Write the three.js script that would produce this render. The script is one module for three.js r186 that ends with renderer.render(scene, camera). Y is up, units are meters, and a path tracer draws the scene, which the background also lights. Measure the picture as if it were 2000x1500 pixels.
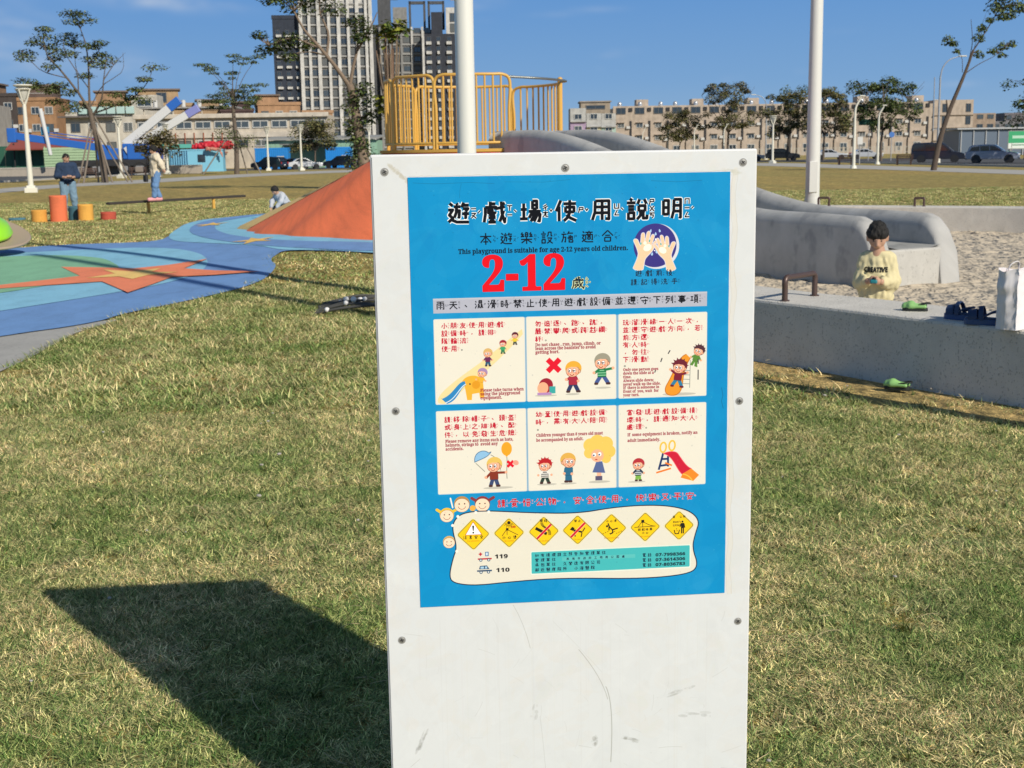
import * as THREE from 'three';
import { mergeGeometries, mergeVertices, toCreasedNormals } from 'three/addons/utils/BufferGeometryUtils.js';
import { RoundedBoxGeometry } from 'three/addons/geometries/RoundedBoxGeometry.js';
import { TessellateModifier } from 'three/addons/modifiers/TessellateModifier.js';
import { createNoise2D, createNoise3D } from 'simplex-noise';

// ---------------------------------------------------------------- camera
const scene = new THREE.Scene();
const camera = new THREE.PerspectiveCamera(33.4, 4 / 3, 0.05, 3000);
camera.position.set(0, 1.5, 0);
camera.rotation.order = 'YXZ';
camera.rotation.set(-Math.atan(449 / 2500), 0, -0.0165);
camera.focus = 2.6;
camera.userData.fStop = 17;

// ---------------------------------------------------------------- sky and sun
const SUN = new THREE.Vector3(1.417, 1.503, 1.847).normalize();
function mulberry(a) { return () => { a = (a + 0x6d2b79f5) | 0; let t = Math.imul(a ^ (a >>> 15), 1 | a); t = (t + Math.imul(t ^ (t >>> 7), 61 | t)) ^ t; return ((t ^ (t >>> 14)) >>> 0) / 4294967296; }; }
const N2 = createNoise2D(mulberry(11)), N3 = createNoise3D(mulberry(12));
const fbm2 = (x, y, o = 4) => { let s = 0, a = 0.5; for (let i = 0; i < o; i++) { s += a * N2(x, y); x = x * 2.03 + 17.3; y = y * 2.03 - 9.1; a *= 0.5; } return s; };
const smooth = (a, b, x) => { const t = Math.min(1, Math.max(0, (x - a) / (b - a))); return t * t * (3 - 2 * t); };
{
  const W = 2048, H = 1024, data = new Float32Array(W * H * 4);
  const stops = [[-90, [0.16, 0.17, 0.15]], [-2, [0.22, 0.27, 0.3]], [0, [0.30, 0.455, 0.62]], [3, [0.195, 0.372, 0.635]], [8, [0.108, 0.288, 0.63]], [20, [0.095, 0.20, 0.38]], [45, [0.07, 0.12, 0.21]], [90, [0.055, 0.095, 0.165]]];
  for (let r = 0; r < H; r++) {
    const el = ((r + 0.5) / H - 0.5) * 180;
    let k = 0; while (k < stops.length - 2 && el > stops[k + 1][0]) k++;
    const t = Math.min(1, Math.max(0, (el - stops[k][0]) / (stops[k + 1][0] - stops[k][0])));
    for (let c = 0; c < W; c++) {
      const az = ((c + 0.5) / W - 0.5) * 2 * Math.PI, e = el * Math.PI / 180;
      const x = Math.cos(az) * Math.cos(e), y = Math.sin(e), z = Math.sin(az) * Math.cos(e);
      const mu = Math.max(0, x * SUN.x + y * SUN.y + z * SUN.z), glow = el > -1 ? 0.3 * Math.pow(mu, 24) + 0.08 * Math.pow(mu, 5) : 0;
      // thin high cloud, drawn out along the wind
      let cl = 0;
      if (el > 0.3) {
        const k2 = 1 / (y + 0.06), u = x * k2, v = z * k2;
        cl = 0.3 * smooth(0.42, 0.8, fbm2(u * 0.55 + v * 0.25 + 3.1, v * 1.15 - u * 0.2 + 7.7, 5)) * smooth(0.3, 3, el);
        // two banks of cirrus low over the town
        const deg = Math.atan2(x, -z) * 180 / Math.PI, wisp = (a, e, wa, we, tilt) => { const dx = (deg - a) / wa, dy = (el - e - tilt * (deg - a)) / we; return Math.exp(-dx * dx - dy * dy); }, tex = 0.55 + 0.75 * fbm2(deg * 0.42 + el * 0.5, el * 1.5, 4);
        cl += 0.95 * tex * (wisp(-24, 4.9, 3.6, 1.2, 0.1) + 0.75 * wisp(-14.6, 6.45, 2.6, 0.28, -0.06) + 0.5 * wisp(-18, 4.0, 2.6, 0.6, 0) + 0.35 * wisp(-1.3, 6.4, 1.2, 0.25, 0.05)); cl = Math.min(0.7, Math.max(0, cl));
      }
      const i = (r * W + c) * 4;
      for (let q = 0; q < 3; q++) {
        let s = stops[k][1][q] + (stops[k + 1][1][q] - stops[k][1][q]) * t;
        s += glow * [1, 0.92, 0.8][q];
        data[i + q] = s * (1 - cl) + cl * [0.52, 0.6, 0.72][q];
      }
      data[i + 3] = 1;
    }
  }
  const sky = new THREE.DataTexture(data, W, H, THREE.RGBAFormat, THREE.FloatType);
  sky.mapping = THREE.EquirectangularReflectionMapping;
  sky.magFilter = THREE.LinearFilter; sky.wrapS = THREE.RepeatWrapping; sky.needsUpdate = true;
  scene.background = sky; scene.environment = sky;
}
const sun = new THREE.DirectionalLight(new THREE.Color().setRGB(1, 0.925, 0.80), 4.5);
sun.position.copy(SUN).multiplyScalar(120).add(new THREE.Vector3(0, 0, -40)); sun.target.position.set(0, 0, -40);
sun.castShadow = true; sun.shadow.radius = 1; sun.shadow.mapSize.set(4096, 4096);
Object.assign(sun.shadow.camera, { left: -130, right: 130, top: 130, bottom: -130, near: 1, far: 600 });
sun.name = 'sun'; scene.add(sun, sun.target);

const renderer = new THREE.WebGLRenderer({ antialias: true });
renderer.setSize(1024, 768);
renderer.toneMapping = THREE.LinearToneMapping;
renderer.toneMappingExposure = 1.0;
renderer.shadowMap.enabled = true;

// ---------------------------------------------------------------- helpers
const rnd = mulberry(2024);
const R = (a, b) => a + (b - a) * rnd();
const V = (x, y, z) => new THREE.Vector3(x, y, z);
const rgb = (r, g, b) => new THREE.Color().setRGB(r, g, b);
const hex = (h) => new THREE.Color(h);
const taken = new Map();
function numbered(n) { const k = taken.get(n) ?? 0; taken.set(n, k + 1); return k ? n + '_' + String(k).padStart(3, '0') : n; }
function std(color, roughness = 0.8, o = {}) { return new THREE.MeshStandardMaterial({ color, roughness, ...o }); }
function phys(color, roughness = 0.8, o = {}) { return new THREE.MeshPhysicalMaterial({ color, roughness, ...o }); }
function part(name, geo, m, parent) {
  const o = new THREE.Mesh(Array.isArray(geo) ? (geo.length > 1 ? merge(geo) : geo[0]) : geo, m);
  o.name = parent === scene ? numbered(name) : name; o.castShadow = o.receiveShadow = true; parent.add(o); return o;
}
function tag(o, label, category, group) { o.userData.label = label; if (category) o.userData.category = category; if (group) o.userData.group = group; return o; }
function thing(name, label, category, p = [0, 0, 0], turn = 0, group) {
  const o = new THREE.Group(); o.name = numbered(name); o.position.set(...p); o.rotation.y = turn; scene.add(o); return tag(o, label, category, group);
}
function struct(name, geo, m, label) { const o = part(name, geo, m, scene); o.userData.kind = 'structure'; if (label) o.userData.label = label; return o; }
function dup(src, p, turn, label) {
  const o = src.clone(); o.userData = { ...src.userData }; o.name = numbered(src.name.replace(/_\d{3}$/, '')); o.position.set(...p); o.rotation.y = turn;
  if (label) o.userData.label = label; scene.add(o); return o;
}
function merge(list) {
  list = list.map((g) => { g = g.index ? g.toNonIndexed() : g; for (const k of Object.keys(g.attributes)) if (!['position', 'normal', 'uv', 'color'].includes(k)) g.deleteAttribute(k); return g; });
  const hasC = list.some((g) => g.attributes.color), hasUV = list.every((g) => g.attributes.uv);
  for (const g of list) {
    if (!hasUV) g.deleteAttribute('uv');
    if (hasC && !g.attributes.color) g.setAttribute('color', new THREE.BufferAttribute(new Float32Array(g.attributes.position.count * 3).fill(1), 3));
  }
  return mergeGeometries(list);
}
// uv in metres, by the way each face points
function metreUV(g) {
  g = g.index ? g.toNonIndexed() : g;
  const p = g.attributes.position, uv = new Float32Array(p.count * 2), a = V(), b = V(), c = V();
  for (let i = 0; i < p.count; i += 3) {
    a.fromBufferAttribute(p, i); b.fromBufferAttribute(p, i + 1); c.fromBufferAttribute(p, i + 2);
    const n = b.clone().sub(a).cross(c.clone().sub(a)), x = Math.abs(n.x), y = Math.abs(n.y), z = Math.abs(n.z);
    [a, b, c].forEach((v, k) => { const o = (i + k) * 2; if (y >= x && y >= z) { uv[o] = v.x; uv[o + 1] = v.z; } else if (x >= z) { uv[o] = v.z; uv[o + 1] = v.y; } else { uv[o] = v.x; uv[o + 1] = v.y; } });
  }
  g.setAttribute('uv', new THREE.BufferAttribute(uv, 2)); return g;
}
const box = (w, h, d, x = 0, y = 0, z = 0) => new THREE.BoxGeometry(w, h, d).translate(x, y, z);
const rbox = (w, h, d, r, x = 0, y = 0, z = 0, s = 2) => new RoundedBoxGeometry(w, h, d, s, r).translate(x, y, z);
const cyl = (r0, r1, h, x = 0, y = 0, z = 0, n = 20) => new THREE.CylinderGeometry(r1, r0, h, n).translate(x, y + h / 2, z);   // r0 at the foot
const ball = (r, x = 0, y = 0, z = 0, w = 16, h = 12) => new THREE.SphereGeometry(r, w, h).translate(x, y, z);
function bar(a, b, r0, r1 = r0, n = 8) {
  const d = b.clone().sub(a), g = new THREE.CylinderGeometry(r1, r0, d.length(), n);
  g.applyQuaternion(new THREE.Quaternion().setFromUnitVectors(V(0, 1, 0), d.clone().normalize())); const m = a.clone().add(b).multiplyScalar(0.5); return g.translate(m.x, m.y, m.z);
}
const tube = (pts, r, seg = 24, n = 8, closed = false) => new THREE.TubeGeometry(new THREE.CatmullRomCurve3(pts, closed), seg, r, n, closed);
// a tube whose radius changes along a curve
function limb(pts, radii, seg = 10, n = 7) {
  const curve = new THREE.CatmullRomCurve3(pts), f = curve.computeFrenetFrames(seg), pos = [], idx = [], uv = [];
  for (let i = 0; i <= seg; i++) {
    const t = i / seg, c = curve.getPoint(t), k = t * (radii.length - 1), j = Math.min(radii.length - 2, Math.floor(k)), r = radii[j] + (radii[j + 1] - radii[j]) * (k - j);
    for (let q = 0; q <= n; q++) { const a = (q / n) * 2 * Math.PI, s = Math.cos(a) * r, w = Math.sin(a) * r; pos.push(c.x + f.normals[i].x * s + f.binormals[i].x * w, c.y + f.normals[i].y * s + f.binormals[i].y * w, c.z + f.normals[i].z * s + f.binormals[i].z * w); uv.push(q / n, t * 3); }
  }
  for (let i = 0; i < seg; i++) for (let q = 0; q < n; q++) { const a = i * (n + 1) + q, b = a + n + 1; idx.push(a, b, a + 1, b, b + 1, a + 1); }
  const g = new THREE.BufferGeometry(); g.setAttribute('position', new THREE.Float32BufferAttribute(pos, 3)); g.setAttribute('uv', new THREE.Float32BufferAttribute(uv, 2)); g.setIndex(idx); g.computeVertexNormals(); return g;
}
function extrude(pts, depth, bevel = 0, seg = 2) {
  const s = new THREE.Shape(pts.map((p) => new THREE.Vector2(p[0], p[1])));
  return new THREE.ExtrudeGeometry(s, { depth, bevelEnabled: bevel > 0, bevelThickness: bevel, bevelSize: bevel, bevelOffset: -bevel, bevelSegments: seg, curveSegments: 8 });
}
// tileable noise pictures
function noiseTexture(size, fn, srgb = false, repeat = 1) {
  const d = new Uint8Array(size * size * 4);
  for (let y = 0; y < size; y++) for (let x = 0; x < size; x++) {
    const v = fn(x / size, y / size), i = (y * size + x) * 4, a = Array.isArray(v) ? v : [v, v, v];
    for (let q = 0; q < 3; q++) d[i + q] = Math.max(0, Math.min(255, a[q] * 255)); d[i + 3] = 255;
  }
  const t = new THREE.DataTexture(d, size, size); t.wrapS = t.wrapT = THREE.RepeatWrapping; t.magFilter = THREE.LinearFilter; t.minFilter = THREE.LinearMipmapLinearFilter; t.generateMipmaps = true;
  t.repeat.set(repeat, repeat); if (srgb) t.colorSpace = THREE.SRGBColorSpace; t.needsUpdate = true; return t;
}
const N3b = createNoise3D(mulberry(77));
// periodic noise on the unit square: a torus walked in two 3-D noises
function pn(u, v, f, seed = 0) {
  const a = u * 2 * Math.PI, b = v * 2 * Math.PI, r = f / (2 * Math.PI);
  return 0.5 * (N3(Math.cos(a) * r + seed, Math.sin(a) * r, Math.cos(b) * r + 5 + seed) + N3b(Math.cos(a) * r, Math.sin(a) * r + seed, Math.sin(b) * r + 9)) * 1.25;
}
const pf = (u, v, f, o = 4, seed = 0) => { let s = 0, a = 0.5; for (let i = 0; i < o; i++) { s += a * pn(u, v, f, seed + i * 7.3); f *= 2; a *= 0.55; } return s; };
const grit = noiseTexture(512, (u, v) => 0.5 + 0.32 * pf(u, v, 60, 3) + 0.2 * (rnd() - 0.5));
const mottle = (c, amp, fine = 0.06, f = 5, seed = 0, size = 512) => noiseTexture(size, (u, v) => { const k = 1 + amp * pf(u, v, f, 5, seed) + fine * (rnd() - 0.5) * 2; return [c[0] * k, c[1] * k, c[2] * k]; }, true);
const repeatOf = (t, k) => { const c = t.clone(); c.repeat.set(k, k); c.needsUpdate = true; return c; };

// lie of the land: flat lawn that swells a little round the slide mound
const ground = (x, z) => 0.22 * Math.exp(-(((x + 1) / 5.5) ** 2 + ((z + 22.5) / 5.5) ** 2));
// soft shapes: a distance field of tapered bones, meshed as one skin
function surfaceNet(f, lo, hi, cell) {
  const nx = Math.ceil((hi.x - lo.x) / cell), ny = Math.ceil((hi.y - lo.y) / cell), nz = Math.ceil((hi.z - lo.z) / cell), X = nx + 1, Y = ny + 1, Z = nz + 1, val = new Float32Array(X * Y * Z);
  for (let k = 0, i = 0; k < Z; k++) for (let j = 0; j < Y; j++) for (let q = 0; q < X; q++, i++) val[i] = f(lo.x + q * cell, lo.y + j * cell, lo.z + k * cell);
  const id = new Int32Array(nx * ny * nz).fill(-1), pos = [], idx = [], at = (q, j, k) => q + X * (j + Y * k), cid = (q, j, k) => q + nx * (j + ny * k);
  const E = [[0, 1], [2, 3], [4, 5], [6, 7], [0, 2], [1, 3], [4, 6], [5, 7], [0, 4], [1, 5], [2, 6], [3, 7]];
  for (let k = 0; k < nz; k++) for (let j = 0; j < ny; j++) for (let q = 0; q < nx; q++) {
    const v = []; let m = 0; for (let c = 0; c < 8; c++) { v[c] = val[at(q + (c & 1), j + ((c >> 1) & 1), k + (c >> 2))]; if (v[c] < 0) m |= 1 << c; }
    if (m === 0 || m === 255) continue;
    let x = 0, y = 0, z = 0, n = 0; for (const [a, b] of E) if ((v[a] < 0) !== (v[b] < 0)) { const t = v[a] / (v[a] - v[b]); x += (a & 1) + ((b & 1) - (a & 1)) * t; y += ((a >> 1) & 1) + (((b >> 1) & 1) - ((a >> 1) & 1)) * t; z += (a >> 2) + ((b >> 2) - (a >> 2)) * t; n++; }
    id[cid(q, j, k)] = pos.length / 3; pos.push(lo.x + (q + x / n) * cell, lo.y + (j + y / n) * cell, lo.z + (k + z / n) * cell);
  }
  const quad = (a, b, c, d, flip) => { if (a < 0 || b < 0 || c < 0 || d < 0) return; if (flip) idx.push(a, c, b, a, d, c); else idx.push(a, b, c, a, c, d); };
  for (let k = 1; k < nz; k++) for (let j = 1; j < ny; j++) for (let q = 1; q < nx; q++) {
    const s = val[at(q, j, k)] < 0;
    if (s !== val[at(q + 1, j, k)] < 0) quad(id[cid(q, j - 1, k - 1)], id[cid(q, j, k - 1)], id[cid(q, j, k)], id[cid(q, j - 1, k)], !s);
    if (s !== val[at(q, j + 1, k)] < 0) quad(id[cid(q - 1, j, k - 1)], id[cid(q - 1, j, k)], id[cid(q, j, k)], id[cid(q, j, k - 1)], !s);
    if (s !== val[at(q, j, k + 1)] < 0) quad(id[cid(q - 1, j - 1, k)], id[cid(q, j - 1, k)], id[cid(q, j, k)], id[cid(q - 1, j, k)], !s);
  }
  const g = new THREE.BufferGeometry(); g.setAttribute('position', new THREE.Float32BufferAttribute(pos, 3)); g.setIndex(idx); g.computeVertexNormals(); return g;
}
// a bone: from, to, radius at each end, and how flat it is from front to back
const bone = (a, b, ra, rb, flat = 1) => ({ a, b, ra, rb, flat });
function field(bones, k) {
  const B = bones.map(({ a, b, ra, rb, flat }) => { const d = [b[0] - a[0], b[1] - a[1], b[2] - a[2]], l2 = d[0] * d[0] + d[1] * d[1] + d[2] * d[2] || 1e-9; return { a, d, l2, ra, rb, flat }; });
  return (x, y, z) => {
    let s = 1e3;
    for (const o of B) {
      const px = x - o.a[0], py = y - o.a[1], pz = z - o.a[2], t = Math.min(1, Math.max(0, (px * o.d[0] + py * o.d[1] + pz * o.d[2]) / o.l2)), ex = px - o.d[0] * t, ey = py - o.d[1] * t, ez = (pz - o.d[2] * t) / o.flat;
      const v = (Math.sqrt(ex * ex + ey * ey + ez * ez) - (o.ra + (o.rb - o.ra) * t)) * Math.min(1, o.flat);
      const h = Math.max(0, k - Math.abs(s - v)) / k; s = Math.min(s, v) - h * h * k * 0.25;
    }
    return s;
  };
}
function meshOf(bones, k, cell, fn) {
  const lo = V(1e3, 1e3, 1e3), hi = V(-1e3, -1e3, -1e3); for (const o of bones) for (const [p, r] of [[o.a, o.ra], [o.b, o.rb]]) for (const [i, c] of ['x', 'y', 'z'].entries()) { lo[c] = Math.min(lo[c], p[i] - r); hi[c] = Math.max(hi[c], p[i] + r); }
  lo.subScalar(3 * cell + k * 0.3); hi.addScalar(3 * cell + k * 0.3); const f = field(bones, k); return surfaceNet(fn ? (x, y, z) => fn(f(x, y, z), x, y, z) : f, lo, hi, cell);
}
const grow = (bones, d) => bones.map((o) => ({ ...o, ra: o.ra + d, rb: o.rb + d }));
// folds in cloth: a little noise on the field
const folds = (amp, f, seed = 0) => (d, x, y, z) => d + amp * N3(x * f + seed, y * f * 0.7, z * f);
// ---------------------------------------------------------------- ground, paths, roads
// dry winter turf: blades of straw and green, told apart only close up
const turfTex = noiseTexture(1024, (u, v) => {
  const a = 0.5 + 0.5 * pf(u, v, 7, 4, 3), b = pf(u, v, 90, 2, 8), d = pf(u, v, 26, 3, 21), e = (rnd() - 0.5);
  const k = Math.min(1, Math.max(0, a + 0.35 * b + 0.3 * d)), l = 1 + 0.38 * b + 0.25 * d + 0.3 * e;
  return [l * (0.49 + 0.25 * k), l * (0.46 + 0.19 * k), l * (0.235 + 0.15 * k)];
}, true);
turfTex.repeat.set(1 / 5, 1 / 5);
{
  // the lawn stops at the sandpit: there the earth lies deeper
  const pit = [[5.5, -4.2], [4.3, -5.5], [3.5, -6.6], [2.9, -7.6], [2.4, -8.45], [2.0, -9.15], [1.35, -10.6], [0.98, -12.3], [0.84, -14.2], [0.95, -16.5], [1.3, -18.4], [2.2, -22.5], [2.6, -25.3], [5.5, -23.9], [8.6, -22], [12, -17.4], [12.7, -13], [11.8, -8.2], [9.3, -4.8]].map(([x, z]) => [x + 0.16 * Math.sign(6.5 - x), z + 0.1 * Math.sign(-14 - z)]);
  const inPit = (x, z) => { let c = false; for (let i = 0, j = pit.length - 1; i < pit.length; j = i++) { const [a, b] = pit[i], [d, e] = pit[j]; if ((b > z) !== (e > z) && x < (d - a) * (z - b) / (e - b) + a) c = !c; } return c; };
  // one sheet to the horizon, fine near the camera, coarse beyond
  const xs = [], zs = [];
  for (let i = -60; i <= 60; i++) { const t = i / 60; xs.push(Math.sign(t) * (Math.abs(t) * 18 + Math.pow(Math.abs(t), 6) * 1400)); }
  for (let i = 0; i <= 110; i++) { const t = i / 110; zs.push(12 - (t * 62 + Math.pow(t, 7) * 1500)); }
  const pos = [], col = [], uv = [], idx = [];
  for (const z of zs) for (const x of xs) {
    pos.push(x, inPit(x, z) ? -0.5 : ground(x, z), z); uv.push(x, z);
    // old patches: greener by the bases and in the hollows, bleached where it is walked on
    const far = smooth(10, 60, -z), p = fbm2(x * 0.35, z * (0.35 - 0.2 * far) + 4, 4) + 0.5 * fbm2(x * 1.3 + 9, z * 1.3, 3);
    const g = 0.5 + 0.62 * p, tone = 0.98 + 0.18 * fbm2(x * 0.2 + 31, z * (0.2 + 0.35 * far), 3);
    // trodden sandy earth along the foot of the sandpit wall
    const wx = 0.836 * (x - 2.11) - 0.549 * (-(z + 8.62)) * -1, foot = x > 0.2 && z > -14 && z < -3 ? smooth(-1.0, -0.25, wx + 0.25 * fbm2(x * 2.3, z * 2.3, 3)) : 0, mixd = (a, b) => a + (b - a) * foot;
    col.push(mixd(tone * (0.80 + 0.36 * g), 1.25), mixd(tone * (0.86 + 0.14 * g), 1.12), mixd(tone * (0.78 + 0.16 * g), 1.45));
  }
  const n = xs.length;
  for (let j = 0; j < zs.length - 1; j++) for (let i = 0; i < n - 1; i++) { const a = j * n + i; idx.push(a, a + 1, a + n, a + 1, a + n + 1, a + n); }
  const g = new THREE.BufferGeometry(); g.setAttribute('position', new THREE.Float32BufferAttribute(pos, 3)); g.setAttribute('color', new THREE.Float32BufferAttribute(col, 3)); g.setAttribute('uv', new THREE.Float32BufferAttribute(uv, 2)); g.setIndex(idx); g.computeVertexNormals();
  struct('ground', g, std(0xffffff, 1, { map: turfTex, vertexColors: true, bumpMap: repeatOf(grit, 0.8), bumpScale: 0.02 }), 'dry park lawn of straw and olive green grass');
}
// a flat sheet from an outline [x, z], draped on the land, lifted by y
function sheet(outline, lift, curved = true, edge = 0.6) {
  let pts = outline.map(([x, z]) => V(x, 0, z));
  if (curved) pts = new THREE.CatmullRomCurve3(pts, true, 'centripetal').getPoints(outline.length * 6);
  const s = new THREE.Shape(pts.map((p) => new THREE.Vector2(p.x, -p.z)));
  let g = new THREE.ShapeGeometry(s); g = new TessellateModifier(edge, 7).modify(g);
  const p = g.attributes.position, uv = new Float32Array(p.count * 2);
  for (let i = 0; i < p.count; i++) { const x = p.getX(i), z = -p.getY(i); p.setXYZ(i, x, ground(x, z) + lift, z); uv[2 * i] = x; uv[2 * i + 1] = z; }
  g.setAttribute('uv', new THREE.BufferAttribute(uv, 2)); g = mergeVertices(g.deleteAttribute('normal')); g.computeVertexNormals(); return g;
}
// granules of coloured rubber, with scuffs
const crumb = noiseTexture(512, (u, v) => { const k = 0.93 + 0.2 * pf(u, v, 4, 5, 2) + 0.1 * pf(u, v, 40, 2, 5) + 0.16 * (rnd() - 0.5); return k; }, false, 0.5);
const rubber = (c) => std(hex(c), 0.93, { map: crumb, bumpMap: repeatOf(grit, 3), bumpScale: 0.002 });
{
  const base = struct('rubber_playground_surface', sheet([[-10.6, -17.5], [-9.92, -19.18], [-9.09, -20.81], [-8.66, -21.83], [-7.75, -22.48], [-6.3, -22.4], [-6.36, -24.04], [-7.01, -27.13], [-7.54, -30.16], [-7.59, -32.17], [-7.21, -33.37], [-6.8, -34.66], [-6.0, -35.9], [-3, -31], [2, -26], [1.2, -18.4], [-0.4, -17.4], [-1.91, -18.33], [-2.68, -18.86], [-3.31, -19.06], [-3.37, -18.51], [-3.32, -17.83], [-3.14, -17.16], [-3.03, -16.25], [-3, -15.41], [-3.09, -14.65], [-3.25, -14.04], [-3.53, -13.18], [-3.79, -12.44], [-3.86, -11.96], [-4.04, -11.56], [-4.26, -11.25], [-4.42, -10.99], [-4.82, -10.39], [-5.38, -9.87], [-8, -8.5], [-11, -11]], 0.02), rubber('#6f98cc'), 'deep blue rubber play surface with a painted star');
  const inlay = (name, o, lift, c, label, curved = true) => { const m = part(name, sheet(o, lift, curved), rubber(c), base); m.userData.label = label; return m; };
  inlay('colour_field', [[-9.3, -15.5], [-8.81, -17], [-8.56, -19.57], [-8.16, -20.55], [-7.18, -20.82], [-6.18, -20.81], [-5.38, -20.29], [-4.68, -19.21], [-4.26, -18.04], [-4.06, -17.08], [-3.99, -16.17], [-4.19, -15], [-4.6, -14.02], [-4.85, -13.47], [-5.14, -12.83], [-5.53, -11.96], [-5.94, -11.36], [-8, -11.5]], 0.025, '#8ac4de', 'sky blue field');
  inlay('colour_field', [[-9.48, -19.06], [-8.7, -19.89], [-7.9, -19.88], [-7.08, -19.82], [-6.11, -19], [-5.56, -17.99], [-5.26, -17.22], [-5.12, -16.08], [-5.5, -15.31], [-5.81, -14.52], [-6.26, -13.96], [-6.86, -13.6], [-8.6, -15.4]], 0.030, '#86bd98', 'green field');
  inlay('star', [[-6.17, -17.62], [-5.6, -17.38], [-5.01, -17.09], [-4.64, -17.43], [-4.27, -18.12], [-4.3, -16.9], [-3.81, -16.53], [-3.18, -16.28], [-3.69, -15.99], [-4.19, -15.87], [-4.22, -15.11], [-4.27, -14.25], [-4.6, -14.87], [-4.96, -15.53], [-5.48, -15.25], [-5.98, -14.97], [-6.49, -14.91], [-6.14, -15.38], [-5.47, -16.28]], 0.035, '#f28a62', 'orange star', false);
  inlay('star', [[-5.4, -17], [-4.91, -16.62], [-4.62, -16.98], [-4.62, -16.49], [-4.25, -16.4], [-4.56, -16.12], [-4.63, -15.68], [-4.9, -16.03], [-5.28, -15.94], [-5.07, -16.42]], 0.040, '#f4cc78', 'yellow star inside the orange one', false);
  inlay('colour_field', [[-0.6, -17.7], [-1.91, -18.33], [-2.69, -18.94], [-3.33, -19.14], [-3.97, -20.12], [-4.8, -20.93], [-5.61, -21.88], [-5.95, -22.64], [-6.36, -24.04], [-7.01, -27.13], [-7.5, -30.16], [-7.5, -32.1], [-7.15, -33.3], [-6.75, -34.5], [-6.1, -35.2], [-3.6, -28.5], [-1.4, -22], [0.4, -19]], 0.025, '#88c4de', 'sky blue band at the foot of the mound');
  inlay('colour_field', [[-6.49, -34.84], [-6.99, -33.57], [-7.33, -31.56], [-7.09, -29.01], [-6.55, -26.38], [-5.78, -23.72], [-5, -21.82], [-4.21, -20.51], [-3.39, -19.55], [-1.93, -18.6], [-2.05, -19.72], [-3.23, -20.49], [-4.03, -21.3], [-4.85, -22.77], [-5.59, -24.89], [-6.31, -27.62], [-6.81, -30.35], [-6.75, -32.39]], 0.030, '#6f98cc', 'deep blue curved stripe');
  const star5 = (cx, cz, rx, rz) => Array.from({ length: 10 }, (_, i) => { const a = i * Math.PI / 5 + 0.4, k = i % 2 ? 0.36 : 1; return [cx + Math.cos(a) * rx * k, cz + Math.sin(a) * rz * k]; });
  inlay('star', star5(-6.73, -29.08, 0.34, 1.2), 0.036, '#f0c468', 'small yellow star', false);
  inlay('star', star5(-4.18, -21.08, 0.36, 0.75), 0.036, '#f0c468', 'small yellow star', false);
}
const concreteTex = noiseTexture(1024, (u, v) => { const k = 0.92 + 0.14 * pf(u, v, 5, 5, 4) + 0.05 * pf(u, v, 70, 2, 9) + 0.05 * (rnd() - 0.5), pit = pn(u, v, 46, 40) > 0.62 ? 0.84 : 1; return [k * pit, k * pit * 0.995, k * pit * 0.98]; }, false, 0.5);
const concrete = (r, g, b, o = {}) => std(rgb(r, g, b), 0.92, { map: concreteTex, bumpMap: repeatOf(grit, 2), bumpScale: 0.004, ...o });
struct('footpath', sheet([[-3.75, -12.1], [-3.83, -11.2], [-3.73, -9.82], [-3.71, -9.16], [-3.73, -7.97], [-3.84, -6.94], [-4.4, -4], [-9, -4], [-9, -9.6], [-5.38, -10.2], [-4.3, -11.35]], 0.010), concrete(0.42, 0.41, 0.385), 'pale grey concrete path');
const asphalt = std(rgb(0.115, 0.113, 0.11), 0.95, { map: mottle([0.85, 0.85, 0.86], 0.2, 0.15, 6, 13), bumpMap: grit, bumpScale: 0.004 });
struct('footpath', sheet([[-24.5, -55], [-25.43, -64.7], [-25.8, -78.4], [-23.75, -86.7], [-21, -110], [-15, -128], [-4, -141], [10, -146], [20, -141], [24, -125], [25.81, -99.5], [27.1, -68.2], [28, -50], [32.5, -50], [31.9, -79.4], [31.5, -121.5], [29.5, -150], [20, -160], [4, -162], [-10, -156], [-20, -146], [-25.66, -126.7], [-28.2, -103], [-29.4, -89.3], [-29.9, -81], [-29.3, -72], [-29, -55]], 0.010, true, 6), concrete(0.46, 0.44, 0.40), 'pale path curving round the far lawn');
struct('road', sheet([[-60, -20], [-38.5, -30], [-38.5, -120], [-36, -163], [34, -163], [36.5, -140], [36.5, -30], [60, -20], [60, -100], [60, -190], [-60, -190]], 0.006, false, 14), asphalt, 'grey asphalt street and parking strip round the park');
// kerb between the street and the strip of grass
{
  const mk = concrete(0.5, 0.48, 0.44);
  struct('kerb', metreUV(merge([box(0.3, 0.14, 133, -38.6, 0.07, -96.5), box(0.3, 0.14, 110, 36.4, 0.07, -85)])), mk, 'pale kerb along the street');
}
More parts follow.
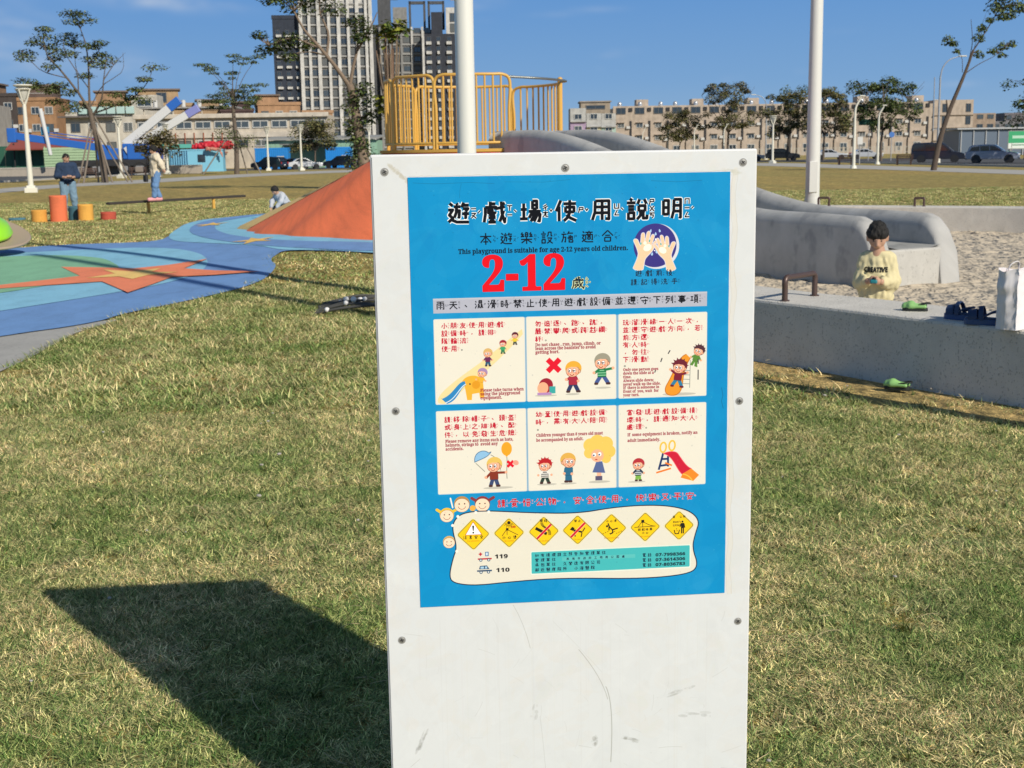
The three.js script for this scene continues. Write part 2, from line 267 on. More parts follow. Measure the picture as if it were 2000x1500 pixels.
// ---------------------------------------------------------------- buildings beyond the park
{
  const wallTex = mottle([0.9, 0.9, 0.9], 0.14, 0.05, 5, 44), wallM = (r, g, b) => std(rgb(r, g, b), 0.9, { map: repeatOf(wallTex, 0.12) });
  const paneM = [phys(rgb(0.03, 0.04, 0.05), 0.12, { clearcoat: 1 }), phys(rgb(0.06, 0.075, 0.085), 0.15, { clearcoat: 1 }), phys(rgb(0.12, 0.13, 0.13), 0.3)], frameM = std(rgb(0.5, 0.5, 0.48), 0.6), darkFrame = std(rgb(0.10, 0.10, 0.10), 0.6), white = wallM(0.68, 0.67, 0.64), acM = std(rgb(0.55, 0.55, 0.53), 0.6);
  const q = mulberry(303), unit = box(1, 1, 1);
  // one window: a frame on the wall and a pane set back in it; z is the wall's face
  function win(t, x, y, w, h, z, fm = frameM, m) {
    const o = new THREE.Group(); o.name = 'window'; t.add(o); o.position.set(x, y, z);
    const f = part('frame', winFrame(w, h), fm, o), p = part('pane', winPane(w, h), m ?? paneM[Math.floor(q() * 3)], o); return o;
  }
  const cache = new Map(), memo = (k, f) => { if (!cache.has(k)) cache.set(k, f()); return cache.get(k); };
  const winFrame = (w, h) => memo('f' + w + '_' + h, () => { const b = Math.min(0.14, w * 0.07), d = 0.16; return merge([box(w, b, d, 0, h / 2 - b / 2, 0), box(w, b, d, 0, -h / 2 + b / 2, 0), box(b, h - 2 * b, d, -w / 2 + b / 2, 0, 0), box(b, h - 2 * b, d, w / 2 - b / 2, 0, 0), box(b * 0.7, h - 2 * b, d * 0.8, 0, 0, 0)]); });
  const winPane = (w, h) => memo('p' + w + '_' + h, () => box(w * 0.98, h * 0.98, 0.05, 0, 0, 0.005));
  const building = (name, label, x, z, turn = 0, group) => thing(name, label, 'building', [x, 0, z], turn, group);
  const slab = (t, name, m, w, h, d, x, y, z) => part(name, metreUV(box(w, h, d, x, y, z)), m, t);

  { // white and grey apartment tower, left wing dark
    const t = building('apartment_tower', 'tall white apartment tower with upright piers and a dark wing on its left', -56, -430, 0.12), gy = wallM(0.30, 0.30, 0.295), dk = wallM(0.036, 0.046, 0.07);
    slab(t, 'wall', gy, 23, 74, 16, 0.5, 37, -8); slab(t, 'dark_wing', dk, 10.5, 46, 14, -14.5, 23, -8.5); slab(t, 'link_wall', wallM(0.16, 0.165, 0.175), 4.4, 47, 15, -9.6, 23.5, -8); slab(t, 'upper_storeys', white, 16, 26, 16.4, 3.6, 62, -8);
    const piers = [-10.6, -7.9, -4.9, -1.6, 1.5, 4.6, 7.6, 10.4, 11.9]; for (const [i, x] of piers.entries()) part('pier', metreUV(rbox(i % 2 ? 0.9 : 1.15, i < 2 ? 52 : 75, 1.3, 0.05, x, i < 2 ? 26 : 37.5, 0.5)), white, t);
    for (let f = 0; f < 15; f++) { const y = 5.4 + f * 3.3; part('floor_slab', box(22, 0.5, 0.7, 0.6, y - 1.3, 0.25), wallM(0.42, 0.42, 0.41), t); for (let i = 0; i < 8; i++) { const x = (piers[i] + piers[i + 1]) / 2, w = Math.min(2.0, piers[i + 1] - piers[i] - 1.0); if (w > 0.6) win(t, x, y + 0.2, +w.toFixed(1), 1.9, 0.12, darkFrame); } if (y < 43) for (const x of [-18.2, -15.2, -12.2]) { win(t, x, y, 1.3, 1.4, -1.42, darkFrame, paneM[0]); part('window_ledge', box(1.7, 0.75, 0.9, x + 0.35, y - 1.25, -1.2), white, t); } }
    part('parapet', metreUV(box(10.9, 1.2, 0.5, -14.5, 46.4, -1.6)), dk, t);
  }
  { // second tower: grey grid with crowns
    const t = building('apartment_tower', 'grey apartment tower with framed roof crowns behind the railing', -38, -475, 0.08), gy = wallM(0.29, 0.29, 0.285), dk = wallM(0.10, 0.105, 0.115);
    slab(t, 'wall', gy, 19, 46, 15, 2, 23, -7.5); slab(t, 'side_wall', dk, 9, 48, 14, -9, 24, -8); slab(t, 'roof_crown', dk, 4.6, 11, 6, -5.6, 52, -4); slab(t, 'roof_crown', gy, 5, 8, 8, 0, 50, -5); for (const x of [3.6, 10.4]) part('crown_frame', metreUV(merge([box(0.8, 10, 1.2, x, 51, -0.5), box(6, 1, 1.2, x + 2.6, 55.4, -0.5), box(0.8, 10, 1.2, x + 5.2, 51, -0.5)])), dk, t); part('crown_top', metreUV(box(4, 1, 5, -2.6, 57.6, -4)), white, t);
    const px = [-7.4, -3.6, 0.2, 4, 7.8, 11.5]; for (const x of px) part('pier', metreUV(rbox(0.7, 47, 1.1, 0.05, x, 23.5, 0.4)), x > 3 && x < 8 ? white : gy, t);
    for (let f = 0; f < 13; f++) { const y = 6 + f * 3.3; part('floor_slab', box(19, 0.6, 0.6, 2, y - 1.4, 0.2), wallM(0.40, 0.40, 0.39), t); for (let i = 0; i < 5; i++) win(t, (px[i] + px[i + 1]) / 2, y + 0.15, 2.4, 1.8, 0.1, darkFrame); }
  }
  { // third tower: charcoal with white balcony boxes
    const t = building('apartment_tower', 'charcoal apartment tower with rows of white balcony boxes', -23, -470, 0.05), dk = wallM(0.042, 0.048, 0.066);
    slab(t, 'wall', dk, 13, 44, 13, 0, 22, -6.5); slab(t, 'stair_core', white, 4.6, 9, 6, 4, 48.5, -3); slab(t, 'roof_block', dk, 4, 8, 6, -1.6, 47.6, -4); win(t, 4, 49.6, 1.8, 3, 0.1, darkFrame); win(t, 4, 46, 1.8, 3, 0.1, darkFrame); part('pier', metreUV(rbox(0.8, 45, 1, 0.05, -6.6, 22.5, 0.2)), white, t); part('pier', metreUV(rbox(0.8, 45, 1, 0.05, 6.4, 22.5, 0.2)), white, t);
    for (let f = 0; f < 12; f++) { const y = 5.4 + f * 3.3; for (const [i, x] of [-4.6, -1.2, 2.6].entries()) { win(t, x, y + 0.6, 1.5, 1.5, 0.08, darkFrame, paneM[0]); part('balcony_box', rbox(i === 1 ? 0.9 : 1.9, 1.1, 0.9, 0.06, x, y - 0.9, 0.4), white, t); } }
  }
  { // long beige block of flats
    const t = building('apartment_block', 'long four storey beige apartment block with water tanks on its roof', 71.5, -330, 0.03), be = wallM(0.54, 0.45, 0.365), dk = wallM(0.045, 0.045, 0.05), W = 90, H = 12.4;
    slab(t, 'wall', be, W, H, 12, 0, H / 2, -6); slab(t, 'end_wall', be, 10, H + 0.8, 12.6, 41.5, (H + 0.8) / 2, -5.9); const cols = 17, sp = 4.72;
    for (let i = 0; i < cols; i++) {
      const x = -43 + i * sp; for (let f = 0; f < 4; f++) { const y = 1.9 + f * 3.1; win(t, x, y + (f === 3 ? 0.5 : 0), f === 3 ? 2.4 : f === 0 ? 1.9 : 1.7, f === 3 ? 1.6 : f === 0 ? 2.2 : 1.15, 0.06, f === 3 ? darkFrame : frameM, f === 3 ? paneM[0] : undefined); if (f === 1 || f === 2) { part('awning', box(1.9, 0.12, 0.7, x, y + 0.75, 0.3).rotateX(0), be, t); part('air_conditioner', rbox(0.9, 0.65, 0.45, 0.03, x + 1.75, y - 0.5 + (i % 2) * 0.4, 0.3), acM, t); } }
      part('recess_shade_strip', box(0.5, 5.6, 0.3, x + 2.45, 6.4, 0.02), dk, t); part('pilaster', metreUV(box(1.1, 4.0, 0.5, x - 1.9, 2.0, 0.2)), be, t); part('roof_tank', [cyl(0.55, 0.55, 1.1, x + (i % 3) * 0.5, H, -3, 12), ball(0.56, x + (i % 3) * 0.5, H + 1.1, -3, 12, 6)], std(rgb(0.62, 0.63, 0.64), 0.3, { metalness: 0.6 }), t); if (i % 3 === 1) part('roof_house', metreUV(box(3, 2.2, 4, x + 1.2, H + 1.1, -6)), be, t);  // upright near-black strip on the wall paints in a recess's shade
      part('roof_gap_shade', box(0.9, 0.9, 0.5, x + 2.4, H - 0.42, 0.02), dk, t);  // near-black block on the wall top, a gap's shade put in as colour
    }
    for (const x of [39.2, 45.2]) for (let f = 0; f < 4; f++) win(t, x, 1.9 + f * 3.1, 1.3, 2.1, 0.42, darkFrame, paneM[0]); for (let f = 1; f < 4; f++) part('ledge', box(10.2, 0.16, 0.5, 41.5, f * 3.15, 0.5), wallM(0.46, 0.38, 0.3), t);
    part('parapet', metreUV(box(W - 10, 0.5, 0.4, -5, H + 0.25, -0.2)), be, t);
  }
  { // fence and hedge in front of the beige block
    const t = thing('street_fence', 'low pale fence of slats in front of the beige block', 'fence', [72, 0, -318]), fm = std(rgb(0.42, 0.38, 0.32), 0.8); part('rail', [box(88, 0.12, 0.08, 0, 1.7, 0), box(88, 0.12, 0.08, 0, 0.5, 0)], fm, t); for (let i = 0; i < 89; i++) part('slat', box(0.5, 1.9, 0.05, -44 + i, 1.0, 0.06), fm, t);
  }
  { // pastel terraces
    for (const [x, w, h, c, l] of [[16.2, 3.6, 11.6, [0.48, 0.36, 0.52], 'narrow lilac house beside the yellow railing'], [19.8, 3.4, 10.4, [0.60, 0.55, 0.36], 'narrow pale yellow house between the lilac and the mint one'], [23.2, 3.3, 10.3, [0.42, 0.56, 0.50], 'narrow mint green house next to the beige block']]) { const t = building('terraced_house', l, x, -300, 0, 'pastel terraced houses'); slab(t, 'wall', wallM(...c), w, h - 3, 9, 0, (h - 3) / 2, -4.5); slab(t, 'upper_wall', wallM(0.55, 0.55, 0.53), w, 3, 9, 0, h - 1.5, -4.5); for (let f = 0; f < 4; f++) win(t, 0, 1.6 + f * 2.7, w * 0.5, 1.3, 0.06, frameM, f === 3 ? paneM[0] : undefined); part('eaves', box(w, 0.25, 0.6, 0, h - 3, 0.2), wallM(0.5, 0.5, 0.48), t); }
    const t = building('roof_house', 'tan rooftop house with a dark slot window above the pastel terraces', 21, -312, 0); slab(t, 'wall', wallM(0.40, 0.33, 0.25), 7, 13.4, 8, 0, 6.7, -4); win(t, 0, 12.2, 4.6, 0.9, 0.06, darkFrame, paneM[0]); part('roof', metreUV(box(7.6, 0.3, 8.6, 0, 13.5, -4)), wallM(0.36, 0.31, 0.26), t);
  }
  // brown houses on the left
  const house = (label, x, z, w, h, d, c, o = {}) => {
    const t = building('brick_house', label, x, z, o.turn ?? 0.25, 'brown houses behind the yard'), m = wallM(...c); slab(t, 'wall', m, w, h, d, 0, h / 2, -d / 2); part('parapet', metreUV(merge([box(w + 0.3, 0.6, 0.3, 0, h + 0.3, 0), box(0.3, 0.6, d, -w / 2, h + 0.3, -d / 2), box(0.3, 0.6, d, w / 2, h + 0.3, -d / 2)])), m, t); if (o.pent) { slab(t, 'roof_house', o.pentC ? wallM(...o.pentC) : m, w * o.pent, o.pentH ?? 2.6, d * 0.6, o.pentX ?? 0, h + (o.pentH ?? 2.6) / 2, -d * 0.4); part('roof', metreUV(box(w * o.pent + 0.8, 0.3, d * 0.6 + 0.8, o.pentX ?? 0, h + (o.pentH ?? 2.6) + 0.15, -d * 0.4)), wallM(0.22, 0.17, 0.14), t); if (o.slot) win(t, (o.pentX ?? 0) + w * 0.05, h + (o.pentH ?? 2.6) * 0.55, 1.9, 1.9, -d * 0.1 + 0.06, darkFrame, paneM[0]); }
    const cols = Math.max(1, Math.round(w / 2.7)), fl = Math.floor((h - 1.2) / 3); for (let f = 0; f < fl; f++) for (let i = 0; i < cols; i++) { win(t, -w / 2 + w * (i + 0.5) / cols, h - 1.7 - f * 3, 1.4, 1.3, 0.06, (i + f) % 3 ? frameM : darkFrame); if ((i + f) % 2) part('air_conditioner', rbox(0.8, 0.6, 0.4, 0.03, -w / 2 + w * (i + 0.5) / cols + 1.1, h - 2.2 - f * 3, 0.25), acM, t); }
    if (o.rail) part('roof_rail', tube([V(-w / 2, h + 1.3, 0), V(w / 2, h + 1.3, 0)], 0.05, 4, 6), white, t);
    return t;
  };
  house('house with its shaded side painted in as dark brown and a flat canopy roof at the far left', -91.5, -232, 9, 13, 12, [0.075, 0.06, 0.055], { pent: 0.5, pentX: -1.6, pentH: 2.2, pentC: [0.34, 0.21, 0.13], turn: 0.1 }); house('orange brick gable wall house behind the dark one', -84.0, -233, 7, 12.2, 11, [0.42, 0.24, 0.125], { pent: 0.8, pentH: 2.6, pentC: [0.16, 0.11, 0.09], turn: 0.1, rail: 1 }); house('orange brown house behind the flame tree trunk', -75.5, -246, 9, 12.0, 10, [0.40, 0.25, 0.14], { pent: 0.6, pentH: 2.2, pentX: 1 });  // first house: its unlit side is painted into the near-black wall colour
  house('wide tan house with a stepped roof and a dark slot window', -66, -250, 12, 11.6, 10, [0.45, 0.31, 0.175], { pent: 0.62, pentH: 3.0, pentX: -0.5, slot: 1 }); house('tan brick house with washing poles above the white works building', -56.6, -248, 8, 10.6, 9, [0.42, 0.29, 0.17], { pent: 0.5, pentH: 1.8 }); house('dark red brick house between the tan houses', -50.6, -245, 6, 10.2, 9, [0.10, 0.06, 0.058], { pent: 0.5, pentH: 1.6, pentX: 1 }); house('orange brick house left of the tall tower', -43.6, -250, 8, 11.4, 9, [0.46, 0.27, 0.15], { pent: 0.5, pentH: 1.8, pentX: -2 });
  house('small orange house at the foot of the tall tower', -38, -262, 6, 10.2, 8, [0.44, 0.27, 0.16], {});
  { // shuttered shop house at the left edge
    const t = building('shop_house', 'pale shop house with balconies and a white sign strip at the left edge', -79.5, -196, 0.15), m = wallM(0.44, 0.41, 0.37); slab(t, 'wall', m, 6, 10, 9, 0, 5, -4.5); for (let f = 0; f < 3; f++) { win(t, 0.6, 2.2 + f * 3, 3.2, 1.5, 0.06, darkFrame, paneM[0]); part('balcony', metreUV(box(4.4, 0.9, 1.1, 0.6, 0.9 + f * 3, 0.55)), wallM(0.5, 0.46, 0.41), t); } const sg = part('sign_strip', rbox(1.5, 5, 0.2, 0.03, -2.1, 6.4, 0.15), std(rgb(0.75, 0.74, 0.74), 0.6), t); part('sign_mark', box(0.9, 0.5, 0.04, -2.1, 5.2, 0.27), std(rgb(0.6, 0.06, 0.03), 0.6), sg); part('canopy', metreUV(box(4.6, 0.16, 2.6, 0.3, 10.9, -0.6)), white, t); for (const x of [-1.8, 2.4]) part('canopy_post', cyl(0.07, 0.07, 1.0, x, 10, 0.4, 8), white, t);
  }
  { // white works building: long band windows, red pipes
    const t = building('works_building', 'long cream works building with band windows and rust red pipes', -43.5, -206, 0.04), m = wallM(0.62, 0.55, 0.45), W = 30; slab(t, 'wall', m, W, 8.2, 12, 0, 4.1, -6); part('cornice', metreUV(rbox(W + 0.5, 0.7, 0.9, 0.1, 0, 8.15, 0.3)), wallM(0.68, 0.61, 0.51), t); part('band', metreUV(box(W, 0.8, 0.35, 0, 5.2, 0.15)), wallM(0.66, 0.59, 0.50), t);
    for (let i = 0; i < 10; i++) { const x = -13.4 + i * 2.98; win(t, x, 6.8, 2.5, 1.15, 0.08, frameM, paneM[1]); win(t, x, 3.9, 1.9, 1.1, 0.08, i % 3 ? darkFrame : frameM); } for (let i = 0; i < 6; i++) part('pipe', bar(V(-8.8 + i * 1.45, 2.4, 0.35), V(-8.8 + i * 1.45, 5.6, 0.35), 0.1), wallM(0.36, 0.12, 0.07), t); part('pipe', bar(V(-9.6, 2.5, 0.35), V(-0.8, 2.5, 0.35), 0.1), wallM(0.4, 0.16, 0.1), t); part('roof_deck', metreUV(box(15, 0.22, 8, -6.6, 9.5, -3)), wallM(0.40, 0.39, 0.38), t); for (const x of [-13.5, -9, -4.5, 0.4]) part('deck_post', cyl(0.1, 0.1, 1.1, x, 8.3, 0.4, 8), m, t); for (const x of [-12.4, -8, -5.5, -2]) part('roof_tank', cyl(0.35, 0.35, 1.2, x, 9.6, -3, 14), white, t);
  }
  { // white house with green awnings, half behind the flame tree
    const t = building('white_house', 'white house with pale green awnings behind the flame tree', -64.6, -214, 0.1), m = wallM(0.60, 0.56, 0.48); slab(t, 'wall', m, 15, 9.4, 10, 0, 4.7, -5); slab(t, 'roof_house', m, 4.2, 2.6, 6, 5.2, 10.7, -3); win(t, 5.2, 10.7, 2.4, 1.2, 0.06, frameM, paneM[0]); for (let i = 0; i < 5; i++) for (const y of [6.9, 3.8]) win(t, -6 + i * 2.8, y, 1.5, 1.5, 0.06, i % 2 ? frameM : darkFrame); for (let i = 0; i < 6; i++) part('awning', rbox(1.3, 1.2, 0.9, 0.1, -4.6 + i * 1.5, 9.6, 0.2), std(rgb(0.40, 0.55, 0.52), 0.5), t); part('roller_door', metreUV(box(4, 2.6, 0.12, -3, 1.4, 0.08)), std(rgb(0.3, 0.32, 0.33), 0.6), t); part('eaves', metreUV(box(9, 0.25, 1.2, -4, 8.6, 0.6)), wallM(0.16, 0.14, 0.13), t);
  }
  { // green sheds
    const gm = std(rgb(0.25, 0.42, 0.31), 0.7); const t = building('green_shed', 'pale green metal shed behind the parked cars', -27.5, -192, 0); for (let i = 0; i < 22; i++) part('wall_sheet', rbox(0.72, 4.0, 0.12, 0.03, -7.9 + i * 0.74, 2.0, 0), gm, t); slab(t, 'wall', gm, 16.4, 3.9, 8, 0, 1.95, -4.2); part('roof', metreUV(box(17, 0.25, 9, 0, 4.2, -4).rotateX(0.05)), std(rgb(0.30, 0.30, 0.28), 0.7), t); part('shade_roof', metreUV(box(8, 0.16, 4, -1.5, 3.4, 2)), std(rgb(0.2, 0.2, 0.19), 0.7), t); for (const x of [-5, 2]) part('post', cyl(0.08, 0.08, 3.4, x, 0, 3.6, 8), gm, t);
    const cont = (name, label, x, z, w, h, d, c, turn, o = {}) => { const k = thing(name, label, 'container', [x, 0, z], turn, 'blue cabins in the yard'), m = std(rgb(...c), 0.55), n = Math.round(w / 0.28); part('wall', box(w, h, d, 0, h / 2, 0), m, k); for (let i = 0; i < n; i++) if (!o.plain || i < n * 0.34) part('rib', box(0.13, h - 0.3, 0.05, -w / 2 + 0.14 + i * w / n, h / 2, d / 2 + 0.03), o.rib ?? m, k); part('frame', [box(w + 0.1, 0.16, d + 0.1, 0, h - 0.08, 0), box(w + 0.1, 0.16, d + 0.1, 0, 0.08, 0)], m, k); if (o.window) part('window', box(0.9, 0.9, 0.08, w * 0.1, h * 0.6, d / 2 + 0.03), paneM[0], k); if (o.door) part('poster', box(1, 0.9, 0.05, w * 0.28, h * 0.45, d / 2 + 0.04), std(rgb(0.6, 0.55, 0.45), 0.7), k); return k; };
    cont('container', 'sky blue site container with a red tarpaulin on its roof', -38.2, -160, 6.4, 2.7, 2.6, [0.20, 0.50, 0.66], 0.1, { plain: 1, rib: std(rgb(0.03, 0.12, 0.24), 0.6), window: 1 }); cont('container', 'bright blue cabin behind the black car', -33.3, -184, 4.6, 2.9, 2.4, [0.02, 0.24, 0.62], 0, { door: 1 }); cont('container', 'bright blue cabin beside the navy car', -24.3, -187, 3.6, 2.9, 2.4, [0.015, 0.25, 0.68], 0, { door: 1 });
    const tarp = thing('tarpaulin', 'red tarpaulin heaped on the sky blue container', 'tarpaulin', [-36.2, 2.72, -159.6], 0.1); part('sheet', meshOf([bone([-2.2, 0.25, 0], [-0.6, 0.4, 0], 0.35, 0.5), bone([-0.4, 0.4, 0], [2.0, 0.42, 0], 0.5, 0.48)], 0.2, 0.07, folds(0.12, 2.2, 6)), std(rgb(0.50, 0.015, 0.03), 0.6), tarp); part('loose_end', meshOf([bone([-0.5, 0.0, 1.35], [1.0, -0.1, 1.5], 0.25, 0.18), bone([1.0, -0.1, 1.5], [1.3, -0.9, 1.5], 0.16, 0.1)], 0.1, 0.06, folds(0.08, 3, 8)), std(rgb(0.5, 0.22, 0.16), 0.8), tarp);
    const teal = building('site_office', 'low teal roofed office behind the sky blue container', -41.5, -170, 0.1); slab(teal, 'wall', std(rgb(0.05, 0.12, 0.09), 0.7), 6, 2.9, 3, 0, 1.45, 0); part('roof', metreUV(box(6.6, 0.5, 3.6, 0, 3.2, 0)), std(rgb(0.10, 0.42, 0.34), 0.6), teal); part('door', box(0.9, 2.1, 0.08, -1.4, 1.05, 1.54), std(rgb(0.02, 0.03, 0.03), 0.7), teal);
  }
  { // low wall of the yard, green hoarding
    const t = thing('yard_wall', 'long low pale wall between the street and the yard', 'wall', [-45, 0, -140]); part('coping', metreUV(rbox(24, 0.14, 0.4, 0.03, 0, 0.86, 0)), concrete(0.5, 0.46, 0.4), t); part('face', metreUV(box(24, 0.8, 0.3, 0, 0.4, 0)), concrete(0.42, 0.37, 0.31), t);
    const h = thing('site_hoarding', 'dark green sheet hoarding at the left edge', 'hoarding', [-57.2, 0, -148], 0.1), gm = std(rgb(0.02, 0.10, 0.06), 0.6); for (let i = 0; i < 16; i++) part('sheet', rbox(0.74, 3.3, 0.1, 0.02, -5.7 + i * 0.76, 1.65, (i % 2) * 0.04), gm, h); part('post', [cyl(0.06, 0.06, 3.5, -5.8, 0, -0.15, 8), cyl(0.06, 0.06, 3.5, 5.8, 0, -0.15, 8)], gm, h);
    const g2 = thing('site_hoarding', 'pale green sheet fence behind the man', 'hoarding', [-48, 0, -145], 0.12), g3 = std(rgb(0.36, 0.50, 0.30), 0.7); for (let i = 0; i < 9; i++) part('sheet', rbox(7.2, 0.26, 0.08, 0.02, 0, 0.5 + i * 0.3, (i % 2) * 0.03), g3, g2); part('post', [cyl(0.06, 0.06, 3.2, -3.5, 0, -0.12, 8), cyl(0.06, 0.06, 3.2, 0, 0, -0.12, 8), cyl(0.06, 0.06, 3.2, 3.5, 0, -0.12, 8)], g3, g2);
  }
  { // crane lorries
    const blue = phys(rgb(0.02, 0.12, 0.45), 0.4, { clearcoat: 0.5 }), wht = phys(rgb(0.62, 0.62, 0.6), 0.4), dk = std(rgb(0.02, 0.02, 0.022), 0.6), tyre = std(rgb(0.02, 0.02, 0.02), 0.85), hub = std(rgb(0.25, 0.25, 0.25), 0.5);
    const wheels = (t, xs, z, r) => { for (const x of xs) for (const s of [-1, 1]) { const w = part('wheel', new THREE.TorusGeometry(r - 0.14, 0.15, 10, 26).translate(x, r, s * z), tyre, t); part('hub', new THREE.CylinderGeometry(r - 0.2, r - 0.2, 0.16, 18).rotateX(Math.PI / 2).translate(x, r, s * z), hub, w); } };
    const c1 = thing('mobile_crane', 'blue mobile crane with its boom lowered to the left behind the flame tree', 'crane', [-44, 0, -139], 0.1); part('chassis', rbox(9, 0.7, 2.4, 0.08, 1.5, 1.25, 0), dk, c1); wheels(c1, [-1.5, 0.2, 3.0, 4.7], 1.1, 0.72); part('cab', rbox(2.4, 1.7, 2.3, 0.15, 4.6, 2.4, 0), blue, c1); part('cab_window', box(1.3, 0.7, 0.06, 4.9, 2.7, 1.17), dk, c1); part('engine_box', rbox(2.2, 1.2, 2.2, 0.1, 1.4, 2.2, 0), blue, c1);
    const bA = V(1.6, 2.7, 0.4), bB = V(-8.5, 4.3, 0.4), bd = bB.clone().sub(bA), bl = bd.length(), bg = rbox(bl, 0.75, 0.7, 0.05); bg.rotateZ(Math.atan2(bd.y, bd.x)); bg.translate((bA.x + bB.x) / 2, (bA.y + bB.y) / 2, 0.4); part('boom', bg, blue, c1); part('boom_head', rbox(0.9, 1.5, 0.9, 0.1, -8.4, 4.3, 0.4), blue, c1); part('winch', rbox(0.8, 0.9, 0.6, 0.1, -5.0, 4.7, 0.4), phys(rgb(0.05, 0.25, 0.40), 0.4), c1); part('ladder', [bar(V(-5, 4.3, 0.8), V(0.8, 3.5, 0.8), 0.05), bar(V(-5, 4.6, 0.8), V(0.8, 3.8, 0.8), 0.05)], blue, c1); part('jib', bar(V(-4.5, 2.2, 0.9), V(-5.2, 7.0, 0.9), 0.2, 0.23, 8), wht, c1);
    const rf = thing('red_roof_shelter', 'rust red roofed shelter under the blue boom', 'shelter', [-52, 0, -149], 0.1); part('roof', metreUV(box(9, 0.16, 4, 0, 3.6, 0).rotateX(0.28)), std(rgb(0.28, 0.07, 0.05), 0.7), rf); for (const x of [-4, 0, 4]) part('post', cyl(0.09, 0.09, 3.6, x, 0, 1.4, 8), dk, rf); part('back_wall', box(9, 2.8, 0.1, 0, 1.4, -1.6), std(rgb(0.03, 0.035, 0.04), 0.8), rf);
    const c2 = thing('mobile_crane', 'crane with two white booms raised to the right beside the sky blue container', 'crane', [-42.6, 0, -150], 0.08); part('chassis', rbox(7, 0.7, 2.4, 0.08, -1, 1.25, 0), dk, c2); wheels(c2, [-3.6, -1.9, 0.6, 2.2], 1.1, 0.72); part('cab', rbox(2.0, 1.8, 2.2, 0.15, -0.6, 2.5, 0), blue, c2); part('engine_box', rbox(2.0, 1.3, 2.2, 0.1, 1.6, 2.2, 0), phys(rgb(0.06, 0.07, 0.42), 0.4), c2); part('panel', box(1.2, 0.9, 0.06, 0.7, 2.6, 1.14), wht, c2);
    const boom = (a, b, w, tip) => { const d = b.clone().sub(a), l = d.length(), g = rbox(l, w, 0.6, 0.05); g.rotateZ(Math.atan2(d.y, d.x)); g.translate((a.x + b.x) / 2, (a.y + b.y) / 2, a.z); part('boom', g, wht, c2); const h = rbox(1.6, w * 1.05, 0.66, 0.08); h.rotateZ(Math.atan2(d.y, d.x)); h.translate(b.x, b.y, a.z); part('boom_tip', h, tip, c2); }; boom(V(-1.2, 2.5, 1.0), V(6.6, 6.9, 1.0), 0.85, phys(rgb(0.22, 0.24, 0.52), 0.4)); boom(V(-1.6, 3.3, -0.6), V(4.3, 7.8, -0.6), 0.95, blue); part('ram', bar(V(0.6, 2.6, 0.3), V(2.6, 5.0, 0.3), 0.16), std(rgb(0.2, 0.2, 0.24), 0.4, { metalness: 0.5 }), c2);
  }
  // right: far blocks, glasshouse shed, green billboard, road signs
  for (const [x, z, w, h, c, l] of [[152, -420, 10, 12, [0.40, 0.31, 0.24], 'small beige block beyond the end of the long block'], [163, -425, 12, 9.5, [0.22, 0.22, 0.24], 'low grey block in the far distance beside the end tree'], [172, -440, 9, 12.5, [0.20, 0.19, 0.21], 'dark far tower block behind the end tree'], [181, -440, 10, 10, [0.34, 0.3, 0.27], 'pale far block at the right edge']]) { const t = building('far_block', l, x, z, 0, 'far blocks on the right'); slab(t, 'wall', wallM(...c), w, h, 8, 0, h / 2, -4); for (let f = 0; f < Math.floor(h / 3); f++) for (let i = 0; i < 3; i++) win(t, -w / 3 + i * w / 3, 1.9 + f * 3, w * 0.2, 1.4, 0.06, darkFrame); }
  { const t = thing('glass_shed', 'blue grey sheet metal shed beside the green billboard', 'shed', [83, 0, -215], 0), m = std(rgb(0.12, 0.16, 0.22), 0.4); slab(t, 'wall', m, 17, 4.2, 8, 0, 2.1, -4); part('roof', metreUV(box(18, 0.25, 9, 0, 4.4, -4)), std(rgb(0.42, 0.44, 0.46), 0.5), t); for (let i = 0; i < 9; i++) part('column', box(0.14, 4.2, 0.14, -8.2 + i * 2.05, 2.1, 0.1), std(rgb(0.4, 0.42, 0.44), 0.5), t);
    const b = thing('billboard', 'green and white billboard behind the silver car', 'billboard', [80.6, 0, -200], -0.2); const c = canvasOf(256, 160), g = c.getContext('2d'); g.fillStyle = '#3fae78'; g.fillRect(0, 0, 256, 160); g.fillStyle = '#bfe6cf'; g.fillRect(20, 40, 216, 26); g.fillStyle = '#e9f2ec'; g.fillRect(0, 110, 256, 50); g.fillStyle = '#2a7a55'; g.fillRect(20, 124, 150, 8); const tx = new THREE.CanvasTexture(c); tx.colorSpace = THREE.SRGBColorSpace; part('panel', new THREE.PlaneGeometry(7, 2.6).translate(0, 2.4, 0.08), std(0xffffff, 0.6, { map: tx }), b); part('backing', box(7.2, 2.8, 0.12, 0, 2.4, 0), std(rgb(0.3, 0.3, 0.3), 0.6), b); part('post', [cyl(0.1, 0.1, 2, -3, 0, 0, 8), cyl(0.1, 0.1, 2, 3, 0, 0, 8)], std(rgb(0.3, 0.3, 0.3), 0.6), b);
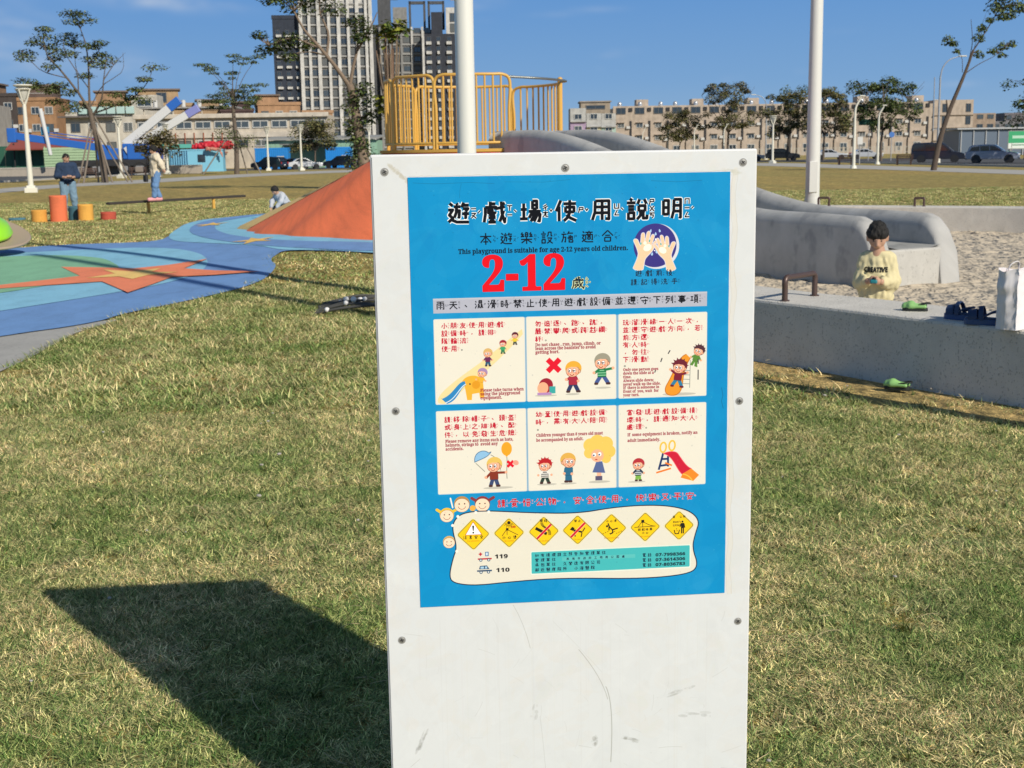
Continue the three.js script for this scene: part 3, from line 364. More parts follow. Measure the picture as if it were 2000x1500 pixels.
    const sgn = (label, x, z, w, h, y, c, shape) => { const s = thing('road_sign', label, 'sign', [x, 0, z]); part('post', cyl(0.05, 0.05, y + h / 2, 0, 0, -0.06, 8), std(rgb(0.4, 0.4, 0.4), 0.5), s); part('plate', shape ?? rbox(w, h, 0.06, 0.02, 0, y, 0), std(rgb(...c), 0.5), s); }; sgn('small blue road sign near the far lamps', 36.2, -178, 0.7, 1.2, 4.0, [0.04, 0.16, 0.5]); sgn('dark green street name board before the bent lamp', 43.8, -158, 2.6, 0.7, 4.6, [0.01, 0.09, 0.06]); sgn('round blue road sign left of the dark van', 44.2, -150, 0.9, 1.4, 3.2, [0.06, 0.18, 0.5], new THREE.CylinderGeometry(0.32, 0.32, 0.06, 24).rotateX(Math.PI / 2).translate(0, 3.0, 0)); sgn('white notice sign behind the white bent lamp', 33.0, -122, 0.5, 0.7, 2.2, [0.62, 0.62, 0.6]);
  }
}
// ---------------------------------------------------------------- Chinese lettering, stroke by stroke on a 100 x 100 square
// a stroke is x,y,x,y...; another character or a component is placed as  name:x,y,width,height
const STROKES = {};
`一 5,50,95,50
口 16,18,16,86 16,18,84,18,84,86 16,82,84,82
日 20,6,20,96 20,6,80,6,80,96 20,50,80,50 20,92,80,92
目 20,4,20,97 20,4,80,4,80,97 20,33,80,33 20,63,80,63 20,93,80,93
月 28,6,26,60,10,97 28,6,82,6,82,93,68,91 28,35,82,35 28,63,82,63
田 12,10,12,92 12,10,88,10,88,92 50,10,50,90 12,50,88,50 12,89,88,89
土 50,4,50,92 14,38,86,38 4,92,96,92
王 10,8,90,8 50,8,50,92 16,50,84,50 4,92,96,92
木 4,30,96,30 50,2,50,98 48,32,8,82 52,32,94,82
禾 80,4,22,14 4,34,96,34 50,10,50,98 48,36,8,80 52,36,94,80
氵 22,8,66,24 8,38,52,52 12,96,72,60
亻 74,2,10,52 50,30,50,98
彳 70,2,12,32 86,28,10,62 56,48,56,98
言 36,1,62,10 4,20,96,20 18,36,82,36 18,51,82,51 20,66,20,98 20,66,80,66,80,98 20,94,80,94
辶 10,6,24,18 3,36,24,36,8,60,24,74,4,92 14,80,42,92,98,93
方 44,1,56,13 4,24,96,24 42,24,36,62,8,96 40,50,82,50,74,93,56,89
子 16,10,84,10,52,36 52,36,52,92,34,88 4,56,96,56
又 12,14,84,14,58,64,8,96 22,32,58,70,96,96
女 46,2,24,58,86,96 76,32,56,74,10,97 4,32,96,32
寸 4,30,96,30 66,3,66,93,46,88 24,48,40,66
人 50,4,44,40,6,96 50,30,62,66,96,96
大 4,34,96,34 50,3,46,46,6,96 52,36,66,70,96,96
小 52,4,52,92,36,86 26,36,8,76 76,34,94,74
力 10,28,86,28,80,92,60,88 46,4,40,54,6,96
扌 4,28,92,28 56,2,56,92,30,86 4,68,92,52
忄 50,2,50,98 24,26,14,52 70,22,84,44
阝 22,6,22,98 22,6,80,6,52,40,80,62,56,78,40,74
刂 24,14,24,70 76,4,76,92,54,88
攵 36,2,10,40 30,22,94,22 76,22,62,62,10,97 28,40,62,74,96,96
宀 50,2,50,14 6,38,6,18,94,18,94,38
雨 6,8,94,8 10,28,10,96 10,28,90,28,90,94,76,92 50,8,50,96 26,44,38,52 26,68,38,76 62,44,74,52 62,68,74,76
⻗ 8,6,92,6 50,6,50,96 6,56,6,34,94,34,94,56 22,54,38,60 22,82,38,88 62,54,78,60 62,82,78,88
艹 4,50,96,50 30,8,30,92 70,8,70,92
貝 20,4,20,74 20,4,80,4,80,74 20,27,80,27 20,50,80,50 20,72,80,72 36,78,10,98 64,78,90,98
頁 6,5,94,5 50,5,42,22 20,22,20,78 20,22,80,22,80,78 20,41,80,41 20,59,80,59 20,77,80,77 36,82,10,99 64,82,92,99
車 10,12,90,12 20,28,20,72 20,28,80,28,80,72 20,50,80,50 20,71,80,71 4,86,96,86 50,2,50,99
糹 56,2,22,26,60,30 78,22,22,54,84,50 50,54,50,74 24,66,12,92 74,64,90,88
工 12,12,88,12 50,12,50,88 4,88,96,88
立 50,2,50,18 8,22,92,22 28,36,38,78 72,36,62,78 4,90,96,90
心 16,44,8,78 34,34,34,88,76,90,80,68 48,24,60,46 78,34,94,60
戈 4,34,96,26 58,2,64,56,92,96,96,74 84,44,40,94 74,6,90,18
豆 10,6,90,6 24,26,24,58 24,26,76,26,76,58 24,56,76,56 32,66,40,86 68,66,60,86 4,94,96,94
足 20,6,20,40 20,6,82,6,82,40 20,38,82,38 50,38,50,90 50,62,90,62 20,56,20,92 4,94,96,86
示 20,8,80,8 4,36,96,36 52,36,52,94,36,88 24,54,10,86 78,54,94,84
皿 14,30,14,90 14,30,86,30,86,90 38,30,38,90 62,30,62,90 2,92,98,92
虍 50,2,50,24 50,12,88,12 12,28,92,28,86,40 12,28,12,60,2,98 36,34,36,54,84,54,86,48 28,45,74,40
爫 84,4,14,22 16,40,28,66 48,36,54,62 86,34,68,66
隹 28,2,8,46 22,30,22,98 60,4,66,20 24,24,94,24 22,46,90,46 22,68,90,68 22,92,98,92 58,24,58,92
巾 10,26,10,82 10,26,90,26,90,78,76,76 50,2,50,98
殳 30,6,26,28,10,42 30,6,72,6,72,36,92,36 16,54,80,54,58,78,8,98 28,66,58,84,96,98
兌 30,4,12,26 70,4,90,26 22,34,22,60 22,34,78,34,78,60 22,58,78,58 40,60,36,80,8,97 62,60,62,92,94,92,96,76
昜 日:22,0,56,42 4,50,96,50 34,50,6,80 22,64,92,64,86,95,70,92 48,66,20,96 70,66,44,97
吏 6,18,94,18 20,34,20,58 20,34,80,34,80,58 20,56,80,56 50,2,50,56,40,78,8,97 26,70,54,84,96,97
斿 方:0,4,46,92 66,2,52,30 58,18,98,18 子:52,32,48,66
幺 56,4,20,36,64,42 84,34,20,84,86,78 74,62,92,92
白 46,0,36,14 日:0,12,100,88
夂 34,2,8,44 30,20,80,20,54,66,6,98 22,36,56,74,96,98
啇 50,0,50,12 6,16,94,16 32,22,38,34 68,22,62,34 10,40,10,98 10,40,90,40,90,96,78,94 50,42,50,62 28,54,72,54 口:28,62,44,34
也 4,44,86,24,84,66,70,62 32,10,32,92,90,94,94,70 58,4,58,72
青 12,10,88,10 18,24,82,24 4,38,96,38 50,1,50,38 月:14,46,72,54
己 10,12,84,12,84,46 12,46,84,46 12,46,12,90,90,92,94,70
先 32,4,14,34 24,20,88,20 52,2,52,46 4,46,96,46 38,48,34,72,6,97 64,48,64,90,94,92,97,74
骨 24,2,24,38 24,2,76,2,76,38 50,18,50,38 50,18,76,18 4,56,4,40,96,40,96,56 月:18,50,64,50
寺 土:14,0,72,44 寸:0,44,100,56
尊 26,0,36,10 74,0,64,10 4,14,96,14 16,24,16,60 16,24,84,24,84,60 16,42,84,42 16,59,84,59 38,14,38,42 62,14,62,42 寸:4,58,92,42
歹 4,10,96,10 40,10,8,60 34,34,84,34,66,70,10,98 30,52,50,64
豕 6,8,94,8 50,8,14,36 46,22,66,50,66,92,48,88 54,38,10,62 62,58,8,92 88,32,66,50 66,50,96,88
冊 10,8,10,96 10,8,90,8,90,92 36,8,36,94 64,8,64,94 2,50,98,50
包 34,2,6,40 24,22,90,22,86,66,70,64 22,40,22,92,90,94,96,74 22,40,62,40,62,62 22,62,62,62
兆 38,4,36,60,6,97 62,4,62,90,92,92,96,74 12,22,28,42 6,72,32,56 90,16,70,40 68,52,94,70
巴 12,8,88,8,88,48 12,48,88,48 50,8,50,48 12,8,12,92,92,92,96,72
門 6,4,6,97 6,4,42,4,42,44 6,24,42,24 6,44,42,44 58,4,58,44 58,4,94,4,94,94,84,92 58,24,94,24 58,44,94,44
干 12,12,88,12 2,46,98,46 50,12,50,97
元 18,12,82,12 4,40,96,40 38,40,34,70,6,97 62,40,62,90,92,92,96,74
留 34,2,12,12,12,42,44,34 56,6,90,6,86,42,74,40 70,6,52,44 田:12,50,76,50
弟 30,0,40,12 70,0,60,12 14,18,86,18,86,38 16,38,86,38 16,38,12,58,90,58,86,82,74,80 50,18,50,98 48,60,10,94
重 84,4,20,12 4,20,96,20 20,32,20,60 20,32,80,32,80,60 20,46,80,46 20,60,80,60 10,76,90,76 2,93,98,93 50,10,50,93
夕 40,2,8,44 34,20,88,20,64,66,14,98 34,40,54,56
弓 10,8,84,8,84,34 14,36,84,36 14,36,10,62,86,62,78,95,60,92
里 16,6,16,52 16,6,84,6,84,52 16,29,84,29 16,52,84,52 10,72,90,72 2,94,98,94 50,6,50,94
牛 30,4,8,44 26,26,88,26 2,62,98,54 56,2,56,98
火 50,2,46,50,6,97 52,40,66,72,96,97 22,24,14,50 80,22,70,46
西 4,10,96,10 16,30,16,96 16,30,84,30,84,96 38,10,36,54 64,10,64,54 16,94,84,94
遊 辶:0,0,100,100 斿:28,2,72,76
戲 虍:0,0,62,98 豆:19,58,38,40 戈:57,0,43,100
場 土:0,10,38,80 昜:40,0,60,100
使 亻:0,0,34,100 吏:34,0,66,100
用 20,8,18,60,6,96 20,8,84,8,84,92,68,90 20,36,84,36 20,63,84,63 52,8,52,96
說 言:0,0,44,100 兌:46,0,54,100
明 日:0,8,40,74 月:42,2,58,96
本 木:0,0,100,100 30,74,70,74
樂 白:34,0,32,42 幺:0,2,30,44 幺:70,2,30,44 木:0,44,100,56
設 言:0,0,44,100 殳:46,0,54,100
施 方:0,4,46,92 66,2,52,28 58,18,98,18 也:50,30,50,66
適 辶:0,0,100,100 啇:28,2,70,76
合 50,2,4,46 50,2,96,46 30,42,70,42 口:14,50,72,50
止 52,4,52,90 52,40,88,40 20,34,20,90 4,91,96,91
歲 止:24,0,50,26 10,32,94,32 14,32,12,70,2,98 58,24,66,66,94,97,97,80 88,44,56,92 78,22,90,30 26,46,54,46 40,46,40,70 28,60,24,78 52,60,50,78 22,92,46,70
前 28,2,40,16 72,2,60,16 4,24,96,24 月:8,34,42,64 刂:56,34,40,64
後 彳:0,0,34,100 幺:44,0,46,48 夂:36,46,64,54
請 言:0,0,42,100 青:44,0,56,100
記 言:0,0,44,100 己:48,6,50,90
得 彳:0,0,32,100 日:42,2,48,38 36,50,98,50 寸:36,56,62,44
洗 氵:0,0,28,100 先:32,0,68,100
手 80,4,24,14 12,32,88,32 2,56,98,56 52,12,52,92,34,86
天 12,12,88,12 4,42,96,42 50,12,46,54,6,96 52,44,66,72,96,96
、 34,52,58,76
， 50,58,40,78
濕 氵:0,0,26,100 日:38,0,54,36 糹:32,38,32,62 糹:66,38,32,62
滑 氵:0,0,26,100 骨:30,0,70,100
時 日:0,14,36,72 寺:38,0,62,100
禁 木:0,0,50,52 木:50,0,50,52 示:8,52,84,48
備 亻:0,0,30,100 艹:34,0,62,20 30,30,98,30 40,30,36,70,26,98 用:46,42,50,56
並 30,2,40,18 70,2,60,18 6,26,94,26 38,26,38,88 62,26,62,88 16,44,26,76 84,44,74,76 2,90,98,90
遵 辶:0,0,100,100 尊:28,0,72,78
守 宀:0,0,100,100 寸:10,36,84,64
下 4,12,96,12 50,12,50,97 52,38,82,58
列 歹:0,4,60,94 刂:64,0,34,100
事 4,14,96,14 22,26,22,40 22,26,78,26,78,40 22,40,78,40 16,52,82,52,82,78 2,65,98,65 16,78,82,78 50,1,50,92,36,90
項 工:0,16,40,60 頁:42,0,58,100
朋 月:0,2,48,96 月:50,2,50,96
友 6,26,94,26 44,2,38,40,4,96 34,46,82,46,58,76,26,98 40,58,62,80,96,97
排 扌:0,0,36,100 54,4,54,98 76,4,76,98 38,24,54,24 38,48,54,48 36,76,54,72 76,24,96,24 76,48,96,48 76,74,98,74
隊 阝:0,0,34,100 豕:36,22,62,78 50,2,58,16 84,2,74,16
輪 車:0,0,42,100 68,0,42,36 68,0,98,36 58,36,82,36 冊:48,46,50,54
流 氵:0,0,28,100 64,0,70,12 34,20,98,20 58,20,44,46,88,42 80,32,92,48 44,58,36,97 66,58,66,96 86,58,86,90,98,90
勿 34,2,8,46 26,26,90,26,82,92,62,88 50,28,14,80 70,28,30,95
追 辶:0,0,100,100 62,4,54,14 42,14,42,78 42,14,82,14,82,40 42,40,82,40 42,52,88,52,88,78 42,77,88,77
逐 辶:0,0,100,100 豕:32,2,66,74
跑 足:0,0,40,100 包:44,0,56,100
跳 足:0,0,40,100 兆:44,0,56,100
嚴 口:10,0,34,24 口:56,0,34,24 6,32,96,32 14,32,12,70,2,98 24,46,56,46 30,46,30,92 50,46,50,98 30,60,50,60 30,74,50,74 22,94,58,86 攵:58,38,42,60
攀 木:0,0,30,46 木:70,0,30,46 36,4,64,22 64,4,36,22 36,24,64,42 64,24,36,42 大:0,40,100,34 手:18,62,64,38
爬 40,4,14,14,12,60,2,97 30,18,30,90 46,12,50,60,98,97 巴:50,6,48,64
或 戈:0,0,100,100 口:8,38,40,34 4,90,52,82
跨 足:0,0,38,100 大:44,0,56,40 54,46,88,46 44,60,98,60 68,60,60,76,92,76,86,96,72,94
越 10,14,50,14 30,0,30,44 4,30,56,30 30,44,30,88 30,62,54,62 16,52,2,96 8,86,40,94,98,94 戈:52,0,48,84
欄 木:0,0,32,100 門:36,0,64,100 54,58,82,58 68,48,68,94 56,68,80,68,80,80,56,80,56,68
杆 木:0,0,44,100 干:46,4,54,94
玩 王:0,8,38,84 元:40,0,60,100
溜 氵:0,0,26,100 留:30,0,70,100
梯 木:0,0,38,100 弟:40,0,60,100
次 8,18,28,34 4,84,34,56 56,2,38,42 50,22,94,22,84,44 66,30,60,66,28,97 66,48,76,78,98,97
向 44,0,34,16 12,20,12,97 12,20,88,20,88,93,72,91 口:30,38,40,42
若 艹:4,0,92,26 4,40,96,40 46,26,36,54,6,84 口:28,56,60,44
還 辶:0,0,100,100 34,4,34,20 34,4,94,4,94,20 34,20,94,20 54,4,54,20 74,4,74,20 30,30,98,30 口:44,34,40,20 62,52,36,76 62,56,62,76 66,54,96,76
有 4,20,96,20 44,2,36,36,4,62 月:28,36,60,64
往 彳:0,0,34,100 62,0,70,12 王:38,16,62,80
動 重:0,0,58,100 力:56,10,44,88
移 禾:0,0,42,100 夕:46,0,50,50 夕:48,46,52,54
除 阝:0,0,32,100 68,0,36,38 68,0,98,38 52,40,84,40 40,58,96,58 68,40,68,92,54,88 50,68,38,88 84,68,98,86
帽 巾:0,8,36,88 日:42,0,54,38 目:42,42,54,56
頭 豆:0,2,44,92 頁:46,0,54,100
盔 皿:6,58,88,42 14,12,92,12 36,0,30,30,4,56 56,18,50,46,26,58 44,26,40,38 74,22,64,36 60,30,72,46,92,56
身 50,0,40,12 24,12,24,62 24,12,80,12,80,92,62,88 24,30,80,30 24,46,80,46 4,64,94,62 80,66,6,98
上 48,4,48,90 48,40,84,40 2,91,98,91
之 46,0,54,12 10,24,82,24,20,76 14,68,4,96 16,78,44,92,98,93
細 糹:0,0,42,100 田:46,10,54,82
繩 糹:0,0,38,100 口:52,0,36,24 日:44,28,26,44 日:70,28,26,44 70,24,70,90,98,90,98,80
配 4,8,54,8 8,26,8,96 8,26,50,26,50,96 8,92,50,92 22,8,22,40,14,54 36,8,36,46,48,50 8,72,50,72 己:58,4,42,90
件 亻:0,0,32,100 52,8,40,40 46,26,90,26 34,56,98,56 68,2,68,98
以 14,10,14,76,44,62 46,20,56,38 84,6,78,56,40,96 74,62,96,92
免 38,0,8,32 34,12,74,12,56,28 16,30,16,56 16,30,84,30,84,56 16,55,84,55 50,30,34,78,6,98 60,56,60,90,92,92,96,76
發 20,4,44,4,20,30 8,14,22,24 80,4,60,16 92,14,72,26 50,10,96,40 46,14,4,42 弓:6,44,42,56 殳:48,42,52,56
生 26,6,8,40 20,28,90,28 14,56,86,56 2,92,98,92 52,2,52,92
危 38,0,8,30 34,12,72,12,58,28 4,30,96,30 18,30,14,70,2,98 38,48,72,48,72,72,58,70 38,48,38,92,92,93,96,78
險 阝:0,0,32,100 66,0,36,30 66,0,98,30 52,30,82,30 口:38,36,28,22 口:68,36,28,22 52,60,36,97 52,74,66,97 82,60,68,97 82,74,98,97
幼 幺:0,0,52,96 力:50,4,50,92
童 立:6,0,88,44 日:20,44,60,34 10,86,90,86 2,97,98,97 50,44,50,97
需 ⻗:4,0,92,46 4,52,96,52 46,52,42,64 12,66,12,98 12,66,88,66,88,94 36,66,36,94 62,66,62,94
陪 阝:0,0,34,100 66,0,70,10 40,14,96,14 50,22,56,40 86,22,78,40 36,46,100,46 口:42,54,52,46
同 10,6,10,97 10,6,90,6,90,93,76,91 28,28,72,28 口:28,42,44,40
當 50,0,50,16 22,4,32,16 78,4,68,16 6,36,6,20,94,20,94,36 口:28,26,44,26 田:16,52,68,48
現 王:0,10,40,80 目:48,0,46,66 58,64,54,80,36,98 74,64,74,92,98,92,99,80
損 扌:0,0,36,100 口:46,0,44,26 貝:42,28,54,72
壞 土:0,12,34,76 68,0,68,10 36,12,100,12 40,20,40,34 40,20,96,20,96,34 40,34,96,34 58,20,58,34 78,20,78,34 48,42,52,52 88,42,82,52 36,58,100,58 66,58,40,84 56,74,56,97,70,90 64,66,98,97
通 辶:0,0,100,100 36,4,86,4,68,14 50,10,66,18 36,24,34,76 36,24,92,24,92,74,82,73 36,40,92,40 36,56,92,56 64,24,64,76
知 24,2,8,28 18,16,54,16 2,44,60,44 32,16,28,60,4,96 34,52,56,88 口:60,20,40,66
處 虍:0,0,100,98 夂:16,54,46,40 66,62,60,88 66,62,86,62,86,84,96,84 14,90,96,97
理 王:0,10,38,80 里:42,0,58,96
愛 爫:8,0,84,24 6,46,6,30,94,30,94,46 心:22,32,58,30 夂:14,58,76,42
惜 忄:0,0,30,100 艹:36,0,60,30 32,44,100,44 日:42,50,48,50
公 34,4,6,48 66,4,96,48 50,46,18,90,80,84 68,66,90,97
物 牛:0,0,42,100 勿:42,0,58,98
安 宀:0,0,100,100 女:8,28,84,70
全 50,2,4,44 50,2,96,44 王:14,40,72,58
快 忄:0,0,30,100 40,22,86,22,86,48 32,48,100,48 62,2,58,56,30,97 66,50,76,76,98,97
平 10,10,90,10 30,22,38,42 70,22,62,42 2,54,98,54 50,10,50,98
注 氵:0,0,28,100 60,0,70,12 王:34,18,66,80
意 立:14,0,72,36 日:22,36,56,28 心:8,64,88,36
燙 氵:0,0,28,60 昜:32,0,64,60 火:14,58,72,42
煙 火:0,4,38,92 西:44,4,52,40 土:44,48,54,50
如 女:0,8,50,84 口:56,22,44,58
即 日:4,2,44,56 4,90,44,74 阝:54,4,46,94
告 24,2,8,30 20,18,84,18 50,0,50,42 4,42,96,42 口:18,54,64,46
管 30,0,6,24 18,12,44,12 60,0,50,24 58,12,94,12 6,46,6,30,94,30,94,46 口:24,40,50,26 24,40,24,99 24,72,76,72,76,97 24,97,76,97
單 口:8,0,34,24 口:56,0,34,24 22,30,22,68 22,30,78,30,78,68 22,48,78,48 22,67,78,67 2,82,98,82 50,30,50,99
位 亻:0,0,32,100 立:34,2,66,92
承 24,4,74,4,52,18 52,18,52,92,38,88 30,40,70,40 28,56,72,56 26,72,74,72 6,36,26,36,4,84 76,26,66,40,96,88
久 42,4,10,46 34,24,74,24,52,66,6,97 50,44,66,76,96,96
營 火:6,0,40,30 火:54,0,40,30 6,48,6,34,94,34,94,48 口:28,42,44,24 口:20,70,60,30
造 辶:0,0,100,100 告:34,0,64,76
限 阝:0,0,34,100 44,6,88,6,88,46 44,26,88,26 44,46,88,46 44,6,44,92,62,84 62,48,98,94 92,58,76,72
司 12,10,88,10,88,93,70,91 12,34,66,34 口:16,48,48,44
鄰 木:2,0,52,52 夕:0,50,30,50 30,56,54,56 42,50,42,98 28,76,58,76 阝:60,2,40,96
近 辶:0,0,100,100 84,2,44,12 44,12,42,50,30,76 44,36,98,36 72,36,72,78
醫 4,6,50,6 4,6,4,46,52,46 28,10,16,24 12,24,48,24 30,14,30,40 殳:54,2,46,46 10,54,90,54 16,64,16,98 16,64,84,64,84,98 16,97,84,97 40,54,38,80 60,54,60,80
療 50,0,50,10 16,12,98,12 18,12,16,60,4,97 2,30,12,40 2,66,14,54 大:28,18,66,36 日:42,50,38,24 小:34,72,52,28
院 阝:0,0,34,100 宀:38,0,60,90 元:40,36,60,62
所 44,4,8,12 8,12,8,56,2,97 8,30,44,30,44,54 8,54,44,54 90,2,58,12 58,12,56,56,46,97 58,38,100,38 80,38,80,98
港 氵:0,0,28,100 48,2,48,46 78,2,78,46 38,20,96,20 32,46,100,46 52,48,32,66 76,48,98,66 己:44,60,46,40
電 ⻗:4,0,92,50 日:14,54,66,36 48,50,48,92,92,94,96,80
話 言:0,0,44,100 84,4,54,14 46,34,100,34 72,10,72,54 口:52,54,44,46
高 50,0,50,10 4,14,96,14 口:28,18,44,24 10,48,10,98 10,48,90,48,90,96 口:30,60,40,30
雄 4,20,50,20 30,2,24,40,2,92 14,60,44,60 40,44,50,80 隹:50,0,50,100
市 50,0,50,16 4,18,96,18 巾:12,16,76,84
政 10,10,50,10 30,10,30,90 30,46,50,46 12,46,12,90 4,92,56,84 攵:52,0,48,98
府 50,0,50,10 10,14,96,14 12,14,10,60,2,97 亻:20,24,30,74 寸:48,28,50,70
務 10,8,44,8,28,24 16,18,36,28 4,36,50,36,44,48 28,36,28,92 24,42,4,72 攵:52,0,48,50 力:54,48,46,52
局 14,8,84,8,84,28 14,28,84,28 14,8,12,60,2,97 26,44,88,44,84,94,70,91 口:32,58,34,34
園 6,4,6,97 6,4,94,4,94,97 6,94,94,94 土:26,10,48,26 口:34,40,32,16 50,58,28,84 56,60,78,86
ㄅ 40,4,14,40,80,40,74,94,52,88
ㄆ 34,2,14,40 26,22,84,22 70,22,50,64,10,97 24,44,56,74,90,97
ㄇ 14,96,14,10,86,10,86,96
ㄈ 90,10,14,10,14,92,92,92
ㄉ 10,28,86,28,80,92,60,88 46,4,40,54,6,96
ㄊ 6,26,94,26 50,4,20,84,84,80 70,60,92,96
ㄋ 16,10,78,10,40,44,80,50,72,94,50,88
ㄌ 10,24,84,24,76,92,56,88 44,2,36,56,8,96
ㄍ 50,4,16,48,46,94 84,4,50,48,82,94
ㄎ 4,12,96,12 46,12,24,52,80,52,70,96,50,90
ㄏ 90,10,24,10,20,60,6,96
ㄐ 16,6,16,54,80,54 56,4,56,97
ㄑ 64,4,26,48,66,96
ㄒ 6,10,94,10 50,10,50,96
ㄓ 50,4,50,94 20,10,20,44,80,44,80,10 4,94,96,94
ㄔ 70,4,16,36 86,32,12,70 54,52,54,98
ㄕ 16,10,82,10,82,46 16,46,82,46 16,10,14,62,4,97
ㄖ 14,10,14,90,86,90,86,10,14,10 40,50,60,50
ㄗ 16,10,80,10,80,56,62,52 16,10,16,98
ㄘ 4,36,96,30 44,4,44,86,92,84
ㄙ 56,6,16,80,84,74 70,54,92,96
ㄚ 12,6,50,46,88,6 50,46,50,96
ㄛ 6,12,94,12 46,12,22,46,76,46,70,82,50,94
ㄜ 6,22,94,22 46,4,46,22,22,50,76,50,70,84,50,94
ㄝ 30,10,30,90,92,90 66,10,66,70 4,46,94,46
ㄞ 8,20,92,20 50,4,40,60,10,96 56,40,90,96
ㄟ 8,60,36,30,92,88
ㄠ 50,4,14,50,60,50 76,40,20,92,90,86
ㄡ 14,14,84,14,10,96 24,40,92,96
ㄢ 40,4,14,36,80,36,20,70,86,70,70,96
ㄣ 46,4,16,48,80,48,70,96,50,88
ㄤ 6,24,94,24 50,4,36,64,8,96 56,24,56,88,94,88
ㄥ 60,6,18,90,92,90
ㄦ 34,6,32,60,8,96 62,6,62,90,96,88
ㄧ 8,50,92,50
ㄨ 14,8,86,92 86,8,14,92
ㄩ 14,8,14,90,86,90,86,8
ˊ 20,80,80,20
ˇ 14,24,50,80,86,24
ˋ 20,20,80,80`.split('\n').forEach((line) => { const [name, ...rest] = line.split(' '); STROKES[name] = rest; });
const READING = {};
'遊ㄧㄡˊ 戲ㄒㄧˋ 場ㄔㄤˇ 使ㄕˇ 用ㄩㄥˋ 說ㄕㄨㄛ 明ㄇㄧㄥˊ 本ㄅㄣˇ 樂ㄌㄜˋ 設ㄕㄜˋ 施ㄕ 適ㄕˋ 合ㄏㄜˊ 歲ㄙㄨㄟˋ 前ㄑㄧㄢˊ 後ㄏㄡˋ 請ㄑㄧㄥˇ 記ㄐㄧˋ 得ㄉㄜˊ 洗ㄒㄧˇ 手ㄕㄡˇ 雨ㄩˇ 天ㄊㄧㄢ 濕ㄕ 滑ㄏㄨㄚˊ 時ㄕˊ 禁ㄐㄧㄣˋ 止ㄓˇ 備ㄅㄟˋ 並ㄅㄧㄥˋ 遵ㄗㄨㄣ 守ㄕㄡˇ 下ㄒㄧㄚˋ 列ㄌㄧㄝˋ 事ㄕˋ 項ㄒㄧㄤˋ 小ㄒㄧㄠˇ 朋ㄆㄥˊ 友ㄧㄡˇ 排ㄆㄞˊ 隊ㄉㄨㄟˋ 輪ㄌㄨㄣˊ 流ㄌㄧㄡˊ 勿ㄨˋ 追ㄓㄨㄟ 逐ㄓㄨˊ 跑ㄆㄠˇ 跳ㄊㄧㄠˋ 嚴ㄧㄢˊ 攀ㄆㄢ 爬ㄆㄚˊ 或ㄏㄨㄛˋ 跨ㄎㄨㄚˋ 越ㄩㄝˋ 欄ㄌㄢˊ 杆ㄍㄢ 玩ㄨㄢˊ 溜ㄌㄧㄡ 梯ㄊㄧ 一ㄧ 人ㄖㄣˊ 次ㄘˋ 方ㄈㄤ 向ㄒㄧㄤˋ 若ㄖㄨㄛˋ 還ㄏㄞˊ 有ㄧㄡˇ 往ㄨㄤˇ 動ㄉㄨㄥˋ 移ㄧˊ 除ㄔㄨˊ 帽ㄇㄠˋ 子ㄗˇ 頭ㄊㄡˊ 盔ㄎㄨㄟ 身ㄕㄣ 上ㄕㄤˋ 之ㄓ 細ㄒㄧˋ 繩ㄕㄥˊ 配ㄆㄟˋ 件ㄐㄧㄢˋ 以ㄧˇ 免ㄇㄧㄢˇ 發ㄈㄚ 生ㄕㄥ 危ㄨㄟˊ 險ㄒㄧㄢˇ 幼ㄧㄡˋ 童ㄊㄨㄥˊ 需ㄒㄩ 大ㄉㄚˋ 陪ㄆㄟˊ 同ㄊㄨㄥˊ 當ㄉㄤ 現ㄒㄧㄢˋ 損ㄙㄨㄣˇ 壞ㄏㄨㄞˋ 通ㄊㄨㄥ 知ㄓ 處ㄔㄨˇ 理ㄌㄧˇ 愛ㄞˋ 惜ㄒㄧˊ 公ㄍㄨㄥ 物ㄨˋ 安ㄢ 全ㄑㄩㄢˊ 快ㄎㄨㄞˋ 又ㄧㄡˋ 平ㄆㄧㄥˊ 注ㄓㄨˋ 意ㄧˋ 心ㄒㄧㄣ 燙ㄊㄤˋ'.split(' ').forEach((w) => { READING[w[0]] = w.slice(1); });
function glyphPath(g, ch, x, y, w, h) {
  for (const t of STROKES[ch] ?? []) {
    const c = t.indexOf(':');
    if (c > 0) { const [a, b, d, e] = t.slice(c + 1).split(',').map(Number); glyphPath(g, t.slice(0, c), x + a * w / 100, y + b * h / 100, d * w / 100, e * h / 100); continue; }
    const n = t.split(',').map(Number);
    for (let i = 0; i < n.length; i += 2) { const X = x + n[i] * w / 100, Y = y + n[i + 1] * h / 100; if (i) g.lineTo(X, Y); else g.moveTo(X, Y); }
  }
}
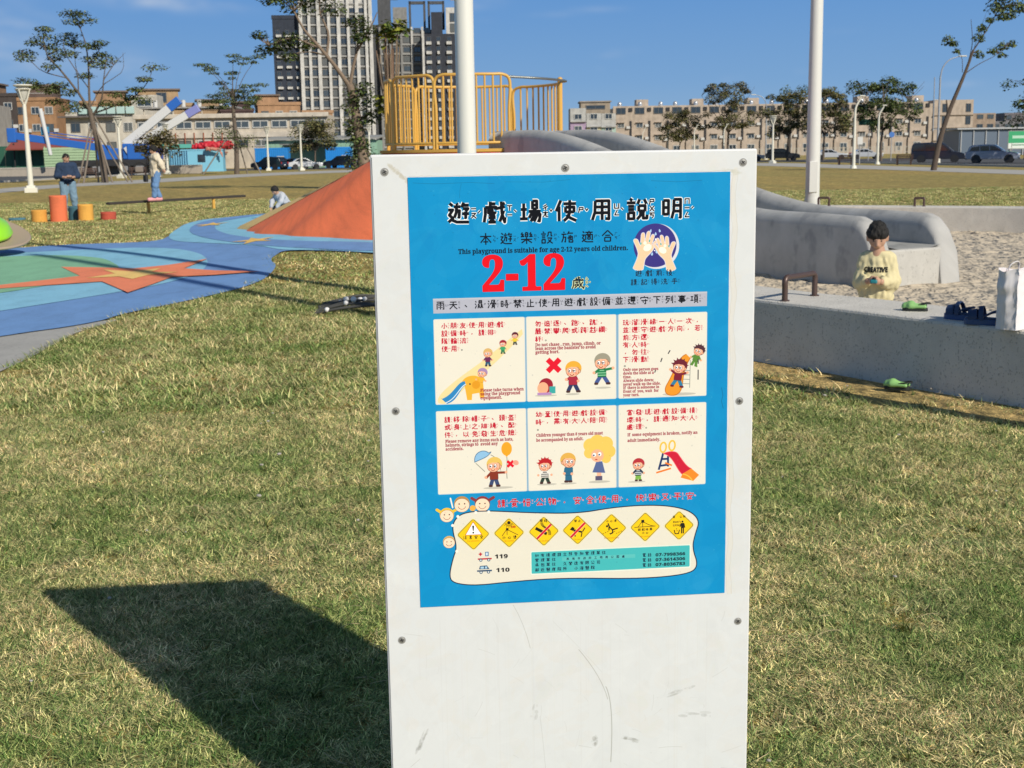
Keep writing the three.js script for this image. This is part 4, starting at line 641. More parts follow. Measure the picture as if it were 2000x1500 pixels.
// one character, its reading in small letters to its right; o: colour, weight, halo
function glyph(g, ch, x, y, size, o) {
  if (ch === '。') { g.beginPath(); g.arc(x + size * 0.25, y + size * 0.75, size * 0.1, 0, 7); g.lineWidth = size * 0.05; g.strokeStyle = '#333'; g.stroke(); return; }
  g.lineCap = o.cap ?? 'butt'; g.lineJoin = 'round';
  const w = size * (o.weight ?? 0.1), r = READING[ch], tones = 'ˊˇˋ';
  const pass = (add, style) => {
    g.strokeStyle = style;
    g.beginPath(); glyphPath(g, ch, x, y, size, size); g.lineWidth = w + add; g.stroke();
    if (r && o.reading !== false) {
      const letters = [...r].filter((c) => !tones.includes(c)), tone = [...r].find((c) => tones.includes(c)), s = size * 0.27, step = size * 0.31, y0 = y + size * 0.5 - letters.length * step / 2;
      g.beginPath(); letters.forEach((c, i) => glyphPath(g, c, x + size * 1.07, y0 + i * step, s, s)); if (tone) glyphPath(g, tone, x + size * 1.38, y + size * 0.38, size * 0.17, size * 0.17);
      g.lineWidth = size * (size > 30 ? 0.055 : 0.026) + add * 0.8; g.stroke();
    }
  };
  if (o.halo) pass(o.haloWidth, o.halo);
  pass(0, o.colour);
}
function line(g, text, x, y, size, pitch, o) { [...text].forEach((ch, i) => { if (ch !== ' ') glyph(g, ch, x + i * pitch, y - size, size, o); }); }
// ---------------------------------------------------------------- the notice board
function canvasOf(w, h) { const c = document.createElement('canvas'); c.width = w; c.height = h; return c; }
function posterTexture() {
  const K = 2.3, X0 = 70, Y0 = 43.5, c = canvasOf(Math.round(626 * K), Math.round(857 * K)), g = c.getContext('2d');
  g.scale(K, K); g.translate(-X0, -Y0);                                   // millimetres on the board
  g.fillStyle = '#0a8fcb'; g.fillRect(X0, Y0, 640, 870);
  // faded and scuffed print
  const q = mulberry(5);
  for (let i = 0; i < 420; i++) { g.fillStyle = q() < 0.5 ? 'rgba(120,200,235,0.05)' : 'rgba(10,110,180,0.05)'; g.beginPath(); g.ellipse(X0 + q() * 626, Y0 + q() * 857, 10 + q() * 60, 6 + q() * 30, q() * 3, 0, 7); g.fill(); }
  const ink = '#070b16';
  // heading
  [...'遊戲場使用說明'].forEach((ch, i) => glyph(g, ch, 144.5 + i * 69.4, 91.5, 41.5, { colour: ink, weight: 0.142, halo: '#f6f8fa', haloWidth: 3.4 }));
  line(g, '本遊樂設施適合', 205, 174.8, 23.4, 39.6, { colour: '#0a1524', weight: 0.1 });
  const text = (s, x, y, size, colour, o = {}) => {
    g.font = (o.bold ? 'bold ' : '') + size + 'px ' + (o.face ?? 'serif'); g.fillStyle = colour; g.textBaseline = 'alphabetic';
    const w = g.measureText(s).width, k = o.width ? o.width / w : 1; g.save(); g.translate(x, y); g.scale(k, o.tall ?? 1); if (o.outline) { g.lineWidth = o.ow; g.strokeStyle = o.outline; g.lineJoin = 'round'; g.strokeText(s, 0, 0); } g.fillText(s, 0, 0); if (o.bold) { g.lineWidth = size * 0.035; g.strokeStyle = colour; g.strokeText(s, 0, 0); } g.restore();
  };
  text('This playground is suitable for age 2-12 years old children.', 163, 190.5, 12.6, '#08111f', { bold: true, width: 332 });
  text('2-12', 207, 264.5, 92, '#e60d20', { bold: true, width: 166, outline: '#4a2a22', ow: 1.6, tall: 1.03 });
  glyph(g, '歲', 384, 240, 24, { colour: '#141c2c', weight: 0.1, halo: '#dfe0a8', haloWidth: 3 });
  // washing hands
  g.save(); g.translate(549, 183);
  g.fillStyle = '#d9dce4'; g.beginPath(); g.arc(3, 2, 44, 0, 7); g.fill();
  g.fillStyle = '#3b3583'; g.beginPath(); g.arc(-1, 0, 42.5, 0, 7); g.fill();
  const hand = (m) => {
    g.save(); g.scale(m, 1);
    const shape = () => {
      g.beginPath(); g.moveTo(-41, 42); g.bezierCurveTo(-36, 30, -32, 24, -31, 14); g.bezierCurveTo(-33, 2, -38, -4, -40, -11); g.bezierCurveTo(-40, -15, -34, -15, -32, -11); g.lineTo(-27, 1);
      g.lineTo(-25, -22); g.bezierCurveTo(-24, -27, -19, -27, -19, -22); g.lineTo(-19, -3); g.lineTo(-14, -25); g.bezierCurveTo(-12, -30, -7, -29, -8, -24); g.lineTo(-12, -4);
      g.lineTo(-5, -20); g.bezierCurveTo(-3, -24, 1, -22, 0, -18); g.lineTo(-6, 1); g.lineTo(1, -9); g.bezierCurveTo(4, -12, 7, -9, 5, -6); g.lineTo(-3, 8); g.bezierCurveTo(-8, 16, -17, 20, -19, 28);
      g.lineTo(-22, 45); g.bezierCurveTo(-28, 48, -38, 47, -41, 42); g.closePath();
    };
    shape(); g.lineWidth = 2.6; g.strokeStyle = '#cfd9ea'; g.stroke(); g.fillStyle = '#f8cda8'; g.fill();
    g.fillStyle = '#fdf6e4'; g.beginPath(); g.ellipse(-13, 3, 8.5, 6.5, -0.5, 0, 7); g.arc(-18, -6, 3.4, 0, 7); g.fill();
    g.fillStyle = '#57b4ac'; g.beginPath(); g.ellipse(-26, -5, 1.4, 2.6, 0.2, 0, 7); g.ellipse(-9, -10, 1.4, 2.6, 0.2, 0, 7); g.fill(); g.restore();
  };
  g.save(); g.translate(-3, 1); hand(1); g.restore(); g.save(); g.translate(2, 7); g.scale(0.93, 0.93); hand(-1); g.restore();
  const drop = (x, y, s, a) => { g.save(); g.translate(x, y); g.rotate(a); g.fillStyle = '#a9cdf0'; g.beginPath(); g.moveTo(0, -s * 1.6); g.bezierCurveTo(s, -s * 0.2, s, s, 0, s); g.bezierCurveTo(-s, s, -s, -s * 0.2, 0, -s * 1.6); g.fill(); g.restore(); };
  drop(-10, -28, 2.6, 0.3); drop(0, -22, 2.6, 0); drop(8, -28, 2.6, -0.3); drop(-7, 17, 2.7, 0.3); drop(2, 13, 2.7, -0.4); g.fillStyle = '#fff'; g.beginPath(); g.arc(0, -12, 1.6, 0, 7); g.arc(-2, 10, 1.3, 0, 7); g.fill();
  g.restore();
  const sub = { colour: '#182238', weight: 0.11 };
  line(g, '遊戲前後', 509, 243, 12.6, 20.4, sub); line(g, '請記得洗手', 500, 260, 12.2, 20.2, sub);
  // the grey band
  g.fillStyle = '#b2b5c4'; g.fillRect(112, 276, 540.5, 28.8); g.fillStyle = '#bfc1cc'; g.fillRect(112, 276, 540.5, 3);
  line(g, '雨天、濕滑時禁止使用遊戲設備並遵守下列事項', 118, 297.8, 16.2, 25.05, { colour: '#080b14', weight: 0.115 });
  // six panels
  const rr = (x, y, w, h, r) => { g.beginPath(); g.moveTo(x + r, y); g.arcTo(x + w, y, x + w, y + h, r); g.arcTo(x + w, y + h, x, y + h, r); g.arcTo(x, y + h, x, y, r); g.arcTo(x, y, x + w, y, r); g.closePath(); };
  g.fillStyle = '#7fa9c9'; g.fillRect(287, 317, 9, 167); g.fillRect(469.5, 317, 8, 167); g.fillRect(287, 499, 9, 168); g.fillRect(469.5, 499, 8, 168);
  for (const y of [317, 499]) for (const x of [112.5, 293.5, 476]) { g.fillStyle = '#c9d3d8'; rr(x - 1, y - 1, 178.5, 169.5, 3); g.fill(); g.fillStyle = '#e6e2d4'; rr(x, y, 176.5, 167.5, 2.5); g.fill(); }
  const red = { colour: '#bd142e', weight: 0.125, halo: 'rgba(240,200,190,0.7)', haloWidth: 0.5 }, er = '#8e1428';
  const rows = (list, x, size, pitch) => list.forEach(([s, y]) => line(g, s, x, y, size, pitch, red));
  const eng = (list, x, size) => list.forEach(([s, y, w]) => text(s, x, y, size, er, { bold: true, width: w }));
  // cartoon children: round heads, small bodies
  const kid = (x, y, h, o) => {
    g.save(); g.translate(x, y); g.scale((o.flip ? -1 : 1) * h / 100, h / 100); g.rotate(o.lean ?? 0); g.lineCap = 'round'; g.lineJoin = 'round';
    g.strokeStyle = o.pants; g.lineWidth = 13; const st = o.stride ?? 5; g.beginPath(); g.moveTo(-4, -30); g.lineTo(-4 - st, -8); g.moveTo(5, -30); g.lineTo(5 + st, -8); g.stroke();
    g.strokeStyle = o.shoes ?? '#4a3030'; g.lineWidth = 8; g.beginPath(); g.moveTo(-8 - st, -4); g.lineTo(-2 - st, -4); g.moveTo(3 + st, -4); g.lineTo(11 + st, -4); g.stroke();
    g.fillStyle = o.shirt; g.beginPath(); g.moveTo(-12, -55); g.lineTo(12, -55); g.bezierCurveTo(15, -44, 15, -36, 14, -26); g.lineTo(-14, -26); g.bezierCurveTo(-15, -36, -15, -44, -12, -55); g.fill(); g.lineWidth = 0.9; g.strokeStyle = 'rgba(40,25,25,0.6)'; g.stroke();
    if (o.stripes) { g.strokeStyle = o.stripes; g.lineWidth = 3.4; for (const yy of [-48, -40, -32]) { g.beginPath(); g.moveTo(-13, yy); g.lineTo(13, yy); g.stroke(); } }
    g.strokeStyle = o.shirt; g.lineWidth = 8; const ar = o.arms ?? [[-24, -36], [24, -36]]; for (const [i, a] of ar.entries()) { g.beginPath(); g.moveTo(i ? 11 : -11, -50); g.lineTo(a[0], a[1]); g.stroke(); }
    g.fillStyle = '#f0b090'; for (const a of ar) { g.beginPath(); g.arc(a[0] * 1.1, a[1] * 1.02, 5, 0, 7); g.fill(); }
    g.fillStyle = o.hair; g.beginPath(); g.ellipse(2, -81, 27, 25, 0, 0, 7); g.fill();
    if (o.spikes) for (let i = 0; i < 7; i++) { const a = -2.9 + i * 0.45; g.beginPath(); g.moveTo(Math.cos(a - 0.3) * 20, -80 + Math.sin(a - 0.3) * 20); g.lineTo(Math.cos(a) * 35, -80 + Math.sin(a) * 33); g.lineTo(Math.cos(a + 0.3) * 20, -80 + Math.sin(a + 0.3) * 20); g.fill(); }
    g.strokeStyle = '#7a4a38'; g.lineWidth = 1.2; g.fillStyle = '#f0b08e'; g.beginPath(); g.ellipse(21, -71, 5, 6, 0.2, 0, 7); g.fill(); g.stroke();
    g.fillStyle = '#f6bb9a'; g.beginPath(); g.moveTo(-22, -78); g.bezierCurveTo(-25, -62, -14, -53, -2, -53); g.bezierCurveTo(12, -53, 21, -62, 20, -80); g.bezierCurveTo(12, -92, -14, -92, -22, -78); g.fill(); g.stroke();
    g.fillStyle = o.hair; g.beginPath(); g.moveTo(-24, -80); g.bezierCurveTo(-20, -98, 12, -102, 23, -84); g.bezierCurveTo(10, -88, 2, -84, -4, -87); g.bezierCurveTo(-12, -83, -18, -84, -24, -80); g.fill();
    g.fillStyle = '#fff'; g.beginPath(); g.ellipse(-10, -74, 5.6, 6.8, 0, 0, 7); g.ellipse(5, -74, 5.6, 6.8, 0, 0, 7); g.fill(); g.stroke(); g.fillStyle = '#2c2430'; g.beginPath(); g.arc(-11.4, -73, 2.6, 0, 7); g.arc(3.4, -73, 2.6, 0, 7); g.fill();
    g.fillStyle = 'rgba(226,110,90,0.45)'; g.beginPath(); g.arc(-15, -64, 4, 0, 7); g.arc(11, -64, 4, 0, 7); g.fill(); g.fillStyle = '#e59a7c'; g.beginPath(); g.ellipse(-4, -68, 3, 2.2, 0, 0, 7); g.fill();
    g.strokeStyle = '#8c3428'; g.lineWidth = 2; g.beginPath(); g.arc(-3, -64, 6.5, 0.3, 2.8); g.stroke(); g.restore();
  };
  const cross = (x, y, s) => { g.save(); g.translate(x, y); g.rotate(Math.PI / 4); g.fillStyle = '#e01830'; g.fillRect(-s, -s * 0.31, 2 * s, s * 0.62); g.fillRect(-s * 0.31, -s, s * 0.62, 2 * s); g.restore(); };
  const soft = (x, y, w, h) => { g.fillStyle = 'rgba(120,120,115,0.35)'; g.beginPath(); g.ellipse(x, y, w, h, 0, 0, 7); g.fill(); };
  // 1: taking turns
  g.fillStyle = '#ead9a0'; g.beginPath(); g.moveTo(118, 482); g.bezierCurveTo(108, 470, 140, 445, 200, 405); g.lineTo(284, 340); g.lineTo(286, 350); g.bezierCurveTo(250, 390, 210, 425, 150, 470); g.bezierCurveTo(140, 484, 126, 486, 118, 482); g.fill();
  rows([['小朋友使用遊戲', 335.5], ['設備時，請排', 350.5], ['隊輪流', 365.5], ['使用。', 380.8]], 126.5, 11.8, 18.1);
  kid(270, 371, 24, { hair: '#5c2334', shirt: '#e3c93c', pants: '#3d4a44' }); kid(246, 388, 26, { hair: '#9c2838', shirt: '#3ba46c', pants: '#2f7a54' }); kid(216, 412, 34, { hair: '#d9b271', shirt: '#6b2c58', pants: '#2d5a7c' });
  g.fillStyle = '#f0b23a'; g.beginPath(); g.moveTo(165, 440); g.bezierCurveTo(175, 424, 205, 426, 206, 446); g.lineTo(208, 474); g.lineTo(199, 474); g.lineTo(198, 464); g.lineTo(184, 466); g.lineTo(183, 478); g.lineTo(174, 478); g.lineTo(170, 452); g.fill();
  kid(199, 452, 36, { hair: '#a88ab8', shirt: '#f0b23a', pants: '#f0b23a', shoes: '#f0b23a', lean: 0.2 });
  g.fillStyle = '#e09a26'; g.beginPath(); g.arc(192, 448, 8, 0, 7); g.fill(); g.fillStyle = '#222'; g.beginPath(); g.arc(180, 446, 1.5, 0, 7); g.fill();
  g.fillStyle = '#2f86c4'; g.beginPath(); g.moveTo(170, 440); g.bezierCurveTo(155, 440, 148, 466, 124, 474); g.lineTo(134, 484); g.bezierCurveTo(156, 480, 160, 452, 172, 448); g.fill(); g.strokeStyle = '#e8f2f8'; g.lineWidth = 1.6; g.beginPath(); g.moveTo(172, 446); g.bezierCurveTo(160, 450, 152, 476, 131, 482); g.stroke();
  eng([['Please take turns when', 462.5, 86], ['using the playground', 470, 79], ['equipment.', 477.8, 43]], 200, 9);
  // 2: no chasing
  rows([['勿追逐、跑、跳，', 336.5], ['嚴禁攀爬或跨越欄', 351.5], ['杆。', 366.8]], 310, 11.8, 18);
  eng([['Do not chase , run, jump, climb, or', 375.3, 130], ['lean across the banister to avoid', 382.8, 120], ['getting hurt.', 390.3, 48]], 310, 8.8);
  cross(346, 414, 17); soft(330, 474, 22, 2); soft(383, 473, 14, 2); soft(444, 462, 16, 2);
  g.save(); g.translate(327, 470); g.fillStyle = '#9c2335'; g.beginPath(); g.ellipse(3, -16, 14, 15, 0.4, 0, 7); g.fill(); g.fillStyle = '#f3b08c'; g.beginPath(); g.ellipse(-3, -11, 11, 12, 0.2, 0, 7); g.fill(); g.fillStyle = '#3da7a4'; g.fillRect(10, -14, 12, 14); g.fillStyle = '#b48ac0'; g.fillRect(-14, -2, 28, 5); g.restore();
  kid(384, 470, 60, { hair: '#e8ad3e', shirt: '#a92e44', pants: '#2f3b63', stride: 11, arms: [[-20, -44], [16, -38]] }); kid(442, 456, 60, { hair: '#9b9786', shirt: '#1f7a4c', stripes: '#86c89a', pants: '#465a96', stride: 14, arms: [[-24, -40], [34, -54]] });
  // 3: one at a time on the slide
  rows([['玩溜滑梯一人一次，', 339], ['並遵守遊戲方向，若', 353.8], ['前方還', 369], ['有人時', 383.6], ['，勿往', 398.4], ['下滑動', 413]], 484, 11.8, 18);
  g.beginPath(); g.arc(488, 420, 1.4, 0, 7); g.lineWidth = 0.7; g.strokeStyle = '#333'; g.stroke();
  eng([['Only one person goes', 429.6, 71], ['down the slide at a', 437, 62], ['time.', 444.3, 17], ['Always slide down;', 451.6, 62], ['never walk up the slide.', 459, 76], ['If  there is someone in', 466.3, 73], ['front of  you, wait  for', 473.6, 72], ['your turn.', 481, 33]], 484.5, 8.2);
  soft(598, 480, 34, 3); g.strokeStyle = '#8a8f8a'; g.lineWidth = 1.2; g.beginPath(); g.moveTo(620, 412); g.lineTo(619, 468); for (const y of [432, 441, 450, 459]) { g.moveTo(604, y); g.lineTo(619, y + 1); } g.stroke();
  g.fillStyle = '#e9962c'; g.beginPath(); g.moveTo(612, 400); g.bezierCurveTo(596, 404, 590, 430, 574, 458); g.bezierCurveTo(564, 474, 572, 484, 588, 482); g.bezierCurveTo(604, 480, 604, 462, 606, 446); g.bezierCurveTo(608, 432, 614, 416, 620, 408); g.fill();
  g.strokeStyle = '#c06f1c'; g.lineWidth = 1.6; g.stroke();
  kid(626, 424, 42, { hair: '#52303a', spikes: 1, shirt: '#5b8a3c', pants: '#5b8a3c', shoes: '#5b8a3c', lean: 0.35 });
  kid(592, 466, 54, { hair: '#6a2433', spikes: 1, shirt: '#7a2136', pants: '#2f7ea6', shoes: '#6a2030', stride: 12, arms: [[-30, -62], [30, -58]], lean: 0.15 });
  g.strokeStyle = '#2a2a34'; g.lineWidth = 2; g.beginPath(); for (const [a, b, d, e] of [[575, 398, 579, 391], [560, 414, 563, 406], [548, 435, 550, 430], [636, 410, 636, 420], [636, 432, 636, 452]]) { g.moveTo(a, b); g.lineTo(d, e); } g.stroke();
  // 4: hats and strings
  rows([['請移除帽子、頭盔', 521.8], ['或身上之細繩、配', 537], ['件，以免發生危險', 552.5]], 128, 11.8, 18);
  eng([['Please remove any items such as hats,', 562.9, 135], ['helmets, strings to  avoid any', 570.6, 104], ['accidents.', 578.3, 36]], 128.6, 8.8);
  soft(232, 658, 30, 2.5); g.strokeStyle = '#4a4e44'; g.lineWidth = 0.9; g.beginPath(); g.moveTo(250, 594); g.bezierCurveTo(252, 610, 248, 620, 250, 640); g.moveTo(218, 590); g.bezierCurveTo(236, 600, 240, 612, 236, 622); g.moveTo(188, 606); g.lineTo(206, 624); g.stroke();
  g.fillStyle = '#eda52a'; g.beginPath(); g.ellipse(250, 579, 10.5, 14, 0, 0, 7); g.fill(); g.beginPath(); g.moveTo(247, 592); g.lineTo(253, 592); g.lineTo(250, 596); g.fill();
  kid(224, 656, 58, { hair: '#e3bf62', shirt: '#863526', pants: '#3a4a72', arms: [[-26, -34], [38, -50]], stride: 7 }); cross(257, 610, 8.5); g.fillStyle = '#e9a08c'; g.beginPath(); g.ellipse(268, 608, 6, 5, 0.4, 0, 7); g.fill();
  g.fillStyle = '#8fbfe4'; g.strokeStyle = '#2a5a88'; g.lineWidth = 1.1; g.beginPath(); g.moveTo(186, 602); g.bezierCurveTo(184, 584, 204, 576, 214, 586); g.lineTo(219, 584); g.bezierCurveTo(212, 596, 198, 598, 186, 604); g.closePath(); g.fill(); g.stroke();
  // 5: with a grown-up
  rows([['幼童使用遊戲設備', 517.5], ['時，需有大人陪同', 533]], 309, 11.8, 18.1); g.beginPath(); g.arc(313, 543, 1.3, 0, 7); g.lineWidth = 0.7; g.strokeStyle = '#333'; g.stroke();
  eng([['Children younger than 8 years old must', 557.3, 134], ['be accompanied by an adult.', 567, 95]], 309.4, 8.8);
  soft(330, 655, 20, 2); soft(374, 655, 16, 2); soft(436, 654, 22, 2.5);
  kid(326, 654, 50, { hair: '#b9252c', spikes: 1, shirt: '#e8e6e0', stripes: '#2a2a2e', pants: '#2f4038', stride: 9 }); kid(374, 653, 58, { hair: '#dfae52', shirt: '#2c6a8c', pants: '#2c6a8c', stride: 1, arms: [[-10, -30], [14, -32]], flip: true });
  g.fillStyle = '#f0b596'; g.fillRect(431, 632, 9, 16); g.fillStyle = '#5a5470'; g.fillRect(428, 642, 14, 9); g.fillStyle = '#56679a'; g.beginPath(); g.moveTo(430, 612); g.lineTo(442, 612); g.lineTo(448, 636); g.lineTo(422, 634); g.fill();
  g.fillStyle = '#e9c862'; for (const [x, y, r] of [[418, 578, 14], [432, 572, 15], [449, 576, 15], [456, 592, 13], [450, 606, 10], [416, 594, 11], [436, 586, 17]]) { g.beginPath(); g.arc(x, y, r, 0, 7); g.fill(); }
  g.fillStyle = '#f3b390'; g.beginPath(); g.ellipse(432, 600, 13, 13, 0, 0, 7); g.fill(); g.fillStyle = '#fff'; g.beginPath(); g.ellipse(426, 598, 3.5, 4, 0, 0, 7); g.ellipse(437, 597, 3.5, 4, 0, 0, 7); g.fill(); g.fillStyle = '#33567c'; g.beginPath(); g.arc(425, 599, 1.8, 0, 7); g.arc(436, 598, 1.8, 0, 7); g.fill(); g.fillStyle = '#b4333c'; g.beginPath(); g.ellipse(430, 608, 2.6, 1.2, 0, 0, 7); g.fill();
  // 6: broken equipment
  rows([['當發現遊戲設備損', 520], ['壞時，請通知大人', 535], ['處理。', 549.5]], 492, 11.8, 18.1);
  eng([['If  some equipment is broken, notify an', 563, 143], ['adult immediately.', 574.5, 67]], 493, 8.8);
  kid(515, 656, 45, { hair: '#b5323c', shirt: '#26364c', stripes: '#dfe6ea', pants: '#7db24e', stride: 3 }); soft(512, 657, 18, 1.6);
  g.strokeStyle = '#ecc04a'; g.lineWidth = 3.4; for (const [x, y] of [[566, 588], [584, 585]]) { g.beginPath(); g.ellipse(x, y, 6, 10, 0.1, 0, 7); g.stroke(); }
  g.strokeStyle = '#1f3565'; g.lineWidth = 4; g.beginPath(); g.moveTo(566, 600); g.lineTo(557, 634); g.moveTo(576, 606); g.lineTo(576, 628); g.moveTo(562, 612); g.lineTo(577, 612); g.moveTo(559, 626); g.lineTo(577, 624); g.stroke(); g.strokeStyle = '#ee7b2a'; g.lineWidth = 3.4; g.beginPath(); g.moveTo(552, 640); g.lineTo(582, 632); g.moveTo(570, 620); g.lineTo(584, 626); g.stroke();
  g.fillStyle = '#cc1f3c'; g.beginPath(); g.moveTo(566, 601); g.bezierCurveTo(580, 595, 592, 597, 596, 602); g.bezierCurveTo(608, 620, 614, 630, 624, 634); g.lineTo(606, 646); g.bezierCurveTo(592, 634, 588, 606, 566, 601); g.fill(); g.strokeStyle = '#ea5a68'; g.lineWidth = 1.4; g.stroke();
  g.fillStyle = '#f08a2c'; g.beginPath(); g.moveTo(606, 644); g.lineTo(624, 634); g.lineTo(640, 648); g.lineTo(628, 660); g.lineTo(602, 652); g.fill(); g.strokeStyle = '#f9c04c'; g.lineWidth = 2.2; g.beginPath(); g.moveTo(606, 645); g.bezierCurveTo(616, 646, 622, 652, 626, 659); g.stroke();
  // the red appeal
  line(g, '請愛惜公物，安全使用，快樂又平安', 230, 698.6, 15.8, 25.55, { colour: '#c40f28', weight: 0.12, halo: '#e8d6e0', haloWidth: 1.1 });
  // the cream cushion
  const head = (x, y, r, hair, o = {}) => {
    if (o.tails) { g.strokeStyle = hair; g.lineWidth = r * 0.4; g.lineCap = 'round'; g.beginPath(); g.moveTo(x - r * 0.8, y - r * 0.5); g.lineTo(x - r * 1.4, y - r * 0.9); g.moveTo(x + r * 0.8, y - r * 0.5); g.lineTo(x + r * 1.5, y - r * 0.9); g.stroke(); }
    g.fillStyle = hair; g.beginPath(); g.arc(x, y - r * 0.12, r * 1.02, 0, 7); g.fill(); g.fillStyle = '#f9dcc0'; g.strokeStyle = '#6a4a3a'; g.lineWidth = 0.5; g.beginPath(); g.ellipse(x, y + r * 0.08, r * 0.97, r * 0.9, 0, 0, 7); g.fill(); g.stroke();
    g.fillStyle = '#2a2426'; g.beginPath(); g.arc(x - r * 0.35, y - r * 0.12, r * 0.09, 0, 7); g.arc(x + r * 0.35, y - r * 0.12, r * 0.09, 0, 7); g.fill(); g.strokeStyle = '#5a2a24'; g.lineWidth = 0.8; g.beginPath(); g.arc(x, y + r * 0.1, r * 0.5, 0.3, 2.85); g.stroke();
  };
  head(131, 767, 12, '#d8b06a'); head(128, 711, 14, '#f0c23c', { tails: 1 }); g.strokeStyle = '#f4ece0'; g.lineWidth = 3; g.beginPath(); g.moveTo(140, 695); g.lineTo(136, 676); g.stroke();
  g.fillStyle = '#f2b04c'; g.beginPath(); g.arc(180, 698, 6, 0, 7); g.fill(); head(158.5, 690, 15.5, '#b98a52'); head(199.5, 691, 15, '#8c3a3e', { tails: 1 });
  const blob = [[137, 737], [146, 716], [165, 706], [207, 704], [300, 713], [393, 718], [466, 708], [550, 706], [614, 717], [643, 742], [633, 772], [627, 801], [641, 840], [620, 857], [519, 862], [361, 852], [256, 855], [183, 860], [138, 853], [129, 838], [138, 800], [147, 778]];
  g.beginPath(); const n = blob.length; for (let i = 0; i <= n; i++) { const a = blob[i % n], b = blob[(i + 1) % n], m = [(a[0] + b[0]) / 2, (a[1] + b[1]) / 2]; if (!i) g.moveTo(...m); else g.quadraticCurveTo(a[0], a[1], m[0], m[1]); }
  g.closePath(); g.fillStyle = '#e2decf'; g.fill(); g.lineWidth = 2; g.strokeStyle = '#18203a'; g.stroke();
  g.fillStyle = '#f7f0e6'; for (const [x, y] of [[186, 707], [212, 707], [150, 714], [139, 732], [146, 786]]) { g.beginPath(); g.arc(x, y, 3, 0, 7); g.fill(); }
  // seven warning diamonds
  const tiny = { colour: '#20201c', weight: 0.12, reading: false }, dx = [180, 252, 322.4, 391.2, 460.3, 529.7, 599.5];
  dx.forEach((x, i) => {
    g.save(); g.translate(x, 752.3); g.rotate(Math.PI / 4); const s = i ? 21.3 : 22.6; g.fillStyle = 'rgba(240,225,120,0.6)'; rr(-s - 2, -s - 2, 2 * s + 4, 2 * s + 4, 5); g.fill(); g.fillStyle = '#f6cb1c'; rr(-s, -s, 2 * s, 2 * s, 4); g.fill(); g.lineWidth = 1; g.strokeStyle = '#4a3c10'; g.stroke(); g.restore();
    g.save(); g.translate(x, 752.3); g.lineCap = 'round'; g.strokeStyle = '#22221e'; g.fillStyle = '#22221e';
    if (i === 0) { g.fillStyle = '#fff'; g.strokeStyle = '#b04a20'; g.lineWidth = 1; g.beginPath(); g.moveTo(0, -26); g.lineTo(17, 1); g.lineTo(-16, 1); g.closePath(); g.fill(); g.stroke(); g.fillStyle = '#22221e'; g.beginPath(); g.moveTo(-2, -18); g.lineTo(2, -18); g.lineTo(0.7, -7); g.lineTo(-0.7, -7); g.fill(); g.beginPath(); g.arc(0, -3.4, 1.8, 0, 7); g.fill(); line(g, '注意安全', -20, 9.5, 7, 11, tiny); }
    if (i === 1) { g.beginPath(); g.arc(0, -21, 3.4, 0, 7); g.fill(); g.lineWidth = 0.7; g.beginPath(); for (let k = 0; k < 11; k++) { const a = 0.2 + k * 0.27; g.moveTo(Math.cos(a) * 5, -21 + Math.sin(a) * 5); g.lineTo(Math.cos(a) * (8 + (k % 2) * 3), -21 + Math.sin(a) * (8 + (k % 2) * 3)); } g.stroke(); g.lineWidth = 1.1; g.beginPath(); g.moveTo(-4, -8); g.lineTo(-4, 4); g.moveTo(-4, -7); g.lineTo(18, 5); g.moveTo(-5, -7); g.lineTo(-14, 6); g.stroke(); g.fillRect(-6, -10, 5, 5); g.strokeStyle = '#b03018'; g.beginPath(); g.arc(6, -12, 2, 0, 7); g.arc(11, -12, 2, 0, 7); g.stroke(); line(g, '小心燙', -14, 13, 7, 11, tiny); }
    if (i === 2) { g.lineWidth = 1; for (const k of [0, 2, 4]) { g.beginPath(); g.moveTo(-6 + k, -18); g.bezierCurveTo(-6 + k, -6, 12 + k, -8, 10 + k, 8); g.stroke(); } g.save(); g.rotate(0.52); g.fillRect(-18, -1, 26, 6); g.restore(); line(g, '禁煙', -8, -19, 6.4, 9, tiny); }
    if (i === 3) { line(g, '禁止', -7, -16, 5.6, 8, tiny); g.lineWidth = 3.4; g.beginPath(); g.moveTo(-8, 0); g.lineTo(9, 5); g.stroke(); g.lineWidth = 2; g.beginPath(); g.moveTo(-7, 2); g.lineTo(-5, 14); g.moveTo(9, 6); g.lineTo(7, 15); g.moveTo(10, 4); g.lineTo(15, -4); g.stroke(); g.beginPath(); g.moveTo(-16, -1); g.lineTo(-11, -7); g.lineTo(-6, -4); g.lineTo(-9, 2); g.fill(); }
    if (i === 2 || i === 3) { g.strokeStyle = '#f6e7d8'; g.lineWidth = 5.6; g.beginPath(); g.moveTo(-14, 15); g.lineTo(15, -14); g.stroke(); g.strokeStyle = '#d22430'; g.lineWidth = 4.4; g.beginPath(); g.moveTo(-14, 15); g.lineTo(15, -14); g.stroke(); }
    if (i === 4) { line(g, '小心滑', -11, -13, 5.4, 8, tiny); g.beginPath(); g.arc(-9, -5, 2.3, 0, 7); g.fill(); g.lineWidth = 2.4; g.beginPath(); g.moveTo(-7, -11); g.lineTo(-4, -3); g.lineTo(2, 3); g.lineTo(13, 0); g.moveTo(2, 3); g.lineTo(3, 9); g.lineTo(-3, 12); g.moveTo(-5, -3); g.lineTo(-5, 4); g.stroke(); g.lineWidth = 1; g.beginPath(); for (let k = 0; k < 9; k++) { const a = -18 + k * 4.6; g.moveTo(a, 11 - (k % 3) * 2); g.lineTo(a + 2.6, 10 - (k % 3) * 2); } g.stroke(); }
